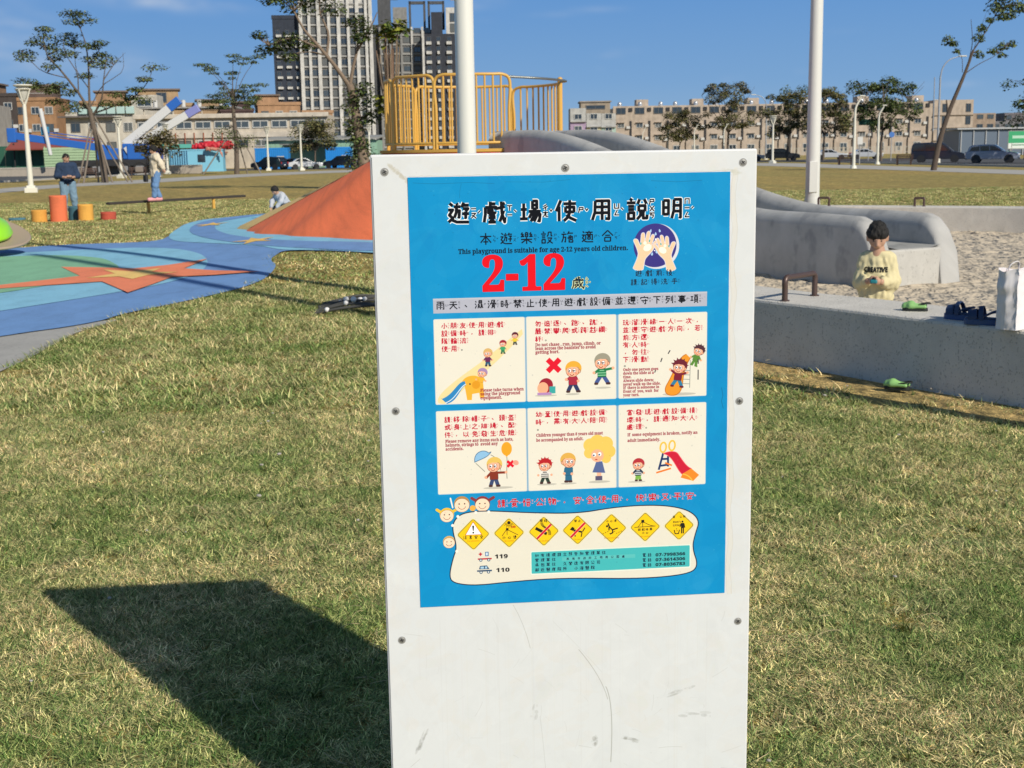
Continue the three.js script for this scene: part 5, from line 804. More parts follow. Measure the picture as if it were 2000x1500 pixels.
    if (i === 5) { g.lineWidth = 1; g.beginPath(); g.moveTo(-22, 0); g.lineTo(21, -1); g.moveTo(-6, -14); g.lineTo(-5, 0); g.moveTo(-7, -11); g.lineTo(-15, 0); g.moveTo(-4, -11); g.bezierCurveTo(4, -6, 10, -2, 20, -1); g.stroke(); g.fillRect(-8, -15, 6, 6); line(g, '遊戲時需', -15, 8, 5.6, 8, tiny); line(g, '小心', -7, 15, 5.6, 8, tiny); }
    if (i === 6) { line(g, '愛護公物', -13, -16, 5, 7, tiny); g.font = 'bold 6.4px sans-serif'; g.fillText("Don't", -13, -6); g.fillText('Litter', -13, 1); g.beginPath(); g.arc(7, -8, 2, 0, 7); g.fill(); g.lineWidth = 2; g.beginPath(); g.moveTo(4, -4); g.lineTo(2, 3); g.moveTo(10, -4); g.lineTo(12, 5); g.stroke(); g.fillRect(4, -5, 6.4, 11); g.fillRect(4.2, 4, 2.4, 13); g.fillRect(7.8, 4, 2.4, 13); g.lineWidth = 1.8; g.beginPath(); g.moveTo(-10, 9); g.lineTo(-8, 17); g.lineTo(-1, 17); g.lineTo(1, 9); g.stroke(); g.beginPath(); g.arc(-5, 7, 1, 0, 7); g.arc(-4, 11, 1, 0, 7); g.fill(); }
    if (i < 6) { g.fillStyle = '#a8581c'; g.font = '4px serif'; g.textAlign = 'center'; const t = ['For attention', 'Be careful', 'No smoking', 'No pets', 'Watch your step', 'Be careful'][i]; g.fillText(t, 0, i === 1 ? 18 : i === 0 ? 15 : 21); g.textAlign = 'left'; }
    g.restore();
  });
  // emergency numbers
  g.fillStyle = '#c0303c'; g.fillRect(188, 803, 28, 3); g.fillRect(190, 793, 7, 2.6); g.fillRect(192.2, 790.8, 2.6, 7); g.fillStyle = '#3a6a9c'; g.fillRect(203, 790, 7, 9); g.fillStyle = '#cfe2f2'; g.fillRect(204.4, 791.5, 4, 6);
  g.fillStyle = '#2c4a6c'; g.fillRect(186, 828, 30, 3); g.beginPath(); g.moveTo(190, 826); g.lineTo(192, 819); g.lineTo(206, 818.5); g.lineTo(211, 826); g.fill(); g.fillStyle = '#a9cfe8'; g.fillRect(193, 820.5, 7, 4.4); g.fillRect(202, 820.5, 4.5, 4.4);
  for (const [x, y] of [[194, 807], [210, 807], [194, 832.5], [209, 832.5]]) { g.fillStyle = '#2a4a66'; g.beginPath(); g.arc(x, y, 3.2, 0, 7); g.fill(); g.fillStyle = '#e6eaec'; g.beginPath(); g.arc(x, y, 1.7, 0, 7); g.fill(); }
  text('119', 222, 805, 12, '#16161c', { bold: true, face: 'sans-serif', width: 27 }); text('110', 224, 833.5, 12, '#16161c', { bold: true, face: 'sans-serif', width: 28 });
  // the teal box of contacts
  g.fillStyle = '#e6ecdf'; rr(294.5, 793, 330, 50, 3); g.fill(); g.fillStyle = '#46b8bb'; rr(296.5, 795, 325.5, 45.5, 2); g.fill();
  const cn = { colour: '#15263a', weight: 0.12, reading: false };
  line(g, '如有損壞請立即告知管理單位', 304, 806, 7.4, 11.4, cn); line(g, '管理單位', 304, 816, 7.4, 11.4, cn); line(g, '承包單位 久營造有限公司', 304, 826, 7.4, 11.4, cn); line(g, '鄰近醫療院所 小港醫院', 304, 836.6, 7.4, 11.4, cn);
  g.fillStyle = '#5cc0bf'; g.fillRect(359, 808.6, 150, 7.6); line(g, '高雄市政府工務局公園處', 368, 815, 5.2, 11.4, cn);
  ['07-7998366', '07-3614306', '07-8036783'].forEach((s, i) => { line(g, '電話', 524, 815.6 + i * 10.6, 7.4, 11.2, cn); text(s, 551, 815.2 + i * 10.6, 9.4, '#14202e', { bold: true, face: 'sans-serif', width: 62 }); });
  // cracks and creases in the film
  g.lineCap = 'round'; for (const [w, col, pts] of [[0.9, '#12709c', [[80, 54], [120, 56.5], [190, 55], [235, 58]]], [0.7, '#12709c', [[255, 55], [330, 57], [382, 53]]], [0.8, '#176f9a', [[172, 57], [169, 70], [168, 84]]], [1.1, '#15709e', [[540, 58], [590, 61], [640, 59]]], [0.6, '#167aa9', [[395, 235], [398, 262], [392, 276]]], [1.2, '#0f5f88', [[684, 470], [687, 486], [684, 497], [688, 512]]]]) { g.strokeStyle = col; g.globalAlpha = 0.7; g.lineWidth = w; g.beginPath(); pts.forEach((p, i) => (i ? g.lineTo(...p) : g.moveTo(...p))); g.stroke(); } g.globalAlpha = 1;
  for (let i = 0; i < 900; i++) { g.fillStyle = q() < 0.6 ? 'rgba(235,240,236,0.10)' : 'rgba(30,50,70,0.10)'; const s = 0.3 + q() * 1.2; g.beginPath(); g.ellipse(X0 + q() * 626, Y0 + q() * 857, s, s * (0.4 + q()), q() * 3, 0, 7); g.fill(); }
  const t = new THREE.CanvasTexture(c); t.colorSpace = THREE.SRGBColorSpace; t.anisotropy = 8; return t;
}
// painted sheet: grime, scuffs, old glue
function panelTexture() {
  const K = 1.25, c = canvasOf(Math.round(750 * K), Math.round(1500 * K)), g = c.getContext('2d'), q = mulberry(9);
  g.scale(K, K); g.fillStyle = '#d6dadc'; g.fillRect(0, 0, 750, 1500);
  for (let i = 0; i < 2600; i++) { const d = q(); g.fillStyle = d < 0.4 ? 'rgba(200,204,203,0.035)' : d < 0.7 ? 'rgba(232,236,236,0.05)' : 'rgba(196,194,186,0.04)'; g.beginPath(); g.ellipse(q() * 750, q() * 1500, 2 + q() * q() * 60, 2 + q() * q() * 40, q() * 3, 0, 7); g.fill(); }
  for (let i = 0; i < 1500; i++) { g.fillStyle = 'rgba(120,122,118,' + (0.05 + 0.15 * q()) + ')'; g.beginPath(); g.arc(q() * 750, q() * 1500, 0.25 + 0.5 * q() * q(), 0, 7); g.fill(); }
  // rain streaks under the print
  for (let i = 0; i < 60; i++) { g.fillStyle = 'rgba(196,196,190,' + (0.04 + q() * 0.07) + ')'; const x = 60 + q() * 640; g.fillRect(x, 905 + q() * 60, 0.6 + q() * 3, 80 + q() * 420); }
  // glue left round the print
  g.strokeStyle = '#d8d5ca'; g.lineWidth = 9; g.globalAlpha = 0.5; g.beginPath(); g.moveTo(704, 40); for (let y = 40; y < 905; y += 12) g.lineTo(703 + 3 * Math.sin(y * 0.05) + q() * 2.5, y); g.stroke(); g.globalAlpha = 0.45; g.lineWidth = 0.7; g.strokeStyle = '#b5ab94'; for (const o of [-5, 4.5]) { g.beginPath(); for (let y = 40; y < 905; y += 9) g.lineTo(704 + o + 2.4 * Math.sin(y * 0.05) + q() * 2.2, y); g.stroke(); }
  g.globalAlpha = 0.6; g.strokeStyle = '#c2b8a6'; g.lineWidth = 1; g.beginPath(); for (let x = 72; x < 694; x += 8) g.lineTo(x, 40.5 + q() * 2.4); g.stroke();
  g.fillStyle = '#bdb9ab'; for (let i = 0; i < 90; i++) { const t = q(); g.globalAlpha = 0.10 + 0.25 * q(); g.beginPath(); g.ellipse(34 + t * 34 + q() * 5, 18 + t * 30 + q() * 6, 1 + q() * 4, 1 + q() * 2.4, 0.8, 0, 7); g.fill(); }
  for (let i = 0; i < 40; i++) { g.globalAlpha = 0.12; g.beginPath(); g.ellipse(680 + q() * 36, 38 + q() * 12, 1 + q() * 7, 1 + q() * 2, 0, 0, 7); g.fill(); }
  // hairline scratches and heel marks
  g.lineCap = 'round'; const scr = (w, a, pts) => { g.globalAlpha = a; g.lineWidth = w; g.strokeStyle = '#8a8a82'; g.beginPath(); pts.forEach((p, i) => (i ? g.quadraticCurveTo(p[0], p[1], p[2], p[3]) : g.moveTo(...p))); g.stroke(); };
  scr(0.8, 0.55, [[258, 905], [280, 945, 292, 1000]]); scr(0.6, 0.3, [[340, 945], [400, 1010, 440, 1060]]); scr(1, 0.6, [[392, 1008], [440, 1070, 452, 1120]]); scr(1.3, 0.7, [[448, 1092], [466, 1130, 458, 1260]]); scr(0.6, 0.4, [[310, 1150], [318, 1220, 322, 1300]]); scr(0.8, 0.5, [[40, 1245], [52, 1235, 60, 1228]]); scr(0.7, 0.4, [[560, 1235], [590, 1232, 610, 1236]]);
  for (let i = 0; i < 46; i++) { const x = 40 + q() * 670, y = 930 + q() * 380, a = q() * 6, l = 4 + q() * 40; scr(0.3 + q() * 0.5, 0.12 + q() * 0.2, [[x, y], [x + Math.cos(a) * l * 0.5 + 3, y + Math.sin(a) * l * 0.5, x + Math.cos(a) * l, y + Math.sin(a) * l]]); }
  const mark = (x, y, w, h, a, k) => { g.save(); g.translate(x, y); g.rotate(a); for (let i = 0; i < k; i++) { g.globalAlpha = 0.06 + q() * 0.09; g.fillStyle = '#6d6d66'; g.beginPath(); g.ellipse((q() - 0.5) * w, (q() - 0.5) * h, 1 + q() * w * 0.22, 0.5 + q() * h * 0.3, 0, 0, 7); g.fill(); } g.restore(); };
  mark(64, 1190, 44, 8, -1.15, 26); mark(500, 1212, 34, 8, 0.25, 30); mark(610, 1110, 50, 8, -0.3, 14); mark(640, 1165, 60, 12, 0.1, 12); mark(425, 1213, 14, 20, 0, 18); mark(300, 1140, 14, 30, 0.2, 8);
  g.globalAlpha = 1;
  const t = new THREE.CanvasTexture(c); t.colorSpace = THREE.SRGBColorSpace; t.anisotropy = 8; return t;
}
{
  const yaw = 0.0912, sign = thing('notice_board', 'tall white painted board with a blue playground rules poster and corner screws', 'notice board', [0.1115, 0, -2.493], yaw);
  const body = rbox(0.75, 1.55, 0.05, 0.004, 0, 0.728, -0.0265, 3);
  const white = phys(rgb(0.69, 0.70, 0.705), 0.5);
  part('board_frame', body, white, sign);
  const face = new THREE.PlaneGeometry(0.742, 1.492); { const p = face.attributes.position, uv = face.attributes.uv; for (let i = 0; i < p.count; i++) uv.setXY(i, p.getX(i) / 0.75 + 0.5, (p.getY(i) + 0.746 + 0.004) / 1.5); }
  part('painted_face', face.translate(0, 0.753, 0.0005), phys(0xffffff, 0.55, { map: panelTexture(), specularIntensity: 0.7 }), sign);
  // the print: a thin film, a little lifted along its top and right edges
  const W = 0.626, H = 0.857, pg = new THREE.PlaneGeometry(W, H, 60, 80), p = pg.attributes.position;
  for (let i = 0; i < p.count; i++) {
    const u = p.getX(i) / W + 0.5, v = 0.5 - p.getY(i) / H;
    const lift = 0.0035 * Math.exp(-v * 60) * Math.max(0, fbm2(u * 7, 2, 3)) + 0.003 * Math.exp(-(1 - u) * 45) * Math.max(0, fbm2(v * 8, 9, 3)) + 0.00035 * fbm2(u * 9, v * 12, 3);
    p.setZ(i, 0.0016 + Math.max(-0.0004, lift));
  }
  pg.computeVertexNormals(); pg.translate(-0.375 + 0.07 + W / 2, 1.503 - 0.0435 - H / 2, 0);
  const poster = part('poster', pg, phys(0xffffff, 0.6, { map: posterTexture(), specularIntensity: 0.3 }), sign); poster.userData.label = 'sky blue printed poster of playground rules in Chinese and English';
  const steel = std(rgb(0.30, 0.30, 0.29), 0.55, { metalness: 0.7 }), dark = std(rgb(0.03, 0.03, 0.03), 0.8);
  for (const [x, y] of [[27, 32.6], [372.6, 30.8], [721, 26], [33.3, 495.4], [721.2, 498.6], [30.5, 968.3], [725.1, 963.8]]) {
    const s = part('screw', new THREE.LatheGeometry([[0, 0.0010], [0.004, 0.0010], [0.0052, 0.0008], [0.0058, 0.0002], [0.0058, 0]].map((a) => new THREE.Vector2(...a)), 20).rotateX(Math.PI / 2), steel, sign); s.position.set(x / 1000 - 0.375, 1.503 - y / 1000, 0.001);
    part('screw_slot', [box(0.0074, 0.0019, 0.0004, 0, 0, 0.0011), box(0.0019, 0.0074, 0.0004, 0, 0, 0.00112)], dark, s).rotation.z = R(0, 3);
    part('washer', new THREE.RingGeometry(0.0050, 0.0078, 22).translate(0, 0, 0.0002), std(rgb(0.3, 0.3, 0.29), 0.6), s);
  }
}
// ---------------------------------------------------------------- the slide mound
const yellowPaint = phys(rgb(0.66, 0.38, 0.07), 0.45, { clearcoat: 0.25, clearcoatRoughness: 0.35 });
const CX = -0.6, CZ = -23, PR = 1.6, PH = 1.56;
{
  const mound = thing('climbing_mound', 'orange rubber covered mound with a yellow edge under the railed platform', 'mound', [CX, 0, CZ]);
  const keys = [[-10, 3.3], [60, 2.9], [90, 3.1], [118, 3.2], [140, 3.1], [164, 3.4], [190, 4.2], [203, 4.9], [219, 6.4], [245, 5.6], [290, 4.2], [350, 3.3], [420, 2.9]];
  const foot = (deg) => { let d = deg; while (d < -10) d += 360; while (d > 350) d -= 360; let k = 0; while (d > keys[k + 1][0]) k++; const t = (d - keys[k][0]) / (keys[k + 1][0] - keys[k][0]); return keys[k][1] + (keys[k + 1][1] - keys[k][1]) * smooth(0, 1, t); };
  const skin = (a0, a1, na, nr, lift, rIn = PR, over = 0) => {
    const pos = [], idx = [], uv = [];
    for (let i = 0; i <= na; i++) { const a = a0 + (a1 - a0) * i / na, rad = a * Math.PI / 180, rf = foot(a) + over; for (let j = 0; j <= nr; j++) { const t = j / nr, r = rIn + (rf - rIn) * t, x = Math.cos(rad) * r, z = Math.sin(rad) * r, gy = ground(CX + x, CZ + z), y = PH + (gy - PH) * (0.94 * t + 0.06 * smooth(0, 1, t)); pos.push(x, y + lift + (t > 0.999 ? -0.03 : 0), z); uv.push(r * rad, t * rf); } }
    for (let i = 0; i < na; i++) for (let j = 0; j < nr; j++) { const q = i * (nr + 1) + j, w = q + nr + 1; idx.push(q, w, q + 1, w, w + 1, q + 1); }
    const g = new THREE.BufferGeometry(); g.setAttribute('position', new THREE.Float32BufferAttribute(pos, 3)); g.setAttribute('uv', new THREE.Float32BufferAttribute(uv, 2)); g.setIndex(idx); g.computeVertexNormals(); return g;
  };
  part('slope', skin(-10, 350, 120, 24, 0), rubber('#f97e50'), mound);
  tag(part('edge_strip', skin(203, 222, 16, 30, 0.03), rubber('#ecc882'), mound), 'yellow rubber strip down the edge');
  part('platform', new THREE.CylinderGeometry(PR + 0.06, PR + 0.06, 0.05, 60).translate(0, PH + 0.012, 0), rubber('#c9a14a'), mound);
  // railing: bent panels of yellow tube round the platform
  const rail = thing('guard_rail', 'yellow tubular guard rail of upright bars round the mound top', 'railing', [CX, PH + 0.036, CZ]);
  const at = (deg, y, r = PR - 0.06) => V(Math.cos(deg * Math.PI / 180) * r, y, Math.sin(deg * Math.PI / 180) * r);
  const panel = (a0, a1, top) => {
    const n = 10, arc = (y) => Array.from({ length: n + 1 }, (_, i) => at(a0 + (a1 - a0) * i / n, y));
    part('frame_tube', tube([at(a0, 0), at(a0, top * 0.5), at(a0, top - 0.06), ...arc(top).slice(1, -1), at(a1, top - 0.06), at(a1, top * 0.5), at(a1, 0)], 0.026, 90, 8), yellowPaint, rail);
    part('bottom_tube', tube(arc(0.1), 0.022, 24, 8), yellowPaint, rail);
    const len = Math.abs(a1 - a0) * Math.PI / 180 * PR, k = Math.max(2, Math.round(len / 0.145));
    for (let i = 1; i < k; i++) { const d = a0 + (a1 - a0) * i / k; part('bar', bar(at(d, 0.1), at(d, top - 0.005), 0.017, 0.017, 8), yellowPaint, rail); }
  };
  panel(66, 112, 1.2); panel(114, 150, 1.2); panel(152, 186, 1.17); panel(188, 224, 1.15); panel(226, 262, 1.15); panel(264, 296, 1.15); panel(298, 352, 1.12);
  part('post', [cyl(0.045, 0.045, 1.2, ...at(354, -0.02).toArray(), 14), ball(0.05, ...at(354, 1.18).toArray())], yellowPaint, rail);
  part('top_tube', tube([at(66, 1.16), at(45, 1.13, PR + 0.1), at(20, 1.12, PR + 0.1), at(354, 1.14)], 0.02, 20, 8), std(rgb(0.2, 0.21, 0.2), 0.4, { metalness: 0.6 }), rail);
  // slide: a concrete trough with two thick rounded walls
  const slide = thing('concrete_slide', 'grey cast concrete slide with thick rounded side walls ending in the sandpit', 'slide');
  const A = V(0.55, 0, -21.7), B = V(4.62, 0, -14.35), dir = B.clone().sub(A).normalize(), nor = V(-dir.z, 0, dir.x).multiplyScalar(-1), L = A.distanceTo(B);   // nor: to the far, right-hand side
  if (nor.x < 0) nor.negate();
  const chute = (s) => { const t = s / L; return 1.56 - 1.18 * smooth(0.06, 0.80, t) * (0.85 + 0.15 * t) - 0.02 * t; };
  const ends = (s) => { const e = Math.max(0, s - (L - 0.42)) / 0.42; return Math.sqrt(Math.max(0, 1 - e * e)); };
  const crest = (s) => chute(s) + 0.32 + 0.06 * smooth(0.5, 0.9, s / L);
  const wall = (off, w) => {
    const pos = [], idx = [], n = 70, m = 18, uv = [];
    for (let i = 0; i <= n; i++) {
      const s = -0.6 + (L + 0.6) * Math.pow(i / n, 0.8), c = A.clone().addScaledVector(dir, s).addScaledVector(nor, off), e = ends(s), top = (crest(Math.max(0, s)) + 0.2) * e - 0.2, b0 = -0.25, cap = Math.min(w / 2, 0.17);
      for (let j = 0; j <= m; j++) {
        let x, y; const half = w / 2; if (j < 4) { x = -half; y = b0 + (top - cap - b0) * j / 4; } else if (j > m - 4) { x = half; y = b0 + (top - cap - b0) * (m - j) / 4; } else { const a = Math.PI * (1 - (j - 4) / (m - 8)); x = Math.cos(a) * half; y = top - cap + Math.sin(a) * cap; }
        const q = c.clone().addScaledVector(nor, x); pos.push(q.x, y, q.z); uv.push(s, y + x);
      }
    }
    for (let i = 0; i < n; i++) for (let j = 0; j < m; j++) { const a = i * (m + 1) + j, b = a + m + 1; idx.push(a, b, a + 1, b, b + 1, a + 1); }
    for (const e of [0, n]) for (let j = 1; j < m; j++) { const a = e * (m + 1); if (e) idx.push(a, a + j, a + j + 1); else idx.push(a, a + j + 1, a + j); }
    const g = new THREE.BufferGeometry(); g.setAttribute('position', new THREE.Float32BufferAttribute(pos, 3)); g.setAttribute('uv', new THREE.Float32BufferAttribute(uv, 2)); g.setIndex(idx); g.computeVertexNormals(); return g;
  };
  const cst = noiseTexture(512, (u, v) => { const k = 0.84 + 0.2 * pf(u, v, 4, 5, 31) + 0.05 * (rnd() - 0.5), st = smooth(0.1, 0.5, pf(u, v, 6, 4, 60)); return [k * (1 - 0.25 * st), k * (1 - 0.24 * st), k * (1 - 0.22 * st)]; }, false, 0.45);
  const cem = std(rgb(0.50, 0.495, 0.475), 0.8, { map: cst, bumpMap: repeatOf(grit, 1.5), bumpScale: 0.004 });
  part('side_wall', wall(-0.52, 0.30), cem, slide); part('side_wall', wall(0.52, 0.30), cem, slide);
  { const pos = [], idx = [], uv = [], n = 60; for (let i = 0; i <= n; i++) { const s = -0.6 + (L - 0.12 + 0.6) * i / n, c = A.clone().addScaledVector(dir, s); for (let j = 0; j <= 6; j++) { const x = -0.42 + 0.84 * j / 6, q = c.clone().addScaledVector(nor, x); pos.push(q.x, chute(Math.max(0, s)) + 0.05 * (x / 0.42) ** 2, q.z); uv.push(s, x); } }
    for (let i = 0; i < n; i++) for (let j = 0; j < 6; j++) { const a = i * 7 + j, b = a + 7; idx.push(a, b, a + 1, b, b + 1, a + 1); }
    const g = new THREE.BufferGeometry(); g.setAttribute('position', new THREE.Float32BufferAttribute(pos, 3)); g.setAttribute('uv', new THREE.Float32BufferAttribute(uv, 2)); g.setIndex(idx); g.computeVertexNormals();
    part('chute', g, std(rgb(0.46, 0.46, 0.44), 0.6, { map: cst }), slide);
    const e = A.clone().addScaledVector(dir, L - 0.16), f = metreUV(rbox(0.8, chute(L) + 0.35, 0.14, 0.03)); f.rotateY(Math.atan2(dir.x, dir.z)); f.translate(e.x, (chute(L) + 0.35) / 2 - 0.33, e.z); part('end_face', f, concrete(0.5, 0.49, 0.46), slide); }
}
// ---------------------------------------------------------------- sandpit and its low wall
const nearWall = new THREE.CatmullRomCurve3([[5.6, -4], [4.3, -5.3], [3.6, -6.3], [2.97, -7.28], [2.45, -8.08], [2.11, -8.62], [1.76, -9.11], [1.05, -10.5], [0.72, -12.2], [0.58, -14.2], [0.65, -16.5], [1.1, -18.6]].map(([x, z]) => V(x, 0, z)));
const farWall = new THREE.CatmullRomCurve3([[2.2, -25.6], [3.6, -25.2], [5.7, -24.1], [7.3, -23.2], [8.8, -22.2], [10.5, -20.4], [12.2, -17.5], [13, -13], [12, -8], [9.5, -4.5]].map(([x, z]) => V(x, 0, z)));
const sandY = (x, z) => -0.10 + 0.09 * smooth(10, 20, -z) + 0.035 * fbm2(x * 2.2, z * 2.2, 3) + 0.045 * Math.abs(fbm2(x * 4.5 + 3, z * 4.5, 3));
{
  const pts = [...nearWall.getPoints(40), ...farWall.getPoints(40)], s = new THREE.Shape(pts.map((p) => new THREE.Vector2(p.x, -p.z)));
  let g = new THREE.ShapeGeometry(s); g = new TessellateModifier(0.16, 12).modify(g); const p = g.attributes.position, uv = new Float32Array(p.count * 2);
  for (let i = 0; i < p.count; i++) { const x = p.getX(i), z = -p.getY(i); p.setXYZ(i, x, sandY(x, z) + 0.02, z); uv[2 * i] = x; uv[2 * i + 1] = z; }
  g.setAttribute('uv', new THREE.BufferAttribute(uv, 2)); g = mergeVertices(g.deleteAttribute('normal')); g.computeVertexNormals();
  const sandTex = noiseTexture(512, (u, v) => { const k = 0.9 + 0.14 * pf(u, v, 6, 4, 71) + 0.14 * (rnd() - 0.5); return [k, k * 0.985, k * 0.96]; }, false, 0.7), dents = noiseTexture(512, (u, v) => 0.5 + 0.5 * pf(u, v, 9, 4, 81), false, 0.35);
  struct('sand', g, std(rgb(0.60, 0.52, 0.405), 1, { map: sandTex, bumpMap: dents, bumpScale: 0.14 }), 'pale beige sand full of footprints');
  // walls: swept section with eased edges
  const sweep = (curve, n, width, top, bottom) => {
    const e = Math.sign(width), sec = [[0, bottom], [0, top - 0.02], [0.006 * e, top - 0.006], [0.02 * e, top], [width - 0.02 * e, top], [width - 0.006 * e, top - 0.006], [width, top - 0.02], [width, bottom]], pos = [], idx = [], uv = [], m = sec.length;
    for (let i = 0; i <= n; i++) { const t = i / n, c = curve.getPointAt(t), d = curve.getTangentAt(t), nx = -d.z, nz = d.x; sec.forEach(([o, y], j) => { pos.push(c.x + nx * o, y, c.z + nz * o); uv.push(t * curve.getLength(), j < 3 ? y : j < 5 ? top + o : top + width + top - y); }); }
    for (let i = 0; i < n; i++) for (let j = 0; j < m - 1; j++) { const a = i * m + j, b = a + m; idx.push(a, a + 1, b, b, a + 1, b + 1); }
    let gg = new THREE.BufferGeometry(); gg.setAttribute('position', new THREE.Float32BufferAttribute(pos, 3)); gg.setAttribute('uv', new THREE.Float32BufferAttribute(uv, 2)); gg.setIndex(idx); if (width > 0) { const ix = gg.index.array; for (let i = 0; i < ix.length; i += 3) { const t = ix[i]; ix[i] = ix[i + 1]; ix[i + 1] = t; } } return toCreasedNormals(gg, 0.35);
  };
  const render = noiseTexture(1024, (u, v) => { const k = 0.93 + 0.1 * pf(u, v, 4, 4, 90) + 0.06 * pf(u, v, 80, 2, 92) + 0.05 * (rnd() - 0.5), hole = pn(u, v, 64, 95) > 0.6 ? 0.72 : 1; return [k * hole, k * hole, k * hole * 0.985]; }, false, 0.9);
  const rough = noiseTexture(1024, (u, v) => { const hole = pn(u, v, 64, 95) > 0.6 ? 0.25 : 0.6; return hole + 0.3 * pf(u, v, 70, 3, 97) + 0.12 * pf(u, v, 16, 3, 98); }, false, 0.9);
  const wm = std(rgb(0.66, 0.63, 0.575), 0.95, { map: render, bumpMap: rough, bumpScale: 0.006 });
  const w1 = part('sandpit_wall', sweep(nearWall, 80, 0.64, 0.45, -0.3), wm, scene); tag(w1, 'rough grey concrete seat wall in front of the boy with sandals and bag on it', 'wall');
  const w2 = part('sandpit_wall', sweep(farWall, 70, -0.55, 0.45, -0.3), wm, scene); tag(w2, 'pale concrete wall at the back of the sandpit with two small rails', 'wall');
  // brown rails on the walls
  const brown = std(rgb(0.10, 0.065, 0.055), 0.4, { metalness: 0.3 });
  const hoop = (a, b, h, label) => { const t = thing('wall_rail', label, 'rail', [a[0], 0.45, a[1]], 0, 'rails fixed on the sandpit walls'), d = V(b[0] - a[0], 0, b[1] - a[1]), up = V(0, h, 0), k = d.clone().multiplyScalar(0.16); part('rail_tube', tube([V(0, 0, 0), V(0, h * 0.5, 0), V(0, h * 0.86, 0), k.clone().multiplyScalar(0.35).setY(h), k.clone().multiplyScalar(1.2).setY(h), d.clone().multiplyScalar(0.5).setY(h), d.clone().sub(k.clone().multiplyScalar(1.2)).setY(h), d.clone().sub(k.clone().multiplyScalar(0.35)).setY(h), d.clone().setY(h * 0.86), d.clone().setY(h * 0.5), d.clone()], 0.021, 70, 10), brown, t); for (const e of [V(0, 0, 0), d]) part('base_plate', cyl(0.034, 0.034, 0.008, e.x, 0.0, e.z, 14), brown, t); };
  hoop([1.93, -8.97], [2.21, -9.27], 0.165, 'brown tube rail on the near sandpit wall');
  hoop([5.80, -24.2], [5.98, -24.12], 0.15, 'small brown tube rail on the back sandpit wall beside the tall mast'); hoop([7.34, -23.35], [7.48, -23.27], 0.15, 'small brown tube rail in the middle of the back sandpit wall'); hoop([8.96, -22.35], [9.1, -22.2], 0.15, 'small brown tube rail at the far end of the back sandpit wall');
}
// ---------------------------------------------------------------- poles
{
  const white = phys(rgb(0.72, 0.72, 0.66), 0.4, { clearcoat: 0.3, clearcoatRoughness: 0.3 });
  const pole = thing('white_pole', 'thick glossy white pole standing behind the notice board with a thin rope', 'pole', [-0.40, 0, -12.6]);
  part('shaft', cyl(0.092, 0.085, 11.5, 0, 0, 0, 40), white, pole); part('base_flange', [cyl(0.19, 0.19, 0.03, 0, 0, 0, 30), cyl(0.11, 0.1, 0.12, 0, 0.03, 0, 30)], white, pole);
  part('cap', ball(0.086, 0, 11.5, 0), white, pole);
  part('rope', tube([V(-0.14, 3.05, 0.06), V(-0.13, 3.6, 0.06), V(-0.12, 5, 0.05), V(-0.1, 11.3, 0.02)], 0.008, 40, 6), std(rgb(0.05, 0.08, 0.14), 0.8), pole); part('rope_cleat', rbox(0.05, 0.12, 0.04, 0.008, -0.105, 3.0, 0.05), white, pole);
  // floodlight mast behind the sandpit
  const grey = phys(rgb(0.66, 0.66, 0.62), 0.42, { clearcoat: 0.2, clearcoatRoughness: 0.35 });
  const mast = thing('light_mast', 'tall tapering pale steel mast with a service door behind the sandpit', 'mast', [6.15, 0, -26.2]);
  part('shaft', cyl(0.145, 0.095, 10, 0, 0, 0, 32), grey, mast); part('service_door', rbox(0.17, 0.62, 0.05, 0.012, -0.02, 0.95, 0.135), grey, mast); part('collar', [cyl(0.17, 0.155, 0.5, 0, 0.02, 0, 32)], grey, mast); part('arm', tube([V(-0.7, 9.9, 0), V(0, 10, 0), V(0.7, 9.9, 0)], 0.05, 12, 8), grey, mast); for (const s of [-0.75, 0.75]) part('floodlight', rbox(0.4, 0.14, 0.3, 0.03, s, 9.82, 0.05), grey, mast);
  part('cable_band', cyl(0.118, 0.116, 0.03, 0, 4.75, 0, 28), std(rgb(0.1, 0.1, 0.1), 0.6), mast);
  // a second pole of the same kind stands just out of view by the wall: its shadow lies along the wall
  dup(pole, [3.30, 0, -6.12], 0.4, 'white pole beside the near sandpit wall, out of the picture');
}
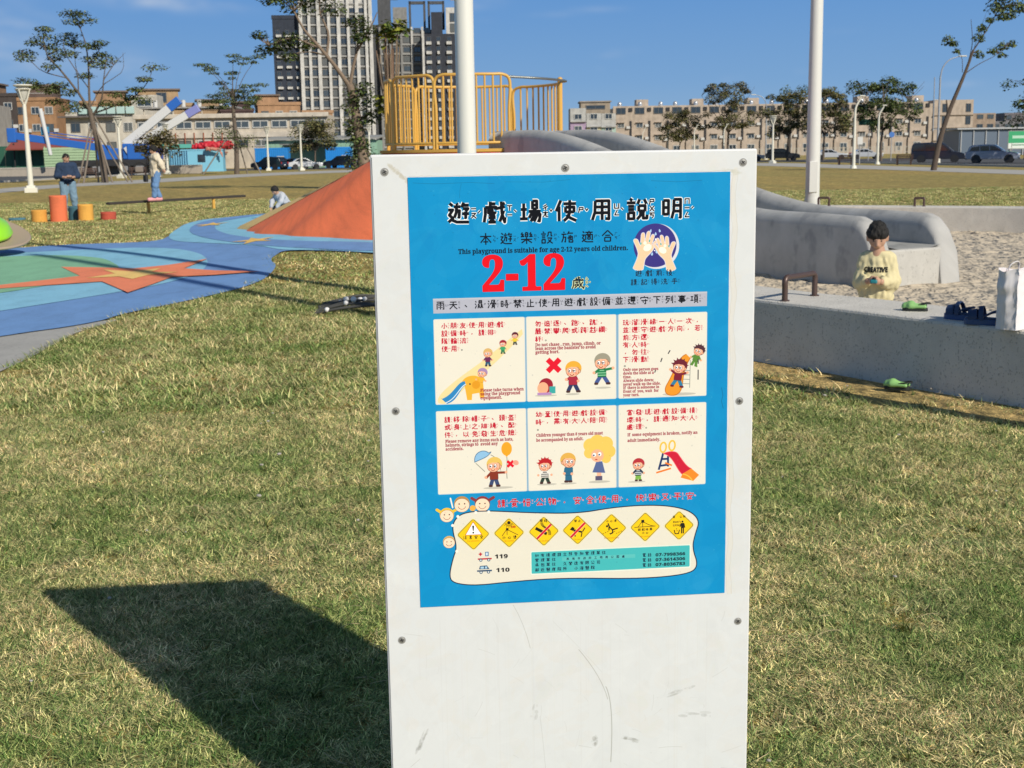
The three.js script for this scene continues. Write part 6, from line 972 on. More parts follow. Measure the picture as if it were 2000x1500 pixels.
// ---------------------------------------------------------------- stepping stumps, beam, spinning dish, beaded ropes
{
  const tops = (c) => std(hex(c), 0.85, { map: crumb, bumpMap: repeatOf(grit, 3), bumpScale: 0.004 });
  const stump = (name, x, z, r, h, c, label) => { const t = thing(name, label, 'stump', [x, 0, z], R(0, 3), 'coloured stepping stumps'); part('post', new THREE.LatheGeometry([[r * 0.98, -0.1], [r, 0.02], [r * 0.985, h * 0.5], [r, h - 0.05]].map((a) => new THREE.Vector2(...a)), 28), tops(c), t); part('top_pad', new THREE.LatheGeometry([[r, h - 0.05], [r * 1.015, h - 0.03], [r * 0.97, h], [0, h + 0.006]].map((a) => new THREE.Vector2(...a)), 28), tops(c), t); };
  stump('stepping_stump', -12.93, -33.9, 0.21, 0.06, '#4c7c8c', 'flat teal stepping disc beside the low yellow stump');
  stump('stepping_stump', -11.87, -32.6, 0.19, 0.31, '#dca048', 'low yellow stump standing left of the tall orange one');
  stump('stepping_stump', -11.42, -32.75, 0.21, 0.66, '#e2764e', 'tall orange stump, highest of the stepping stumps');
  stump('stepping_stump', -11.2, -33.4, 0.19, 0.36, '#3f6a78', 'dark teal stump in front of the man');
  stump('stepping_stump', -10.82, -33.0, 0.19, 0.42, '#e0a84c', 'yellow stump between the teal and the short red one');
  stump('stepping_stump', -10.37, -33.4, 0.195, 0.2, '#bb5340', 'short brick red stump at the end of the row');
  const beam = thing('balance_beam', 'dark balance beam on yellow posts under the woman', 'balance beam', [-9.6, 0, -37.2]), d = V(2.75, 0, -4.0).normalize(), a = V(-1.45, 0.34, 1.6), b = V(1.25, 0.34, -3.6);
  const wood = std(rgb(0.045, 0.038, 0.033), 0.7), bm = metreUV(rbox(0.14, 0.07, a.distanceTo(b), 0.012)); bm.rotateY(Math.atan2(b.x - a.x, b.z - a.z)); const mid = a.clone().add(b).multiplyScalar(0.5); bm.translate(mid.x, 0.34, mid.z); part('beam', bm, wood, beam);
  for (const t of [0.27, 0.75]) { const p = a.clone().lerp(b, t); part('post', cyl(0.05, 0.05, 0.42, p.x, -0.11, p.z, 16), yellowPaint, beam); }
  // spinning dish at the edge of the picture
  const dish = thing('spinner_dish', 'tan tilted spinner dish with a lime green seat beside the rubber surface', 'spinner', [-8.62, 0, -20.3]);
  const tan = phys(rgb(0.38, 0.30, 0.215), 0.55), lime = phys(rgb(0.30, 0.72, 0.02), 0.4, { clearcoat: 0.3 });
  const bowl = part('dish', new THREE.LatheGeometry([[0.02, 0.02], [0.55, 0.03], [0.82, 0.06], [0.98, 0.12], [1.0, 0.15], [0.97, 0.17], [0.8, 0.12], [0.5, 0.1], [0, 0.1]].map((q) => new THREE.Vector2(...q)), 48), tan, dish); bowl.position.set(0, 0.32, 0); bowl.rotation.set(0.16, 0, -0.22);
  const seat = part('seat', new THREE.LatheGeometry([[0.0, 0.0], [0.62, 0.0], [0.72, 0.03], [0.74, 0.08], [0.66, 0.2], [0.5, 0.27], [0.3, 0.29], [0, 0.3]].map((q) => new THREE.Vector2(...q)), 40), lime, dish); seat.position.set(0, 0.435, 0); seat.rotation.copy(bowl.rotation);
  part('pivot', cyl(0.09, 0.08, 0.42, 0, 0, 0, 20), std(rgb(0.05, 0.06, 0.06), 0.5), dish);
  // ropes with white beads lying in the grass
  const net = thing('beaded_rope_net', 'bundle of dark ropes threaded with white beads lying low over the grass', 'rope net', [-1.2, 0, -12.6]), rope = std(rgb(0.07, 0.07, 0.066), 0.9), bead = phys(rgb(0.80, 0.78, 0.76), 0.35);
  for (let i = 0; i < 10; i++) {
    const z = 0.42 - i * 0.095, pts = Array.from({ length: 9 }, (_, k) => V(-0.70 + k * 0.33 + R(-0.02, 0.02), (k === 0 ? 0.03 : 0.075 + 0.012 * (i % 3)) + R(-0.012, 0.014) + 0.006 * k, z * (k === 0 ? 0.8 : 1) + R(-0.025, 0.025) - 0.012 * k)), c = new THREE.CatmullRomCurve3(pts);
    part('rope', tube(pts, 0.014, 48, 6), rope, net); const n = 2 + (i % 3); for (let k = 0; k < n; k++) { const p = c.getPoint(R(0.02, 0.62)); part('bead', ball(R(0.017, 0.03), p.x, p.y + 0.012, p.z, 14, 10), bead, net); }
  }
  part('end_rail', bar(V(1.98, 0.1, -0.6), V(1.98, 0.1, 0.5), 0.016), rope, net);
}
// ---------------------------------------------------------------- trees
const barkTex = noiseTexture(256, (u, v) => { const k = 0.8 + 0.3 * pf(u, v, 9, 4, 17) + 0.12 * (rnd() - 0.5); return [k, k * 0.97, k * 0.93]; });
const bark = (r, g, b) => std(rgb(r, g, b), 0.95, { map: barkTex, bumpMap: barkTex, bumpScale: 0.03 });
const leafMat = phys(0xffffff, 0.75, { vertexColors: true, side: THREE.DoubleSide, specularIntensity: 0.4 });
// leaves: small folded faces spread through clumps; c = [x, y, z, rx, ry, rz, count]
function foliage(clumps, size, tones, droop = 0.3, seed = 1) {
  const q = mulberry(seed), pos = [], col = [], nrm = [], u = () => q() * 2 - 1;
  for (const [x, y, z, rx, ry, rz, n] of clumps) for (let i = 0; i < n; i++) {
    let a, b, c; do { a = u(); b = u(); c = u(); } while (a * a + b * b + c * c > 1 || (q() < 0.55 && a * a + b * b + c * c < 0.2));
    const k = 1 + 0.25 * N3(a * 2 + x, b * 2 + y, c * 2 + z), px = x + a * rx * k, py = y + b * ry * k - droop * ry * (a * a + c * c) * 0.6, pz = z + c * rz * k, s = size * (0.6 + 0.8 * q());
    const yaw = Math.atan2(c, a) + u() * 1.2, pit = -droop + u() * 0.7, d = [Math.cos(yaw) * Math.cos(pit) * s, Math.sin(pit) * s, Math.sin(yaw) * Math.cos(pit) * s], w = 0.42, sx = -Math.sin(yaw) * s * w, sz = Math.cos(yaw) * s * w, f = 0.14 * s * u();
    pos.push(px, py, pz, px + d[0] * 0.5 + sx, py + d[1] * 0.5 + f, pz + d[2] * 0.5 + sz, px + d[0], py + d[1], pz + d[2], px, py, pz, px + d[0], py + d[1], pz + d[2], px + d[0] * 0.5 - sx, py + d[1] * 0.5 + f, pz + d[2] * 0.5 - sz);
    const t = tones[Math.floor(q() * tones.length)], l = 0.75 + 0.5 * q(); for (let e = 0; e < 6; e++) col.push(t[0] * l, t[1] * l, t[2] * l);
  }
  const g = new THREE.BufferGeometry(); g.setAttribute('position', new THREE.Float32BufferAttribute(pos, 3)); g.setAttribute('color', new THREE.Float32BufferAttribute(col, 3)); g.computeVertexNormals(); return g;
}
const GREEN = [[0.085, 0.115, 0.035], [0.11, 0.145, 0.045], [0.14, 0.165, 0.055], [0.065, 0.095, 0.03]], OLIVE = [[0.14, 0.14, 0.055], [0.17, 0.16, 0.065], [0.10, 0.115, 0.045], [0.20, 0.165, 0.07]];
// a tree from its limbs: each limb is a list of points with a radius at both ends
function tree(name, label, at, limbs, clumps, o) {
  const t = thing(name, label, 'tree', at, 0, o.group), bm = o.bark ?? bark(0.16, 0.13, 0.105);
  part('trunk', limb(limbs[0][0].map((p) => V(...p)), [limbs[0][1], limbs[0][2]], 14, 9), bm, t);
  for (const [pts, r0, r1] of limbs.slice(1)) part('branch', limb(pts.map((p) => V(...p)), [r0 * 0.8, r1 * 0.7], 8, 6), bm, t);
  // fine twigs: from the nearest limb into every clump
  const tw = [], q = mulberry(90 + (o.seed ?? 1)); for (const c of o.twigs === false ? [] : clumps) { let best = null, bd = 1e9; for (const [pts] of limbs) { const cv = new THREE.CatmullRomCurve3(pts.map((p) => V(...p))); for (let i = 2; i <= 8; i++) { const p = cv.getPoint(i / 8), d = p.distanceTo(V(c[0], c[1], c[2])) + Math.max(0, p.y - c[1]) * 2; if (d < bd) { bd = d; best = p; } } } const e = V(c[0], c[1], c[2]); for (let k = 0; k < 3; k++) { const f = e.clone().add(V((q() - 0.5) * c[3] * 1.4, (q() - 0.3) * c[4], (q() - 0.5) * c[5])), m = best.clone().lerp(f, 0.55).add(V((q() - 0.5) * 0.25, 0.1 * bd, (q() - 0.5) * 0.25)); tw.push(limb([best, m, f], [0.03, 0.008], 5, 4)); } }
  if (tw.length) part('twigs', tw, bm, t);
  if (clumps.length) part('crown', foliage(clumps, o.leaf, o.tones ?? GREEN, o.droop ?? 0.3, o.seed ?? 1), leafMat, t);
  return t;
}
const stake = (t, top, foot, r, m) => part('stake', bar(V(...foot), V(...top), r, r * 0.8, 8), m, t);
{
  const prop = std(rgb(0.20, 0.165, 0.13), 0.9);
  // propped flame tree on the left: bare upright limbs with feathery tufts (metres from its foot)
  const L = [], C = [], q = mulberry(41);
  L.push([[[0, 0, 0], [-0.15, 2, 0], [-0.5, 3.8, 0.1], [-0.7, 5, 0]], 0.24, 0.16]);
  const arm = (pts, r0, r1) => L.push([pts, r0, r1]), tuft = (x, y, z, r = 0.55, n = 60) => C.push([x, y, z, r * 1.25, r * 0.42, r * 1.1, n]);
  arm([[-0.7, 4.9, 0], [-1.3, 6.1, 0.3], [-2.4, 7.7, 0.5], [-3.2, 8.6, 0.4], [-3.4, 9.7, 0.3]], 0.13, 0.03); arm([[-0.7, 5, 0], [-0.75, 6.4, -0.3], [-0.7, 8, -0.4], [-0.8, 9.6, -0.3], [-1.3, 11.2, -0.2]], 0.12, 0.03);
  arm([[-0.5, 4.6, 0], [0.3, 5.6, 0.5], [0.6, 6.9, 0.7], [0.95, 8.4, 0.8]], 0.1, 0.025); arm([[0.6, 6.9, 0.7], [1.3, 7.9, 0.5], [2.1, 8.7, 0.4]], 0.05, 0.012); arm([[-0.5, 4.7, 0], [0.9, 5.2, -0.2], [2.4, 5.9, -0.4], [3.4, 6.9, -0.3], [3.7, 7.7, -0.3]], 0.08, 0.02);
  arm([[-1.3, 6.1, 0.3], [-2.6, 6.5, 0.2], [-4.0, 6.6, 0.2], [-4.9, 7.0, 0.1]], 0.07, 0.02); arm([[-2.0, 7.1, 0.5], [-3.6, 7.6, 0.6], [-4.6, 8.6, 0.4], [-5.0, 9.0, 0.4]], 0.05, 0.014); arm([[-1.3, 6.1, 0.3], [-1.2, 7.4, 0.6], [-1.9, 8.8, 0.7], [-1.9, 9.9, 0.7]], 0.06, 0.014); arm([[-0.7, 8, -0.4], [0.2, 9, -0.2], [0.6, 9.5, -0.2]], 0.045, 0.012); arm([[-0.75, 6.4, -0.3], [-1.6, 7.7, -0.6], [-1.7, 9.1, -0.8]], 0.05, 0.014); arm([[-0.6, 5.2, 0], [0.1, 6.6, -0.6], [1.5, 7.6, -0.8], [1.6, 8.8, -0.8]], 0.05, 0.012);
  for (const [x, y] of [[-0.8, 11.3], [-1.5, 11.4], [-1.2, 10.8], [-0.5, 10.9], [-3.5, 9.9], [-3.3, 9.3], [-3.9, 9.5], [-3.4, 10.4], [-1.9, 10.0], [-2.3, 9.6], [-1.5, 9.5], [-2.6, 8.9], [-1.7, 8.7], [-3.0, 8.5], [-0.3, 9.2], [0.4, 9.4], [0.2, 8.7], [-0.5, 8.4], [0.2, 8.0], [0.8, 8.3], [-5.0, 8.9], [-4.6, 8.5], [-5.1, 7.0], [-4.4, 6.8], [-4.7, 6.5], [-3.7, 6.5], [-3.1, 6.3], [-2.6, 6.7], [-2.0, 6.2], [3.7, 7.8], [3.2, 7.0], [2.6, 6.3], [2.9, 5.6], [2.0, 5.8], [1.6, 5.4], [-1.6, 5.3], [-2.2, 5.0], [-1.0, 7.3], [-2.9, 7.9], [0.6, 5.4], [-3.2, 5.6], [1.1, 6.0]]) tuft(x, y, q() * 1.6 - 0.8, 0.44 + q() * 0.28, 165 + Math.floor(q() * 60));
  const t1 = tree('flame_tree', 'sparse tree with feathery tufts and wooden props beside the blue crane', [-28, 0, -90], L, C, { leaf: 0.16, seed: 3, tones: [...GREEN, [0.17, 0.18, 0.06]] });
  for (const [tx, ty, fx, fz] of [[-0.6, 4.4, -1.6, 0.9], [-0.5, 4.3, 0.9, 1.2], [-0.4, 4.5, 2.0, 0.2], [-0.5, 4.1, -0.9, -1.4], [-0.3, 3.4, 1.2, -1.5], [-0.5, 4.2, -1.0, 1.6]]) stake(t1, [tx, ty, 0], [fx, -0.1, fz], 0.065, prop);
  part('tie', new THREE.TorusGeometry(0.2, 0.04, 8, 20).rotateX(Math.PI / 2).translate(-0.52, 4.15, 0), prop, t1);
}
{
  const prop = std(rgb(0.22, 0.19, 0.155), 0.9), q = mulberry(55), L = [[[[0, 0, 0], [0.1, 3, 0], [0, 6, 0], [0, 8.2, 0]], 0.26, 0.14]], C = [];
  for (let i = 0; i < 17; i++) { const a = i * 2.4, r = 1.6 + q() * 2.4, y0 = 6 + (i % 5) * 0.5, h = 7.4 + q() * 5.2 - r * 0.25, x = Math.cos(a) * r, z = Math.sin(a) * r * 0.7; L.push([[[0, y0, 0], [x * 0.35, y0 + (h - y0) * 0.55, z * 0.35], [x, h, z]], 0.07, 0.014]); C.push([x, h, z, 0.8, 0.2, 0.7, 170], [x * 0.8, h - 0.5, z * 0.8, 0.5, 0.16, 0.5, 80]); }
  for (let i = 0; i < 9; i++) { const a = i * 0.7; C.push([Math.cos(a) * 1.3, 7.9 - (i % 3) * 0.35, Math.sin(a) * 1.1, 0.9, 0.45, 0.8, 90]); }
  for (let i = 0; i < 10; i++) { const a = i * 1.3; C.push([Math.cos(a) * (0.7 + (i % 3) * 0.5), 2.9 + (i % 4) * 0.5, Math.sin(a) * 0.9, 0.8, 0.5, 0.8, 80]); }
  const t = tree('umbrella_tree', 'slim tree with whorls of flat tufts and wooden props near the sky blue container', [-26.8, 0, -128], L, C, { leaf: 0.17, seed: 8, tones: [...GREEN, [0.08, 0.10, 0.05]], droop: 0.5 });
  for (const [tx, fx, fz] of [[0, -3.2, 0.8], [0.1, 2.6, 0.8], [0, 0.6, -2.4]]) stake(t, [tx, 4.6, 0], [fx, -0.1, fz], 0.07, prop);
}
{ // big tree behind the mound, ivy on its foot, a limb forking up left and tufts of dry leaves on the right
  const pale = bark(0.27, 0.21, 0.16), q = mulberry(66), C = [], L = [[[[0.3, 0, 0], [0.1, 2.2, 0], [-0.15, 3.9, 0], [-0.3, 4.8, 0.1]], 0.30, 0.17]];
  L.push([[[-0.3, 4.7, 0.1], [-0.9, 5.6, 0.2], [-1.7, 6.6, 0.2], [-2.3, 7.3, 0.2], [-2.7, 8.1, 0.2]], 0.15, 0.06], [[[-1.3, 6.1, 0.2], [-1.2, 7.1, 0], [-1.6, 8.2, -0.2], [-1.4, 9.4, -0.2]], 0.09, 0.03], [[[-0.3, 4.7, 0.1], [-0.1, 5.6, 0.1], [0.15, 6.6, 0.1], [0.05, 7.7, 0]], 0.13, 0.05], [[[-1.7, 6.5, 0.2], [-2.9, 6.9, 0.3], [-3.9, 6.6, 0.3]], 0.06, 0.02], [[[0.1, 6.3, 0.1], [0.7, 7.2, 0.2], [1.1, 8.0, 0.2]], 0.08, 0.03]);
  for (const [x, y, r] of [[-2.6, 8.4, 0.8], [-1.9, 8.9, 0.9], [-1.2, 9.2, 0.9], [-3.4, 8.7, 0.7], [-3.9, 8.9, 0.6], [-2.4, 9.6, 1], [-1.0, 8.3, 0.6], [-0.6, 9.6, 0.9], [-2.9, 6.9, 0.55], [-3.5, 6.7, 0.6], [-4.2, 6.5, 0.5], [-2.2, 6.7, 0.45], [-3.0, 6.1, 0.4], [-4.4, 7.1, 0.35], [0.1, 7.7, 0.5], [0.5, 7.3, 0.5], [0.35, 6.9, 0.4]]) C.push([x, y, q() - 0.5, r * 1.1, r * 0.55, r, Math.round(320 * r + 60)]);
  for (let i = 0; i < 16; i++) C.push([0.25 + (q() - 0.5) * 1.1 - i * 0.012, 0.6 + i * 0.27, (q() - 0.5) * 0.7, 0.5, 0.35, 0.5, 150]);
  const t = tree('shade_tree', 'leafy tree with a pale forked trunk and creeper round its foot behind the mound', [-7.0, 0, -61], L, C, { leaf: 0.15, seed: 12, bark: pale, tones: [...GREEN, [0.09, 0.13, 0.03], [0.03, 0.05, 0.016]] });
  const D = thing('tied_palm', 'young palm with dry brown fronds tied upright beside the forked tree', 'tree', [-5.35, 0, -60]);
  part('trunk', limb([V(0, 0, 0), V(0.05, 2, 0), V(0, 4.0, 0)], [0.2, 0.16], 8, 9), bark(0.2, 0.15, 0.11), D);
  const fr = [bark(0.33, 0.22, 0.16), bark(0.26, 0.20, 0.15), bark(0.40, 0.31, 0.22)]; for (let i = 0; i < 26; i++) { const a = i * 2.4, r = 0.18 + 0.4 * q(), h = 6 + q() * 1.4; part('frond', limb([V(Math.cos(a) * 0.14, 3.4, Math.sin(a) * 0.14), V(Math.cos(a) * r * 0.8, 4.8, Math.sin(a) * r * 0.8), V(Math.cos(a) * r * 1.1, h, Math.sin(a) * r)], [0.055, 0.02], 6, 5), fr[i % 3], D); }
  part('crown', foliage([[0.25, 7.3, 0, 0.6, 0.36, 0.5, 170], [0.0, 6.9, 0, 0.5, 0.4, 0.5, 90], [-0.3, 4.0, 0, 0.5, 0.5, 0.5, 90]], 0.26, [[0.20, 0.21, 0.03], [0.13, 0.17, 0.03], [0.08, 0.12, 0.03]], 0.4, 14), leafMat, D);
}
{ // slender leaning tree on the right
  const q = mulberry(77), L = [[[[0, 0, 0], [0.35, 2, 0], [0.95, 4, 0], [1.75, 6.1, 0], [2.25, 7.6, 0]], 0.2, 0.07]], C = [];
  L.push([[[0.6, 2.9, 0], [0.75, 3.6, 0], [0.65, 4.5, 0]], 0.12, 0.06], [[[1.9, 6.6, 0], [2.15, 8.0, 0], [2.0, 9.5, 0]], 0.045, 0.02], [[[2.2, 7.5, 0], [2.9, 8.6, 0], [3.6, 9.8, 0], [4.2, 10.8, 0]], 0.06, 0.03], [[[1.75, 6.1, 0], [2.6, 6.7, 0.1], [3.6, 7.2, 0.1], [4.2, 7.7, 0.1]], 0.04, 0.015], [[[1.6, 6.2, 0], [1.5, 7.2, 0], [0.9, 7.9, 0], [0.6, 8.2, 0]], 0.03, 0.01], [[[2.25, 7.6, 0], [2.7, 9.1, 0], [3, 10.0, 0]], 0.02, 0.008]);
  for (const [x, y, r] of [[3.6, 10.4, 0.7], [4.3, 10.6, 0.8], [4.9, 10.3, 0.6], [3.9, 11.3, 0.9], [4.8, 11.4, 0.9], [3.3, 11.2, 0.6], [4.4, 9.8, 0.5], [3.9, 9.7, 0.4], [5.5, 10.3, 0.45], [4.4, 12, 0.8], [2.5, 8.4, 0.4], [2.7, 9.0, 0.35], [0.6, 8.3, 0.42], [0.95, 8.05, 0.25], [1.2, 7.6, 0.22], [2.7, 7.4, 0.35], [3.6, 7.6, 0.35], [4.2, 7.9, 0.4], [4.7, 8.0, 0.3], [4.1, 7.3, 0.25], [3.1, 9.5, 0.25]]) C.push([x, y, (q() - 0.5) * 0.6, r, r * 0.7, r * 0.8, Math.round(330 * r)]);
  tree('leaning_tree', 'slender leaning tree with sparse leaves beside the dark van', [27.7, 0, -84.5], L, C, { leaf: 0.15, seed: 21, bark: bark(0.13, 0.10, 0.08), droop: 0.7 });
}
// street trees in front of the long beige block and at the right edge
{
  const street = (name, label, x, z, h, w, seed, o = {}) => {
    const q = mulberry(seed), L = [], C = [], fork = h * 0.36; L.push([[[0, 0, 0], [0.1 * (q() - 0.5), fork * 0.5, 0], [0.1, fork, 0]], 0.17 * h / 9, 0.11 * h / 9]);
    for (let i = 0; i < 8; i++) { const a = i * 2.4 + q(), r = w * (0.25 + 0.3 * q()), y = h * (0.6 + 0.32 * q()); L.push([[[0.1, fork * 0.95, 0], [Math.cos(a) * r * 0.5, fork + (y - fork) * 0.5, Math.sin(a) * r * 0.5], [Math.cos(a) * r, y, Math.sin(a) * r]], 0.07 * h / 9, 0.02]); }
    const n = Math.round((o.clumps ?? 26) * 1.35); for (let i = 0; i < n; i++) { const a = q() * 6.3, rr = Math.sqrt(q()) * w * 0.52, y = h * (0.40 + 0.56 * q()), e = 0.5 + q() * 0.75, k = Math.sqrt(Math.max(0.15, 1 - ((y / h - 0.64) / 0.40) ** 2)); C.push([Math.cos(a) * rr * k, y, Math.sin(a) * rr * k, e, e * 0.62, e, o.n ?? 170]); }
    return tree(name, label, [x, 0, z], L, C, { leaf: o.leaf ?? 0.27, seed: seed + 1, tones: o.tones ?? OLIVE, group: 'street trees before the beige block' });
  };
  street('street_tree', 'dark small tree in front of the beige block, next to the tallest street tree', 27.4, -208, 8.0, 6.4, 101); street('street_tree', 'tallest loose crowned street tree in front of the beige block', 34.6, -205, 12.2, 9.0, 102, { clumps: 34 }); street('street_tree', 'round street tree beside the cup shaped lamp', 37.6, -175, 9.2, 7.4, 103, { clumps: 30 });
  street('street_tree', 'street tree right behind the tall pale mast', 41.2, -170, 9.4, 7.2, 104, { clumps: 30 }); street('street_tree', 'wide street tree with a forked trunk behind the bent lamps', 43.6, -152, 10.0, 8.4, 105, { clumps: 34, tones: GREEN });
  street('street_tree', 'dense green tree at the end of the street beyond the silver car', 46.5, -112, 8.6, 7.2, 106, { clumps: 40, leaf: 0.24, n: 80, tones: GREEN }); street('street_tree', 'bushy low tree behind the white cars by the green shed', -25.6, -172, 6.6, 5.6, 107); street('street_tree', 'small rusty leaved tree behind the man by the crane boom', -34.5, -128, 4.4, 3.6, 108,  { clumps: 16, n: 90, tones: [[0.15, 0.11, 0.04], [0.12, 0.10, 0.04], [0.08, 0.08, 0.03]] });
  street('street_tree', 'thin dark tree standing between the white car and the mound', -18.9, -160, 12, 2.6, 109, { clumps: 9, n: 30 });
  // two clipped round heads on tall stems
  const top = thing('clipped_tree', 'tree clipped to two dark round heads on tall stems over the beige block', 'tree', [40.2, 0, -186]); part('trunk', limb([V(0, 0, 0), V(0, 5, 0), V(-0.6, 8.6, 0)], [0.2, 0.12], 8, 7), bark(0.14, 0.12, 0.1), top); part('branch', limb([V(-0.1, 6, 0), V(1.2, 8, 0), V(1.6, 9.6, 0)], [0.1, 0.07], 8, 6), bark(0.14, 0.12, 0.1), top); part('crown', foliage([[-0.7, 9.5, 0, 0.85, 1.1, 0.8, 240], [1.7, 9.9, 0, 0.85, 0.7, 0.8, 190]], 0.26, GREEN, 0.3, 33), leafMat, top);
}
// ---------------------------------------------------------------- lamps, benches, vehicles
{
  const cream = phys(rgb(0.70, 0.68, 0.58), 0.45, { clearcoat: 0.2 }), glassy = std(rgb(0.55, 0.55, 0.5), 0.3);
  const cup = thing('park_lamp', 'white park lamp with a cup of four arms and a ring beside the stumps', 'lamp', [-23.85, 0, -64.7], 0.3, 'white park lamps with cup shaped tops');
  part('pole', cyl(0.14, 0.09, 4.1, 0, 0.2, 0, 18), cream, cup); part('plinth', [rbox(0.62, 0.26, 0.62, 0.03, 0, 0.11, 0), rbox(0.42, 0.14, 0.42, 0.03, 0, 0.28, 0)], cream, cup);
  for (let i = 0; i < 4; i++) { const a = i * Math.PI / 2 + 0.5; part('arm', limb([V(0, 4.2, 0), V(Math.cos(a) * 0.16, 4.5, Math.sin(a) * 0.16), V(Math.cos(a) * 0.38, 5.05, Math.sin(a) * 0.38)], [0.05, 0.035], 6, 7), cream, cup); }
  part('ring', [new THREE.TorusGeometry(0.42, 0.04, 8, 36).rotateX(Math.PI / 2).translate(0, 5.22, 0), new THREE.TorusGeometry(0.36, 0.028, 8, 36).rotateX(Math.PI / 2).translate(0, 5.04, 0)], cream, cup); part('roof_disc', cyl(0.36, 0.4, 0.03, 0, 5.2, 0, 32), cream, cup); part('diffuser', new THREE.LatheGeometry([[0.06, 4.5], [0.16, 4.7], [0.27, 5.0], [0.28, 5.19]].map((a) => new THREE.Vector2(...a)), 24), glassy, cup);
  for (const [x, z, l] of [[-33.4, -112, 'white park lamp on the left path by the benches'], [-36.2, -138, 'white park lamp crossing the white crane booms'], [-29.0, -157, 'white park lamp in front of the black car'], [-24.2, -152, 'white park lamp in front of the white car'], [-16.2, -152, 'white park lamp nearest the orange mound'], [29.7, -146, 'white park lamp before the round street tree'], [25.8, -210, 'far white park lamp left of the tallest street tree']]) dup(cup, [x, 0, z], R(0, 3), l);
  const bent = thing('bent_lamp', 'white lamp post with a head bent to the right beside the dark bench', 'lamp', [26.2, 0, -98.5], 0, 'white lamps with bent heads'); part('pole', cyl(0.13, 0.085, 4.1, 0, 0.15, 0, 16), cream, bent); part('plinth', [cyl(0.26, 0.2, 0.22, 0, 0, 0, 20)], cream, bent); part('neck', limb([V(0, 4.2, 0), V(0.06, 4.6, 0), V(0.34, 5.1, 0), V(0.44, 5.3, 0)], [0.085, 0.05], 8, 10), cream, bent); part('lamp_head', rbox(0.42, 0.09, 0.24, 0.03, 0.5, 5.38, 0), cream, bent);
  for (const [x, z, l] of [[34.4, -121, 'white lamp post with a bent head left of the van'], [32.5, -196, 'far lamp post with a bent head by the blue sign'], [28.6, -200, 'far lamp post with a bent head behind the sign corner'], [22.2, -215, 'farthest lamp post with a bent head by the pastel houses']]) dup(bent, [x, 0, z], 0, l);
  const steel = std(rgb(0.42, 0.44, 0.46), 0.45, { metalness: 0.5 });
  const sl = thing('street_light', 'tall grey street light with a curved arm behind the leaning tree', 'lamp', [41.6, 0, -126], 0); part('pole', cyl(0.13, 0.08, 8.2, 0, 0, 0, 14), steel, sl); part('arm', limb([V(0, 8.1, 0), V(0.2, 9.0, 0), V(0.8, 9.7, 0), V(1.7, 10.0, 0)], [0.075, 0.045], 10, 8), steel, sl); part('lamp_head', rbox(0.75, 0.12, 0.28, 0.05, 2.05, 10.03, 0), cream, sl); part('side_pole', bar(V(-0.5, 3, 0), V(-0.55, 8.1, 0), 0.05), steel, sl); part('bracket', [bar(V(0, 3.2, 0), V(-0.5, 3.2, 0), 0.03), bar(V(0, 6, 0), V(-0.52, 6, 0), 0.03)], steel, sl); part('plinth', cyl(0.34, 0.3, 0.4, 0, 0, 0, 14), cream, sl);
  dup(sl, [40.6, 0, -205], Math.PI, 'far street light over the clipped tree');
  // benches
  const wood = std(rgb(0.075, 0.045, 0.035), 0.75), bench = thing('park_bench', 'dark wooden bench behind the man', 'bench', [-36.2, 0, -112], 0.35, 'dark wooden park benches');
  for (let i = 0; i < 4; i++) part('seat_slat', rbox(1.5, 0.045, 0.1, 0.01, 0, 0.44, -0.18 + i * 0.12), wood, bench); for (let i = 0; i < 3; i++) part('back_slat', rbox(1.5, 0.1, 0.04, 0.01, 0, 0.58 + i * 0.14, -0.3 - i * 0.03), wood, bench); for (const s of [-0.58, 0.58]) { part('leg', [rbox(0.09, 0.44, 0.09, 0.01, s, 0.2, 0.16), rbox(0.09, 0.9, 0.09, 0.01, s, 0.43, -0.26)], wood, bench); part('armrest', rbox(0.09, 0.05, 0.5, 0.01, s, 0.64, -0.04), wood, bench); }
  for (const [x, z, t, l] of [[-32.3, -113.3, 0.3, 'dark wooden bench behind the woman on the beam'], [31.4, -121, -0.5, 'dark wooden bench beside the bent white lamp'], [34.9, -114.5, -0.45, 'dark wooden bench in front of the dark van']]) dup(bench, [x, 0, z], t, l);
  part('sack', rbox(0.7, 0.5, 0.4, 0.12, 0, 0.7, 0), std(rgb(0.2, 0.17, 0.15), 0.9), thing('sack', 'brown sack lying on the bench behind the woman', 'sack', [-32.2, 0, -113.2], 0.3));
}
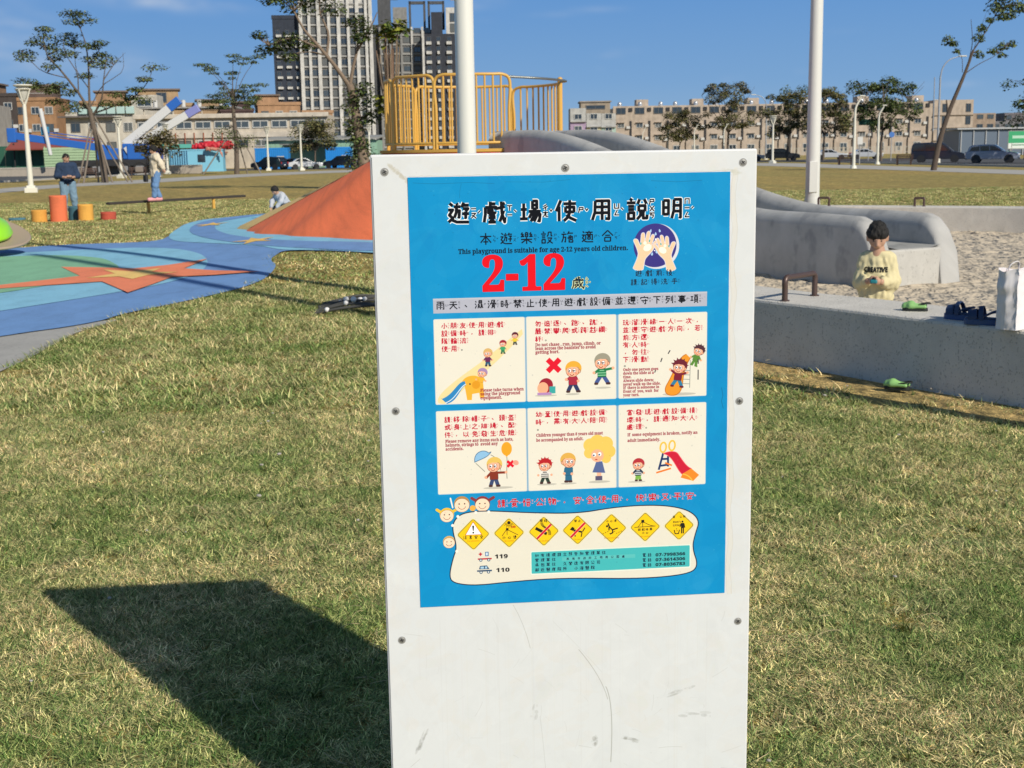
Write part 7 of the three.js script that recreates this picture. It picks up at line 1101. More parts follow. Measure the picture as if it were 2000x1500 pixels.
{ // vehicles: x forward
  const glass = phys(rgb(0.012, 0.016, 0.02), 0.06, { clearcoat: 1, clearcoatRoughness: 0.03 }), tyre = std(rgb(0.018, 0.018, 0.018), 0.85), alloy = std(rgb(0.42, 0.42, 0.43), 0.3, { metalness: 0.8 }), lampG = phys(rgb(0.8, 0.8, 0.8), 0.08, { clearcoat: 1 }), redL = phys(rgb(0.35, 0.01, 0.015), 0.15, { clearcoat: 1 }), plateM = std(rgb(0.7, 0.7, 0.68), 0.5), trim = std(rgb(0.02, 0.02, 0.022), 0.5);
  const FORMS = {
    suv: { len: 4.6, w: 1.84, body: [[-2.26, 0.36], [-2.3, 0.62], [-2.26, 0.98], [-2.12, 1.08], [0.95, 1.06], [1.6, 1.0], [2.1, 0.9], [2.27, 0.74], [2.3, 0.5], [2.22, 0.34]], roof: [[-2.12, 1.05], [-1.98, 1.46], [-1.7, 1.62], [-0.6, 1.68], [0.2, 1.63], [1.05, 1.05]], win: [[[-1.92, 1.1], [-1.82, 1.42], [-1.12, 1.52], [-1.1, 1.1]], [[-1.04, 1.1], [-1.06, 1.52], [-0.3, 1.55], [-0.24, 1.1]], [[-0.18, 1.1], [-0.24, 1.55], [0.14, 1.52], [0.78, 1.1]]], wheels: [-1.38, 1.42], r: 0.36 },
    van: { len: 5.1, w: 1.92, body: [[-2.52, 0.34], [-2.55, 0.6], [-2.55, 1.08], [1.35, 1.08], [2.1, 0.98], [2.48, 0.84], [2.55, 0.55], [2.48, 0.32]], roof: [[-2.55, 1.05], [-2.48, 1.7], [-2.3, 1.9], [-1, 1.96], [0.45, 1.9], [1.5, 1.05]], win: [[[-2.4, 1.14], [-2.36, 1.7], [-1.3, 1.78], [-1.28, 1.14]], [[-1.22, 1.14], [-1.24, 1.78], [-0.16, 1.8], [-0.1, 1.14]], [[-0.04, 1.14], [-0.1, 1.8], [0.36, 1.76], [1.16, 1.14]]], wheels: [-1.6, 1.55], r: 0.35 },
    sedan: { len: 4.5, w: 1.78, body: [[-2.2, 0.34], [-2.24, 0.62], [-2.16, 0.9], [-1.5, 0.97], [0.95, 0.94], [1.7, 0.86], [2.16, 0.74], [2.24, 0.5], [2.16, 0.32]], roof: [[-1.75, 0.94], [-1.15, 1.34], [-0.5, 1.45], [0.1, 1.42], [0.95, 0.94]], win: [[[-1.4, 0.99], [-1.02, 1.29], [-0.5, 1.37], [-0.46, 0.99]], [[-0.4, 0.99], [-0.42, 1.38], [0.06, 1.34], [0.66, 0.99]]], wheels: [-1.34, 1.38], r: 0.32 },
  };
  const car = (form, paint, label, at, turn, group) => {
    const F = FORMS[form], c = thing('parked_car', label, form === 'van' ? 'van' : 'car', at, turn, group), pm = phys(paint, 0.3, { clearcoat: 1, clearcoatRoughness: 0.06, metalness: 0.15 });
    part('body', extrude(F.body, F.w - 0.1, 0.05, 3).translate(0, 0, -(F.w - 0.1) / 2), pm, c);
    part('cabin', extrude(F.roof, F.w - 0.34, 0.09, 3).translate(0, 0, -(F.w - 0.34) / 2), pm, c);
    for (const s of [-1, 1]) for (const w of F.win) part('side_window', extrude(w, 0.012, 0).translate(0, 0, s > 0 ? F.w / 2 - 0.088 : -F.w / 2 + 0.076), glass, c);
    const r = F.roof, n = r.length, pane = (a, b, nm) => { const dx = b[0] - a[0], dy = b[1] - a[1], l = Math.hypot(dx, dy), g = rbox(l * 0.84, 0.02, F.w - 0.42, 0.008); g.rotateZ(Math.atan2(dy, dx)); g.translate((a[0] + b[0]) / 2, (a[1] + b[1]) / 2, 0); const nx = dy / l, ny = -dx / l, k = Math.sign(a[0] + b[0] > 0 ? 1 : -1); g.translate(k * Math.abs(nx) * 0.012, Math.abs(ny) * 0.012, 0); part(nm, g, glass, c); };
    pane(r[n - 2], r[n - 1], 'windscreen'); pane(r[0], r[1], 'rear_window');
    for (const x of F.wheels) for (const s of [-1, 1]) { const w = part('wheel', new THREE.TorusGeometry(F.r - 0.09, 0.1, 10, 28).translate(x, F.r, s * (F.w / 2 - 0.1)), tyre, c); w.name = 'wheel'; part('rim', new THREE.CylinderGeometry(F.r - 0.14, F.r - 0.14, 0.06, 20).rotateX(Math.PI / 2).translate(x, F.r, s * (F.w / 2 - 0.05)), alloy, w); part('wheel_arch', new THREE.CylinderGeometry(F.r + 0.05, F.r + 0.05, 0.03, 24).rotateX(Math.PI / 2).translate(x, F.r, s * (F.w / 2 - 0.008)), trim, w); }
    const fx = Math.max(...F.body.map((p) => p[0])), rx = Math.min(...F.body.map((p) => p[0]));
    for (const s of [-1, 1]) { part('headlight', rbox(0.3, 0.15, 0.36, 0.04, fx - 0.13, 0.74, s * (F.w / 2 - 0.28)), lampG, c); part('tail_light', rbox(0.1, 0.26, 0.2, 0.03, rx + 0.03, 0.86, s * (F.w / 2 - 0.17)), redL, c); part('mirror', rbox(0.12, 0.14, 0.2, 0.04, F.roof[n - 1][0] - 0.25, 1.08, s * (F.w / 2 + 0.04)), pm, c); }
    part('grille', rbox(0.06, 0.2, F.w - 0.9, 0.02, fx - 0.02, 0.66, 0), alloy, c); part('number_plate', [box(0.02, 0.13, 0.34, fx + 0.012, 0.47, 0), box(0.02, 0.13, 0.34, rx - 0.012, 0.62, 0)], plateM, c); part('bumper', [rbox(0.1, 0.14, F.w - 0.2, 0.04, fx - 0.03, 0.38, 0), rbox(0.1, 0.14, F.w - 0.2, 0.04, rx + 0.03, 0.4, 0)], trim, c);
    return c;
  };
  const G = 'cars parked along the street', ink = rgb(0.010, 0.014, 0.03);
  car('van', ink, 'dark blue van parked behind the leaning tree', [42.7, 0, -129], -0.35, G); car('suv', rgb(0.30, 0.34, 0.42), 'silver grey car with roof rails parked right of the dark van', [44.2, 0, -118.5], -0.42, G); car('sedan', rgb(0.30, 0.01, 0.015), 'red car cut off at the picture edge next to the silver one', [46.9, 0, -112], -0.42, G);
  car('suv', rgb(0.008, 0.009, 0.011), 'black car parked behind a white lamp post by the blue shed', [-30.7, 0, -167], 2.75, G); car('sedan', rgb(0.62, 0.63, 0.64), 'white car parked between the two dark ones', [-26.6, 0, -170], 0.25, G); car('suv', rgb(0.012, 0.016, 0.028), 'dark navy car parked next to the mound edge', [-23.1, 0, -179], 2.8, G); car('sedan', rgb(0.12, 0.14, 0.18), 'grey car half hidden behind the black one', [-28.6, 0, -174], 0.1, G);
  car('suv', rgb(0.012, 0.014, 0.018), 'black car parked left of the tall mast under the street trees', [37.6, 0, -178], -0.2, G); car('sedan', rgb(0.55, 0.57, 0.6), 'white car parked behind the mast before the beige block', [45.4, 0, -183], -0.1, G); car('sedan', rgb(0.5, 0.52, 0.54), 'pale car parked behind the bench before the beige block', [50.4, 0, -183], -0.1, G);
  car('sedan', rgb(0.35, 0.42, 0.46), 'pale blue car beside the park lamp at the board corner', [33.6, 0, -182], -0.2, G);
}
// ---------------------------------------------------------------- people
const skinMat = phys(rgb(0.47, 0.275, 0.185), 0.55, { sheen: 0.2, sheenColor: rgb(0.6, 0.3, 0.2) }), hairMat = std(rgb(0.010, 0.009, 0.008), 0.8);
// a hand: palm and five fingers curled towards a point; d = finger direction, s = side of the thumb, n = palm side
function handBones(w, d, s, n, k = 1) {
  const W = V(...w), D = V(...d).normalize(), S = V(...s).normalize(), Nn = V(...n).normalize(), P = (a, b, c) => W.clone().addScaledVector(D, a * k).addScaledVector(S, b * k).addScaledVector(Nn, c * k).toArray(), out = [bone(P(0, 0, 0), P(0.075, 0.008, 0), 0.026 * k, 0.033 * k, 0.8), bone(P(0.05, -0.02, 0), P(0.08, -0.022, 0), 0.02 * k, 0.018 * k)];
  [[0.026, 0.075], [0.009, 0.083], [-0.009, 0.078], [-0.026, 0.062]].forEach(([o, l]) => { out.push(bone(P(0.08, o, 0), P(0.08 + l * 0.5, o, 0.012), 0.0105 * k, 0.0095 * k), bone(P(0.08 + l * 0.5, o, 0.012), P(0.08 + l * 0.72, o * 0.9, 0.045), 0.0095 * k, 0.008 * k)); });
  out.push(bone(P(0.02, 0.028, 0.005), P(0.055, 0.055, 0.022), 0.0135 * k, 0.0115 * k), bone(P(0.055, 0.055, 0.022), P(0.09, 0.048, 0.04), 0.0115 * k, 0.009 * k)); return out;
}
// a head at c looking along yaw/pitch; r = half the head's height
function headParts(c, yaw, pitch, r) {
  const q = new THREE.Quaternion().setFromEuler(new THREE.Euler(pitch, yaw, 0, 'YXZ')), T = (x, y, z) => V(x, y, z).multiplyScalar(r).applyQuaternion(q).add(V(...c)).toArray();
  return {
    q, T, bones: [bone(T(0, 0.18, -0.1), T(0, 0.16, 0.02), 0.80 * r, 0.74 * r), bone(T(0, -0.45, 0.18), T(0, -0.66, 0.3), 0.50 * r, 0.30 * r), bone(T(-0.3, -0.22, 0.34), T(0.3, -0.22, 0.34), 0.3 * r, 0.3 * r), bone(T(0, 0.02, 0.72), T(0, -0.26, 0.86), 0.07 * r, 0.12 * r), bone(T(-0.77, 0.04, -0.05), T(-0.8, -0.22, -0.02), 0.13 * r, 0.1 * r), bone(T(0.77, 0.04, -0.05), T(0.8, -0.22, -0.02), 0.13 * r, 0.1 * r), bone(T(-0.12, -0.46, 0.66), T(0.12, -0.46, 0.66), 0.09 * r, 0.09 * r)],
    eyes: [T(-0.29, 0.0, 0.67), T(0.29, 0.0, 0.67)], brows: [[T(-0.46, 0.19, 0.66), T(-0.16, 0.2, 0.745)], [T(0.46, 0.19, 0.66), T(0.16, 0.2, 0.745)]], mouth: [T(-0.2, -0.46, 0.715), T(0.2, -0.46, 0.715)],
  };
}
function addHead(p, H, r, hairBones, hairK = 0.03, cell = 0.006) {
  const dark = std(rgb(0.02, 0.014, 0.012), 0.4);
  for (const e of H.eyes) part('eye', new THREE.SphereGeometry(0.085 * r, 10, 8).scale(1.25, 0.75, 1).applyQuaternion(H.q).translate(...e), dark, p);
  for (const [a, b] of H.brows) part('eyebrow', bar(V(...a), V(...b), 0.035 * r), dark, p);
  part('mouth', bar(V(...H.mouth[0]), V(...H.mouth[1]), 0.028 * r), std(rgb(0.28, 0.09, 0.07), 0.6), p);
  if (hairBones) { const q = mulberry(Math.round(r * 5000)), strands = []; for (let i = 0; i < 46; i++) { const a = q() * 6.283, front = Math.sin(a) > 0.3, y1 = front ? 0.30 + 0.16 * q() : 0.05 + 0.3 * q(), b = a + (q() - 0.5) * 0.7, e = front ? 0.80 : 0.86; strands.push(bone(H.T(Math.cos(a) * 0.5, 0.84 + 0.1 * q(), Math.sin(a) * 0.5 - 0.08), H.T(Math.cos(b) * e, y1, Math.sin(b) * e - 0.06), 0.12 * r, 0.045 * r)); } part('hair_strands', meshOf(strands, 0.004, 0.005), hairMat, p); }
  if (hairBones) part('hair', meshOf(hairBones, hairK, cell, (d, x, y, z) => d + 0.005 * N3(x * 30, y * 12, z * 30) + 0.004 * N3(x * 85, y * 22, z * 85 + 4)), hairMat, p);
}
function person(name, label, at, turn) { return thing(name, label, 'person', at, turn); }
{ // the boy in the sandpit, looking down at a toy in his hands
  const B = person('person', 'boy in a pale yellow lettered sweatshirt standing in the sandpit looking down', [2.91, -0.085, -10.15], -0.38); B.scale.set(0.87, 1, 0.92);
  const H = headParts([0, 0.895, 0.03], 0.12, 0.36, 0.108), wl = [-0.055, 0.56, 0.185], wr = [0.06, 0.555, 0.18];
  const legs = [bone([-0.058, 0.44, 0], [-0.07, 0.26, 0.01], 0.068, 0.054), bone([-0.075, 0.26, 0.01], [-0.075, 0.06, -0.01], 0.055, 0.036), bone([-0.075, 0.035, -0.03], [-0.085, 0.03, 0.1], 0.03, 0.026), bone([0.058, 0.44, 0], [0.07, 0.26, 0.01], 0.068, 0.054), bone([0.075, 0.26, 0.01], [0.075, 0.06, -0.01], 0.055, 0.036), bone([0.075, 0.035, -0.03], [0.085, 0.03, 0.1], 0.03, 0.026)];
  const trunk = [bone([0, 0.47, 0], [0, 0.60, 0], 0.1, 0.097, 0.8), bone([0, 0.6, 0], [0, 0.7, -0.005], 0.097, 0.083, 0.8), bone([-0.085, 0.715, -0.01], [0.085, 0.715, -0.01], 0.05, 0.05), bone([0, 0.72, 0], [0, 0.80, 0.01], 0.05, 0.046)];
  const arms = [bone([-0.115, 0.70, -0.01], [-0.15, 0.545, 0.02], 0.042, 0.034), bone([-0.15, 0.545, 0.02], wl, 0.033, 0.025), bone([0.115, 0.70, -0.01], [0.155, 0.545, 0.02], 0.042, 0.034), bone([0.155, 0.545, 0.02], wr, 0.033, 0.025)];
  const hands = [...handBones(wl, [0.55, 0.05, 0.5], [0, 0.8, 0.3], [0.6, 0.2, -0.4], 0.62), ...handBones(wr, [-0.55, 0.05, 0.5], [0, 0.8, 0.3], [-0.6, 0.2, -0.4], 0.62)];
  part('body', merge([meshOf([...legs, ...trunk, ...arms, bone([0, 0.79, 0.01], H.T(0, -0.2, 0), 0.046, 0.05)], 0.05, 0.011), meshOf(H.bones, 0.03, 0.005), meshOf(hands, 0.008, 0.0035)]), skinMat, B);
  const shirtB = [...grow(trunk.slice(0, 3), 0.016), bone([-0.04, 0.40, 0], [0.04, 0.40, 0], 0.108, 0.108, 0.85), bone([-0.035, 0.47, 0], [0.035, 0.47, 0], 0.106, 0.106, 0.85), bone([-0.115, 0.70, -0.01], [-0.15, 0.545, 0.02], 0.056, 0.052), bone([-0.15, 0.545, 0.02], [-0.075, 0.555, 0.145], 0.052, 0.042), bone([0.115, 0.70, -0.01], [0.155, 0.545, 0.02], 0.056, 0.052), bone([0.155, 0.545, 0.02], [0.08, 0.55, 0.145], 0.052, 0.042), bone([-0.05, 0.765, 0], [0.05, 0.765, 0], 0.045, 0.045)];
  const fold = folds(0.008, 17, 2), shirtF0 = field(shirtB, 0.045), hem = 0.395, shirtFn = (d, x, y, z) => Math.max(fold(d, x, y, z) , hem - y, (y - 0.785) * 0.9);
  part('sweatshirt', meshOf(shirtB, 0.045, 0.008, shirtFn), std(rgb(0.63, 0.56, 0.33), 0.95), B);
  part('hem_band', meshOf([bone([-0.04, 0.395, 0], [0.04, 0.395, 0], 0.112, 0.112, 0.85)], 0.03, 0.008, (d, x, y) => Math.max(d, 0.385 - y, y - 0.42)), std(rgb(0.52, 0.43, 0.19), 0.95), B);
  part('shorts', meshOf(grow(legs.filter((_, i) => i % 3 !== 2), 0.018), 0.03, 0.009, (d, x, y) => Math.max(d, 0.17 - y, y - 0.41)), std(rgb(0.018, 0.045, 0.10), 0.9), B);
  // the lettering on the chest, laid on the cloth
  { const c = canvasOf(512, 128), g = c.getContext('2d'); g.clearRect(0, 0, 512, 128); g.font = 'bold 108px sans-serif'; const w = g.measureText('CREATIVE').width; g.save(); g.translate(8, 104); g.scale(496 / w, 1); g.lineWidth = 9; g.strokeStyle = '#141414'; g.strokeText('CREATIVE', 0, 0); g.fillStyle = '#161616'; g.fillText('CREATIVE', 0, 0); g.restore();
    const t = new THREE.CanvasTexture(c); t.colorSpace = THREE.SRGBColorSpace;
    const nx = 40, ny = 8, pg = new THREE.PlaneGeometry(0.215, 0.062, nx, ny), p = pg.attributes.position; for (let i = 0; i < p.count; i++) { const x = p.getX(i), y = p.getY(i) + 0.643; let z = 0.32; for (let k = 0; k < 220 && shirtFn(shirtF0(x, y, z), x, y, z) > 0.003; k++) z -= 0.0012; p.setXYZ(i, x, y, z); } pg.computeVertexNormals();
    const m = part('lettering', pg, std(0xffffff, 0.9, { map: t, transparent: true, alphaTest: 0.5 }), B); m.userData.label = 'black block letters across the chest'; }
  addHead(B, H, 0.108, [bone(H.T(0, 0.36, -0.24), H.T(0, 0.42, -0.04), 0.084, 0.08), bone(H.T(-0.40, 0.34, 0.46), H.T(0.40, 0.38, 0.46), 0.034, 0.034), bone(H.T(-0.6, 0.2, -0.2), H.T(-0.56, 0.36, 0.12), 0.032, 0.032), bone(H.T(0.6, 0.2, -0.2), H.T(0.56, 0.36, 0.12), 0.032, 0.032), bone(H.T(0, -0.1, -0.52), H.T(0, 0.4, -0.36), 0.05, 0.06)], 0.03, 0.006);
  const toy = thing('toy', 'small teal and black toy held in the boy’s hands', 'toy', [2.91, 0, -10.15], -0.38); part('shell', rbox(0.055, 0.032, 0.046, 0.012, 0.002, 0.477, 0.214), std(rgb(0.02, 0.20, 0.23), 0.4), toy); part('cabin', rbox(0.03, 0.022, 0.026, 0.008, 0.004, 0.499, 0.214), std(rgb(0.01, 0.012, 0.015), 0.3), toy);
}
{ // the man with a phone
  const M = person('person', 'man in a navy sweater and pale jeans looking at a phone behind the stumps', [-12.45, 0, -36.6], 0.42);
  const H = headParts([0, 1.585, 0.05], 0.35, 0.3, 0.118), wl = [-0.06, 1.06, 0.30], wr = [0.12, 1.055, 0.29];
  const legs = [bone([-0.1, 0.9, 0], [-0.12, 0.48, 0.03], 0.1, 0.068), bone([-0.12, 0.48, 0.03], [-0.13, 0.09, -0.02], 0.066, 0.045), bone([-0.13, 0.05, -0.06], [-0.15, 0.04, 0.15], 0.042, 0.036), bone([0.1, 0.9, 0], [0.14, 0.48, 0.03], 0.1, 0.068), bone([0.14, 0.48, 0.03], [0.17, 0.09, -0.03], 0.066, 0.045), bone([0.17, 0.05, -0.07], [0.2, 0.04, 0.13], 0.042, 0.036)];
  const trunk = [bone([0, 0.95, 0], [0, 1.15, 0], 0.15, 0.15, 0.78), bone([0, 1.15, 0], [0, 1.32, 0], 0.155, 0.15, 0.76), bone([-0.16, 1.38, -0.01], [0.16, 1.38, -0.01], 0.07, 0.07), bone([0, 1.4, 0], [0, 1.5, 0.02], 0.065, 0.06)];
  const arms = [bone([-0.2, 1.37, -0.01], [-0.28, 1.09, 0.02], 0.06, 0.048), bone([-0.28, 1.09, 0.02], wl, 0.046, 0.032), bone([0.2, 1.37, -0.01], [0.29, 1.09, 0.02], 0.06, 0.048), bone([0.29, 1.09, 0.02], wr, 0.046, 0.032)];
  part('body', merge([meshOf([...legs, ...trunk, ...arms, bone([0, 1.48, 0.02], H.T(0, -0.2, 0), 0.06, 0.062)], 0.06, 0.016), meshOf(H.bones, 0.03, 0.007), meshOf([...handBones(wl, [0.7, 0, 0.35], [0, 0.7, 0.4], [0.3, 0.3, -0.6], 0.95), ...handBones(wr, [-0.6, 0, 0.35], [0, 0.7, 0.4], [-0.3, 0.3, -0.6], 0.95)], 0.01, 0.006)]), skinMat, M);
  const sw = [...grow(trunk.slice(0, 3), 0.03), bone([0, 0.92, 0], [0, 0.95, 0], 0.17, 0.17, 0.8), ...grow(arms.slice(0, 1), 0.026), bone([-0.28, 1.09, 0.02], [-0.16, 1.075, 0.17], 0.07, 0.058), ...grow(arms.slice(2, 3), 0.026), bone([0.29, 1.09, 0.02], [0.2, 1.07, 0.17], 0.07, 0.058), bone([0, 1.44, 0.01], [0, 1.47, 0.015], 0.078, 0.074)];
  part('sweater', meshOf(sw, 0.05, 0.013, (d, x, y, z) => Math.max(folds(0.009, 11, 5)(d, x, y, z), 0.87 - y, y - 1.485)), std(rgb(0.020, 0.040, 0.085), 0.95), M);
  part('jeans', meshOf(grow(legs.filter((_, i) => i % 3 !== 2), 0.026), 0.04, 0.013, (d, x, y, z) => Math.max(folds(0.008, 12, 9)(d, x, y, z), 0.07 - y, y - 0.96)), std(rgb(0.17, 0.27, 0.36), 0.95), M);
  part('shoes', [meshOf(grow([legs[2]], 0.016), 0.02, 0.01), meshOf(grow([legs[5]], 0.016), 0.02, 0.01)], std(rgb(0.06, 0.06, 0.06), 0.7), M);
  addHead(M, H, 0.118, [bone(H.T(0, 0.40, -0.24), H.T(0, 0.50, -0.04), 0.084, 0.072), bone(H.T(0, 0, -0.56), H.T(0, 0.4, -0.4), 0.045, 0.06), bone(H.T(-0.64, 0.2, -0.2), H.T(-0.6, 0.35, 0.1), 0.03, 0.03), bone(H.T(0.64, 0.2, -0.2), H.T(0.6, 0.35, 0.1), 0.03, 0.03)], 0.03, 0.009);
  const ph = thing('phone', 'dark phone in the hands of the man in navy', 'phone', [-12.45, 0, -36.6], 0.42); part('case', rbox(0.15, 0.012, 0.075, 0.005, 0.03, 1.075, 0.36).rotateX(0.02), std(rgb(0.02, 0.02, 0.022), 0.3), ph);
}
{ // the woman balancing on the beam, walking left
  const y0 = 0.375, Wm = person('person', 'woman in a cream jacket and blue jeans walking on the balance beam in pink shoes', [-9.86, y0, -36.35], -0.95);
  const H = headParts([0.0, 1.40, 0.06], 0.1, 0.35, 0.108), wl = [-0.32, 0.86, 0.02], wr = [0.33, 0.88, -0.1];
  const legs = [bone([-0.08, 0.78, 0], [-0.075, 0.42, 0.05], 0.09, 0.062), bone([-0.075, 0.42, 0.05], [-0.05, 0.08, -0.08], 0.06, 0.042), bone([-0.05, 0.045, -0.1], [-0.05, 0.04, 0.06], 0.036, 0.032), bone([0.08, 0.78, 0], [0.075, 0.42, 0.08], 0.09, 0.062), bone([0.075, 0.42, 0.08], [0.03, 0.08, 0.12], 0.06, 0.042), bone([0.03, 0.045, 0.1], [0.03, 0.04, 0.27], 0.036, 0.032)];
  const trunk = [bone([0, 0.82, 0], [0, 1.0, 0.01], 0.13, 0.12, 0.8), bone([0, 1.0, 0.01], [0, 1.14, 0.02], 0.12, 0.115, 0.8), bone([-0.12, 1.2, 0.01], [0.12, 1.2, 0.01], 0.06, 0.06), bone([0, 1.22, 0.02], [0, 1.32, 0.04], 0.05, 0.048)];
  const arms = [bone([-0.16, 1.19, 0.01], [-0.27, 1.0, -0.02], 0.05, 0.04), bone([-0.27, 1.0, -0.02], wl, 0.038, 0.028), bone([0.16, 1.19, 0.01], [0.27, 1.01, -0.06], 0.05, 0.04), bone([0.27, 1.01, -0.06], wr, 0.038, 0.028)];
  part('body', merge([meshOf([...legs, ...trunk, ...arms, bone([0, 1.3, 0.03], H.T(0, -0.2, 0), 0.048, 0.05)], 0.05, 0.015), meshOf(H.bones, 0.03, 0.007), meshOf([...handBones(wl, [-0.2, -0.8, 0.1], [0, 0, 1], [0.8, 0, 0], 0.85), ...handBones(wr, [0.2, -0.8, -0.1], [0, 0, 1], [-0.8, 0, 0], 0.85)], 0.01, 0.006)]), skinMat, Wm);
  const jk = [...grow(trunk.slice(0, 3), 0.045), bone([0, 0.70, 0], [0, 0.8, 0], 0.185, 0.175, 0.85), bone([-0.16, 1.19, 0.01], [-0.27, 1.0, -0.02], 0.085, 0.08), bone([-0.27, 1.0, -0.02], [-0.31, 0.89, 0.01], 0.08, 0.062), bone([0.16, 1.19, 0.01], [0.27, 1.01, -0.06], 0.085, 0.08), bone([0.27, 1.01, -0.06], [0.32, 0.91, -0.09], 0.08, 0.062), bone([-0.03, 1.27, -0.02], [0.03, 1.27, -0.02], 0.075, 0.075)];
  part('jacket', meshOf(jk, 0.05, 0.012, (d, x, y, z) => Math.max(folds(0.014, 9, 14)(d, x, y, z), 0.655 - y, y - 1.325)), std(rgb(0.66, 0.58, 0.44), 0.95), Wm);
  part('jeans', meshOf(grow(legs.filter((_, i) => i % 3 !== 2), 0.03), 0.04, 0.012, (d, x, y, z) => Math.max(folds(0.008, 12, 19)(d, x, y, z), 0.085 - y, y - 0.84)), std(rgb(0.13, 0.25, 0.46), 0.95), Wm);
  part('shoes', [meshOf(grow([legs[2]], 0.02), 0.02, 0.009), meshOf(grow([legs[5]], 0.02), 0.02, 0.009)], std(rgb(0.72, 0.33, 0.36), 0.7), Wm);
  addHead(Wm, H, 0.108, [bone(H.T(0, 0.4, -0.22), H.T(0, 0.48, 0.04), 0.084, 0.074), bone(H.T(0, -0.1, -0.6), H.T(0, 0.4, -0.35), 0.065, 0.07), bone(H.T(0, -0.2, -0.9), H.T(0, 0.1, -0.8), 0.045, 0.05), bone(H.T(-0.68, -0.1, 0), H.T(-0.6, 0.3, 0.2), 0.035, 0.04), bone(H.T(0.68, -0.1, 0), H.T(0.6, 0.3, 0.2), 0.035, 0.04)], 0.03, 0.008);
  const bag = thing('shoulder_bag', 'small black bag hanging at the hip of the woman in cream', 'bag', [-10.13, y0, -36.28], -0.95); part('pouch', rbox(0.2, 0.19, 0.09, 0.03, 0, 0.62, 0.02), std(rgb(0.012, 0.012, 0.013), 0.6), bag); part('strap', tube([V(0.05, 0.7, 0.02), V(0.12, 1.0, 0.02), V(0.2, 1.28, 0.0)], 0.012, 16, 6), std(rgb(0.012, 0.012, 0.013), 0.6), bag);
}
{ // the small child crouching behind the mound
  const K = person('person', 'small child in a grey shirt bending down behind the orange mound', [-5.55, 0, -31.6], -0.75);
  const H = headParts([0, 0.72, 0.2], -0.1, 0.55, 0.10);
  const legs = [bone([-0.07, 0.36, -0.12], [-0.09, 0.28, 0.12], 0.075, 0.055), bone([-0.09, 0.28, 0.12], [-0.09, 0.06, -0.03], 0.052, 0.036), bone([-0.09, 0.035, -0.06], [-0.1, 0.03, 0.08], 0.032, 0.028), bone([0.07, 0.36, -0.12], [0.09, 0.28, 0.12], 0.075, 0.055), bone([0.09, 0.28, 0.12], [0.09, 0.06, -0.03], 0.052, 0.036), bone([0.09, 0.035, -0.06], [0.1, 0.03, 0.08], 0.032, 0.028)];
  const trunk = [bone([0, 0.38, -0.12], [0, 0.5, -0.02], 0.1, 0.095), bone([0, 0.5, -0.02], [0, 0.58, 0.06], 0.095, 0.08), bone([-0.09, 0.6, 0.06], [0.09, 0.6, 0.06], 0.05, 0.05)], arms = [bone([-0.12, 0.59, 0.06], [-0.17, 0.46, 0.16], 0.042, 0.035), bone([-0.17, 0.46, 0.16], [-0.1, 0.3, 0.26], 0.034, 0.026), bone([0.12, 0.59, 0.06], [0.17, 0.46, 0.16], 0.042, 0.035), bone([0.17, 0.46, 0.16], [0.1, 0.3, 0.26], 0.034, 0.026)];
  part('body', merge([meshOf([...legs, ...trunk, ...arms, bone([0, 0.6, 0.07], H.T(0, -0.2, 0), 0.045, 0.05)], 0.05, 0.014), meshOf(H.bones, 0.03, 0.007), meshOf([...handBones([-0.1, 0.3, 0.26], [0.1, -0.8, 0.2], [0, 0, 1], [0.8, 0, 0], 0.6), ...handBones([0.1, 0.3, 0.26], [-0.1, -0.8, 0.2], [0, 0, 1], [-0.8, 0, 0], 0.6)], 0.008, 0.005)]), skinMat, K);
  part('shirt', meshOf([...grow(trunk, 0.03), bone(arms[0].a, arms[0].b, 0.066, 0.056), bone(arms[1].a, [-0.12, 0.34, 0.235], 0.056, 0.046), bone(arms[2].a, arms[2].b, 0.066, 0.056), bone(arms[3].a, [0.12, 0.34, 0.235], 0.056, 0.046)], 0.04, 0.011, folds(0.009, 14, 3)), std(rgb(0.46, 0.48, 0.52), 0.95), K);
  part('trousers', meshOf(grow(legs.filter((_, i) => i % 3 !== 2), 0.022), 0.03, 0.012, (d, x, y) => Math.max(d, 0.06 - y)), std(rgb(0.05, 0.055, 0.07), 0.95), K); part('shoes', [meshOf(grow([legs[2]], 0.014), 0.02, 0.01), meshOf(grow([legs[5]], 0.014), 0.02, 0.01)], std(rgb(0.4, 0.4, 0.4), 0.8), K);
  addHead(K, H, 0.10, [bone(H.T(0, 0.38, -0.22), H.T(0, 0.45, 0.0), 0.078, 0.072), bone(H.T(0, -0.05, -0.58), H.T(0, 0.4, -0.4), 0.055, 0.06), bone(H.T(-0.64, 0.1, -0.1), H.T(-0.6, 0.3, 0.1), 0.036, 0.036), bone(H.T(0.64, 0.1, -0.1), H.T(0.6, 0.3, 0.1), 0.036, 0.036)], 0.03, 0.008);
}
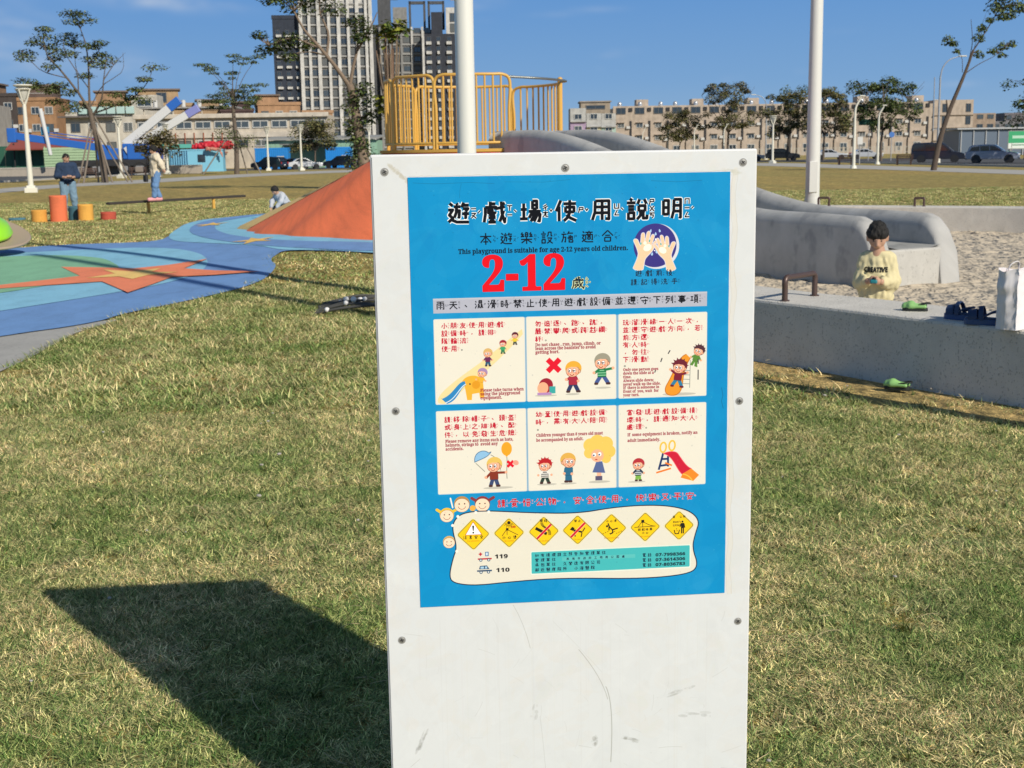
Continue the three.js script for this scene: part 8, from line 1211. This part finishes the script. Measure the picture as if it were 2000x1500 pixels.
// ---------------------------------------------------------------- sandals and bag on the wall
{
  const shoeOutline = (l, w) => { const s = new THREE.Shape(); s.moveTo(-l * 0.48, 0); s.bezierCurveTo(-l * 0.5, w * 0.5, -l * 0.1, w * 0.34, l * 0.12, w * 0.46); s.bezierCurveTo(l * 0.36, w * 0.6, l * 0.52, w * 0.3, l * 0.5, 0); s.bezierCurveTo(l * 0.5, -w * 0.42, l * 0.3, -w * 0.5, l * 0.1, -w * 0.42); s.bezierCurveTo(-l * 0.1, -w * 0.34, -l * 0.5, -w * 0.46, -l * 0.48, 0); return s; };
  const sole = (l, w, t) => new THREE.ExtrudeGeometry(shoeOutline(l, w), { depth: t, bevelEnabled: true, bevelSize: 0.004, bevelThickness: 0.004, bevelSegments: 2, curveSegments: 10 }).rotateX(-Math.PI / 2);
  const strap = (x, w, h, r, y0) => { const pts = []; for (let i = 0; i <= 10; i++) { const a = Math.PI * i / 10; pts.push(V(x + 0.01 * Math.sin(a), y0 + Math.sin(a) * h, Math.cos(a) * w)); } const c = new THREE.CatmullRomCurve3(pts), sh = new THREE.Shape([new THREE.Vector2(-0.003, -r), new THREE.Vector2(0.003, -r), new THREE.Vector2(0.003, r), new THREE.Vector2(-0.003, r)]); return new THREE.ExtrudeGeometry(sh, { steps: 24, extrudePath: c, bevelEnabled: false }); };
  const navy = phys(rgb(0.012, 0.035, 0.105), 0.5), blue = phys(rgb(0.03, 0.075, 0.20), 0.5);
  const sandal = (at, turn, label) => { const t = thing('sandal', label, 'sandal', at, turn, 'pair of navy sandals'); part('sole', sole(0.20, 0.082, 0.026), blue, t); part('footbed', sole(0.185, 0.07, 0.006).translate(0, 0.03, 0), navy, t); part('toe_strap', strap(0.045, 0.042, 0.055, 0.026, 0.028), navy, t); part('instep_strap', strap(-0.005, 0.041, 0.078, 0.014, 0.028), navy, t); part('heel_strap', tube([V(-0.02, 0.05, 0.041), V(-0.06, 0.072, 0.036), V(-0.096, 0.078, 0), V(-0.06, 0.072, -0.036), V(-0.02, 0.05, -0.041)], 0.007, 30, 8), navy, t); };
  sandal([2.77, 0.454, -7.84], 2.2, 'navy blue strapped sandal on the wall, behind its pair'); sandal([2.82, 0.454, -7.60], 2.55, 'navy blue strapped sandal at the wall edge, in front of its pair');
  const lime = phys(rgb(0.26, 0.50, 0.17), 0.5), black = std(rgb(0.012, 0.016, 0.014), 0.7);
  const clog = (at, turn, label, tilt) => {
    const t = thing('slip_on_shoe', label, 'shoe', at, turn, 'green slip-on shoes'), k = new THREE.Group(); part('sole', sole(0.155, 0.066, 0.016), black, t);
    const v = []; const f = field([bone([0.03, 0.03, 0], [0.06, 0.026, 0], 0.036, 0.028, 1), bone([-0.06, 0.03, 0.026], [0.03, 0.032, 0.03], 0.012, 0.014), bone([-0.06, 0.03, -0.026], [0.03, 0.032, -0.03], 0.012, 0.014)], 0.02);
    part('upper', surfaceNet((x, y, z) => Math.max(f(x, y, z), 0.016 - y), V(-0.11, -0.01, -0.07), V(0.12, 0.09, 0.07), 0.0045), lime, t); part('lining', new THREE.SphereGeometry(0.024, 14, 10).scale(1.5, 0.35, 1).translate(-0.015, 0.026, 0), black, t);
    part('heel_strap', tube([V(-0.02, 0.04, 0.033), V(-0.07, 0.05, 0.028), V(-0.092, 0.05, 0), V(-0.07, 0.05, -0.028), V(-0.02, 0.04, -0.033)], 0.005, 24, 6), black, t); if (tilt) t.rotation.z = tilt;
  };
  clog([2.64, 0.452, -8.3], 2.75, 'lime green slip-on shoe lying on the seat wall near the boy'); clog([2.40, 0.02, -7.84], 2.5, 'green slip-on shoe lying in the dirt at the foot of the wall');
  // white paper bag
  const bag = thing('paper_bag', 'white paper carrier bag with red print standing on the wall beside the sandals', 'bag', [2.975, 0.452, -7.43], 0.62);
  const pw = phys(rgb(0.74, 0.72, 0.73), 0.5, { side: THREE.DoubleSide }), w = 0.27, d = 0.13, h = 0.345;
  const side = (a, b, crease) => { const g = new THREE.PlaneGeometry(1, h, 12, 22), p = g.attributes.position, n = V(b.z - a.z, 0, a.x - b.x).normalize(); for (let i = 0; i < p.count; i++) { const t = p.getX(i) + 0.5, y = p.getY(i) + h / 2, q = a.clone().lerp(b, t), k = crease * Math.sin(Math.PI * t) * (0.35 + 0.65 * y / h), wv = 0.004 * N2(t * 5 + a.x * 30, y * 14); q.addScaledVector(n, -(k * (1 - Math.abs(2 * t - 1)) + wv)); p.setXYZ(i, q.x + 0.012 * N2(y * 8, a.z * 20) * y / h, y - 0.01 * (y / h) * Math.sin(t * 5), q.z); } g.computeVertexNormals(); return g; };
  const P = [V(-w / 2, 0, d / 2), V(w / 2, 0, d / 2), V(w / 2, 0, -d / 2), V(-w / 2, 0, -d / 2)];
  part('front_panel', side(P[0], P[1], 0.004), pw, bag); part('gusset', side(P[1], P[2], 0.035), pw, bag); part('back_panel', side(P[2], P[3], 0.004), pw, bag); part('gusset', side(P[3], P[0], 0.035), pw, bag); part('bottom', box(w, 0.003, d, 0, 0.004, 0), pw, bag);
  const redInk = std(rgb(0.62, 0.02, 0.045), 0.6);
  part('print', [new THREE.TorusGeometry(0.026, 0.009, 8, 24, 3.3).translate(0.02, h - 0.05, -d / 2 + 0.018), box(0.08, 0.02, 0.004, -0.07, h - 0.04, -d / 2 + 0.016)], redInk, bag);
  for (const z of [d / 2 - 0.006, -d / 2 + 0.006]) part('handle', tube([V(-0.05, h - 0.02, z), V(-0.045, h + 0.02, z * 0.8), V(0, h + 0.04, z * 0.6), V(0.045, h + 0.02, z * 0.8), V(0.05, h - 0.02, z)], 0.0035, 24, 6), std(rgb(0.7, 0.68, 0.68), 0.8), bag);
}
// ---------------------------------------------------------------- turf: bent blades, straw and green, in tufts
{
  const q = mulberry(808), bladesOf = (n, spread, lo, hi, wide, flat) => {
    const pos = [], col = [], idx = [], nr = [];
    for (let i = 0; i < n; i++) {
      const a = q() * 6.283, r = Math.sqrt(q()) * spread, x = Math.cos(a) * r, z = Math.sin(a) * r, l = lo + (hi - lo) * q() * q(), w = wide * (0.6 + 0.7 * q()), yaw = q() * 6.283, lean = flat + (1 - flat) * q() * 0.8, cx = Math.cos(yaw), cz = Math.sin(yaw), straw = q() < 0.52 ? 1 : 0, tone = 0.4 + 1.05 * q(), curl = (q() - 0.5) * 0.9;
      const c = straw ? [1.4 * tone, 1.3 * tone, 1.08 * tone] : [0.46 * tone, 0.66 * tone, 0.38 * tone]; const b = pos.length / 3; let px = x, py = 0, pz = z;
      for (let s = 0; s < 3; s++) { const t = s / 2, up = Math.cos(lean * (0.5 + t * 0.9)), out = Math.sin(lean * (0.5 + t * 0.9)), dy = yaw + curl * t, ww = w * (1 - 0.55 * t); if (s) { px += Math.cos(dy) * out * l / 3; pz += Math.sin(dy) * out * l / 3; py += Math.max(0.02, up) * l / 3; } pos.push(px - cz * ww, py, pz + cx * ww, px + cz * ww, py, pz - cx * ww); col.push(...c, ...c); }
      const dy = yaw + curl * 1.4; pos.push(px + Math.cos(dy) * l / 3 * Math.sin(lean * 1.3), py + l / 3 * Math.max(-0.1, Math.cos(lean * 1.5)), pz + Math.sin(dy) * l / 3 * Math.sin(lean * 1.3)); col.push(...c);
      idx.push(b, b + 1, b + 2, b + 1, b + 3, b + 2, b + 2, b + 3, b + 4, b + 3, b + 5, b + 4, b + 4, b + 5, b + 6);
    }
    const g = new THREE.BufferGeometry(); g.setAttribute('position', new THREE.Float32BufferAttribute(pos, 3)); g.setAttribute('color', new THREE.Float32BufferAttribute(col, 3)); g.setIndex(idx); g.computeVertexNormals(); return g;
  };
  const bladeMat = phys(0xffffff, 0.7, { vertexColors: true, side: THREE.DoubleSide, specularIntensity: 0.35 });
  // where the turf grows: not on the rubber, paths or sand
  const poly = (o) => { const pts = new THREE.CatmullRomCurve3(o.map(([x, z]) => V(x, 0, z)), true, 'centripetal').getPoints(o.length * 5); return (x, z) => { let c = false; for (let i = 0, j = pts.length - 1; i < pts.length; j = i++) if ((pts[i].z > z) !== (pts[j].z > z) && x < (pts[j].x - pts[i].x) * (z - pts[i].z) / (pts[j].z - pts[i].z) + pts[i].x) c = !c; return c; }; };
  const noRubber = poly([[-10.6, -17.5], [-9.92, -19.18], [-9.09, -20.81], [-8.66, -21.83], [-7.75, -22.48], [-6.3, -22.4], [-6.36, -24.04], [-7.01, -27.13], [-7.54, -30.16], [-7.59, -32.17], [-7.21, -33.37], [-6.8, -34.66], [-6.0, -35.9], [-3, -31], [2, -26], [1.2, -18.4], [-0.4, -17.4], [-1.91, -18.33], [-2.68, -18.86], [-3.31, -19.06], [-3.37, -18.51], [-3.32, -17.83], [-3.14, -17.16], [-3.03, -16.25], [-3, -15.41], [-3.09, -14.65], [-3.25, -14.04], [-3.53, -13.18], [-3.79, -12.44], [-3.86, -11.96], [-4.04, -11.56], [-4.26, -11.25], [-4.42, -10.99], [-4.82, -10.39], [-5.38, -9.87], [-8, -8.5], [-11, -11]]);
  const noPath = poly([[-3.75, -12.1], [-3.83, -11.2], [-3.73, -9.82], [-3.71, -9.16], [-3.73, -7.97], [-3.84, -6.94], [-4.4, -4], [-9, -4], [-9, -9.6], [-5.38, -10.2], [-4.3, -11.35]]);
  const noSand = poly([[5.6, -4], [4.3, -5.3], [3.6, -6.3], [2.97, -7.28], [2.45, -8.08], [2.11, -8.62], [1.76, -9.11], [1.05, -10.5], [0.72, -12.2], [0.58, -14.2], [0.65, -16.5], [1.1, -18.6], [2.2, -25.6], [3.6, -25.2], [5.7, -24.1], [7.3, -23.2], [8.8, -22.2], [10.5, -20.4], [12.2, -17.5], [13, -13], [12, -8], [9.5, -4.5]]);
  const wallDist = (x, z) => { const a = [[1.0, -10.6], [1.76, -9.11], [2.11, -8.62], [2.67, -7.72], [3.6, -6.3], [4.3, -5.3]]; let d = 9; for (let i = 0; i < a.length - 1; i++) { const [x0, z0] = a[i], [x1, z1] = a[i + 1], t = Math.min(1, Math.max(0, ((x - x0) * (x1 - x0) + (z - z0) * (z1 - z0)) / ((x1 - x0) ** 2 + (z1 - z0) ** 2))); d = Math.min(d, Math.hypot(x - x0 - (x1 - x0) * t, z - z0 - (z1 - z0) * t)); } return d; };
  const variants = { near: [bladesOf(24, 0.038, 0.022, 0.075, 0.0017, 0.85), bladesOf(24, 0.042, 0.02, 0.07, 0.0019, 1.05), bladesOf(20, 0.032, 0.03, 0.085, 0.0017, 0.6)], mid: [bladesOf(24, 0.06, 0.03, 0.085, 0.0026, 0.8), bladesOf(24, 0.06, 0.03, 0.09, 0.003, 0.6)], far: [bladesOf(18, 0.13, 0.03, 0.08, 0.006, 0.75), bladesOf(18, 0.13, 0.03, 0.075, 0.006, 0.6)] };
  const turf = new THREE.Group(); turf.name = 'turf'; turf.userData = { kind: 'stuff', label: 'short dry turf of straw and green blades', category: 'grass' }; scene.add(turf);
  const M4 = new THREE.Matrix4(), Q = new THREE.Quaternion(), UP = V(0, 1, 0), C = new THREE.Color();
  function sow(kind, z0, z1, density, sLo, sHi) {
    const list = variants[kind].map(() => []), area = 0.5 * (z1 * z1 - z0 * z0) * 0.9, n = Math.round(area * density);
    for (let i = 0; i < n; i++) {
      const zz = Math.sqrt(z0 * z0 + (z1 * z1 - z0 * z0) * q()), x = (q() - 0.5) * 0.9 * zz + 0.0, z = -zz; const e = 0.05 * (q() - 0.5) * 2;
      if (noRubber(x + e, z + e) || noPath(x + e, z + e) || (x > 0.3 && noSand(x, z))) continue;
      if (Math.hypot(x + 0.6, z + 23) < 3) continue;
      const wd = x > 0 ? wallDist(x, z) : 9, bald = smooth(0.95, 0.3, wd) * 0.95 + 0.55 * smooth(0.25, 0.6, fbm2(x * 0.9 + 40, z * 0.9, 3)); if (q() < bald) continue;
      // patches: green by the board, bleached where feet pass
      const p = fbm2(x * 0.55 + 5, z * 0.55, 3) + 0.6 * fbm2(x * 2.1, z * 2.1 + 3, 3), near = smooth(7, 2.6, zz), g = Math.min(1, Math.max(0, 0.46 + 0.85 * p + 0.6 * fbm2(x * 6 + 3, z * 6, 2) + 0.16 * near - 0.25 * smooth(9, 26, zz)));
      const dry = smooth(0.28, 0.5, fbm2(x * 1.1 + 71, z * 1.1 + 13, 3)); C.setRGB(0.70 - 0.40 * g + 0.1 * dry, 0.60 - 0.235 * g + 0.06 * dry, 0.375 - 0.225 * g + 0.07 * dry).multiplyScalar(0.5 + 0.95 * q());
      const s = sLo + (sHi - sLo) * q(), k = Math.floor(q() * list.length); M4.compose(V(x, ground(x, z) - 0.004, z), Q.setFromAxisAngle(UP, q() * 6.283), V(s, s * (0.75 + 0.5 * q()), s)); list[k].push([M4.clone(), C.clone()]);
    }
    list.forEach((l, k) => { const m = new THREE.InstancedMesh(variants[kind][k], bladeMat, l.length); m.name = 'grass_tufts'; m.userData.kind = 'stuff'; l.forEach(([a, c], i) => { m.setMatrixAt(i, a); m.setColorAt(i, c); }); turf.add(m); });
  }
  sow('near', 2.2, 4.6, 2600, 0.8, 1.25); sow('near', 4.6, 7.5, 1500, 1.0, 1.5); sow('mid', 7.5, 15, 420, 0.9, 1.4); sow('far', 15, 48, 42, 0.9, 1.6);
  // coarse weeds and pebbles here and there
  const weed = bladesOf(16, 0.02, 0.07, 0.16, 0.0034, 0.5), wn = 46, wi = new THREE.InstancedMesh(weed, bladeMat, wn); wi.name = 'weeds'; wi.userData.kind = 'stuff'; for (let i = 0; i < wn; i++) { let x, z; do { z = i < 10 ? -R(2.55, 3.0) : -Math.sqrt(2.4 * 2.4 + 60 * q()); x = i < 10 ? R(-0.55, -0.2) : (q() - 0.5) * 0.9 * -z; } while (noRubber(x, z) || noPath(x, z) || (x > 0 && noSand(x, z))); const s = 0.5 + 0.6 * q(); M4.compose(V(x, ground(x, z), z), Q.setFromAxisAngle(UP, q() * 6.3), V(s, s, s)); wi.setMatrixAt(i, M4); wi.setColorAt(i, C.setRGB(0.16 + 0.1 * q(), 0.22, 0.09)); } turf.add(wi);
  const pn_ = 36, pi_ = new THREE.InstancedMesh(new THREE.IcosahedronGeometry(0.008, 1), std(rgb(0.40, 0.37, 0.32), 0.9), pn_); pi_.name = 'pebbles'; pi_.userData.kind = 'stuff'; for (let i = 0; i < pn_; i++) { let x, z; do { z = -Math.sqrt(2.4 * 2.4 + 60 * q()); x = (q() - 0.5) * 0.9 * -z; } while (noRubber(x, z) || (x > 0 && noSand(x, z))); const s = 0.4 + 0.9 * q(); M4.compose(V(x, ground(x, z) + 0.03, z), Q.setFromAxisAngle(UP, q() * 6.3), V(s * 1.3, s * 0.7, s)); pi_.setMatrixAt(i, M4); } turf.add(pi_);
  // stray long straws and a few stones lying on the turf
  const straw = new THREE.CatmullRomCurve3([V(-0.1, 0, 0), V(-0.04, 0.012, 0.009), V(0.03, 0.01, 0.006), V(0.1, 0.0, -0.012)]), sg = new THREE.TubeGeometry(straw, 8, 0.0026, 4), sm = std(rgb(0.55, 0.45, 0.25), 0.8), N = 2600, si = new THREE.InstancedMesh(sg, sm, N); si.name = 'loose_straw'; si.userData.kind = 'stuff';
  for (let i = 0; i < N; i++) { let x, z; do { z = -Math.sqrt(2.2 * 2.2 + (100 - 4.84) * q()); x = (q() - 0.5) * 0.9 * -z; } while (noRubber(x, z) || noPath(x, z) || (x > 0 && noSand(x, z))); const s = 0.14 + 0.36 * q() * q(); M4.compose(V(x, ground(x, z) + 0.018 + 0.02 * q(), z), new THREE.Quaternion().setFromEuler(new THREE.Euler((q() - 0.5) * 0.5, q() * 6.3, (q() - 0.5) * 0.5)), V(s, s, s)); si.setMatrixAt(i, M4); } turf.add(si);
}
scene.traverse((o) => { if (o.isMesh) { o.castShadow = true; o.receiveShadow = true; } });
renderer.render(scene, camera);
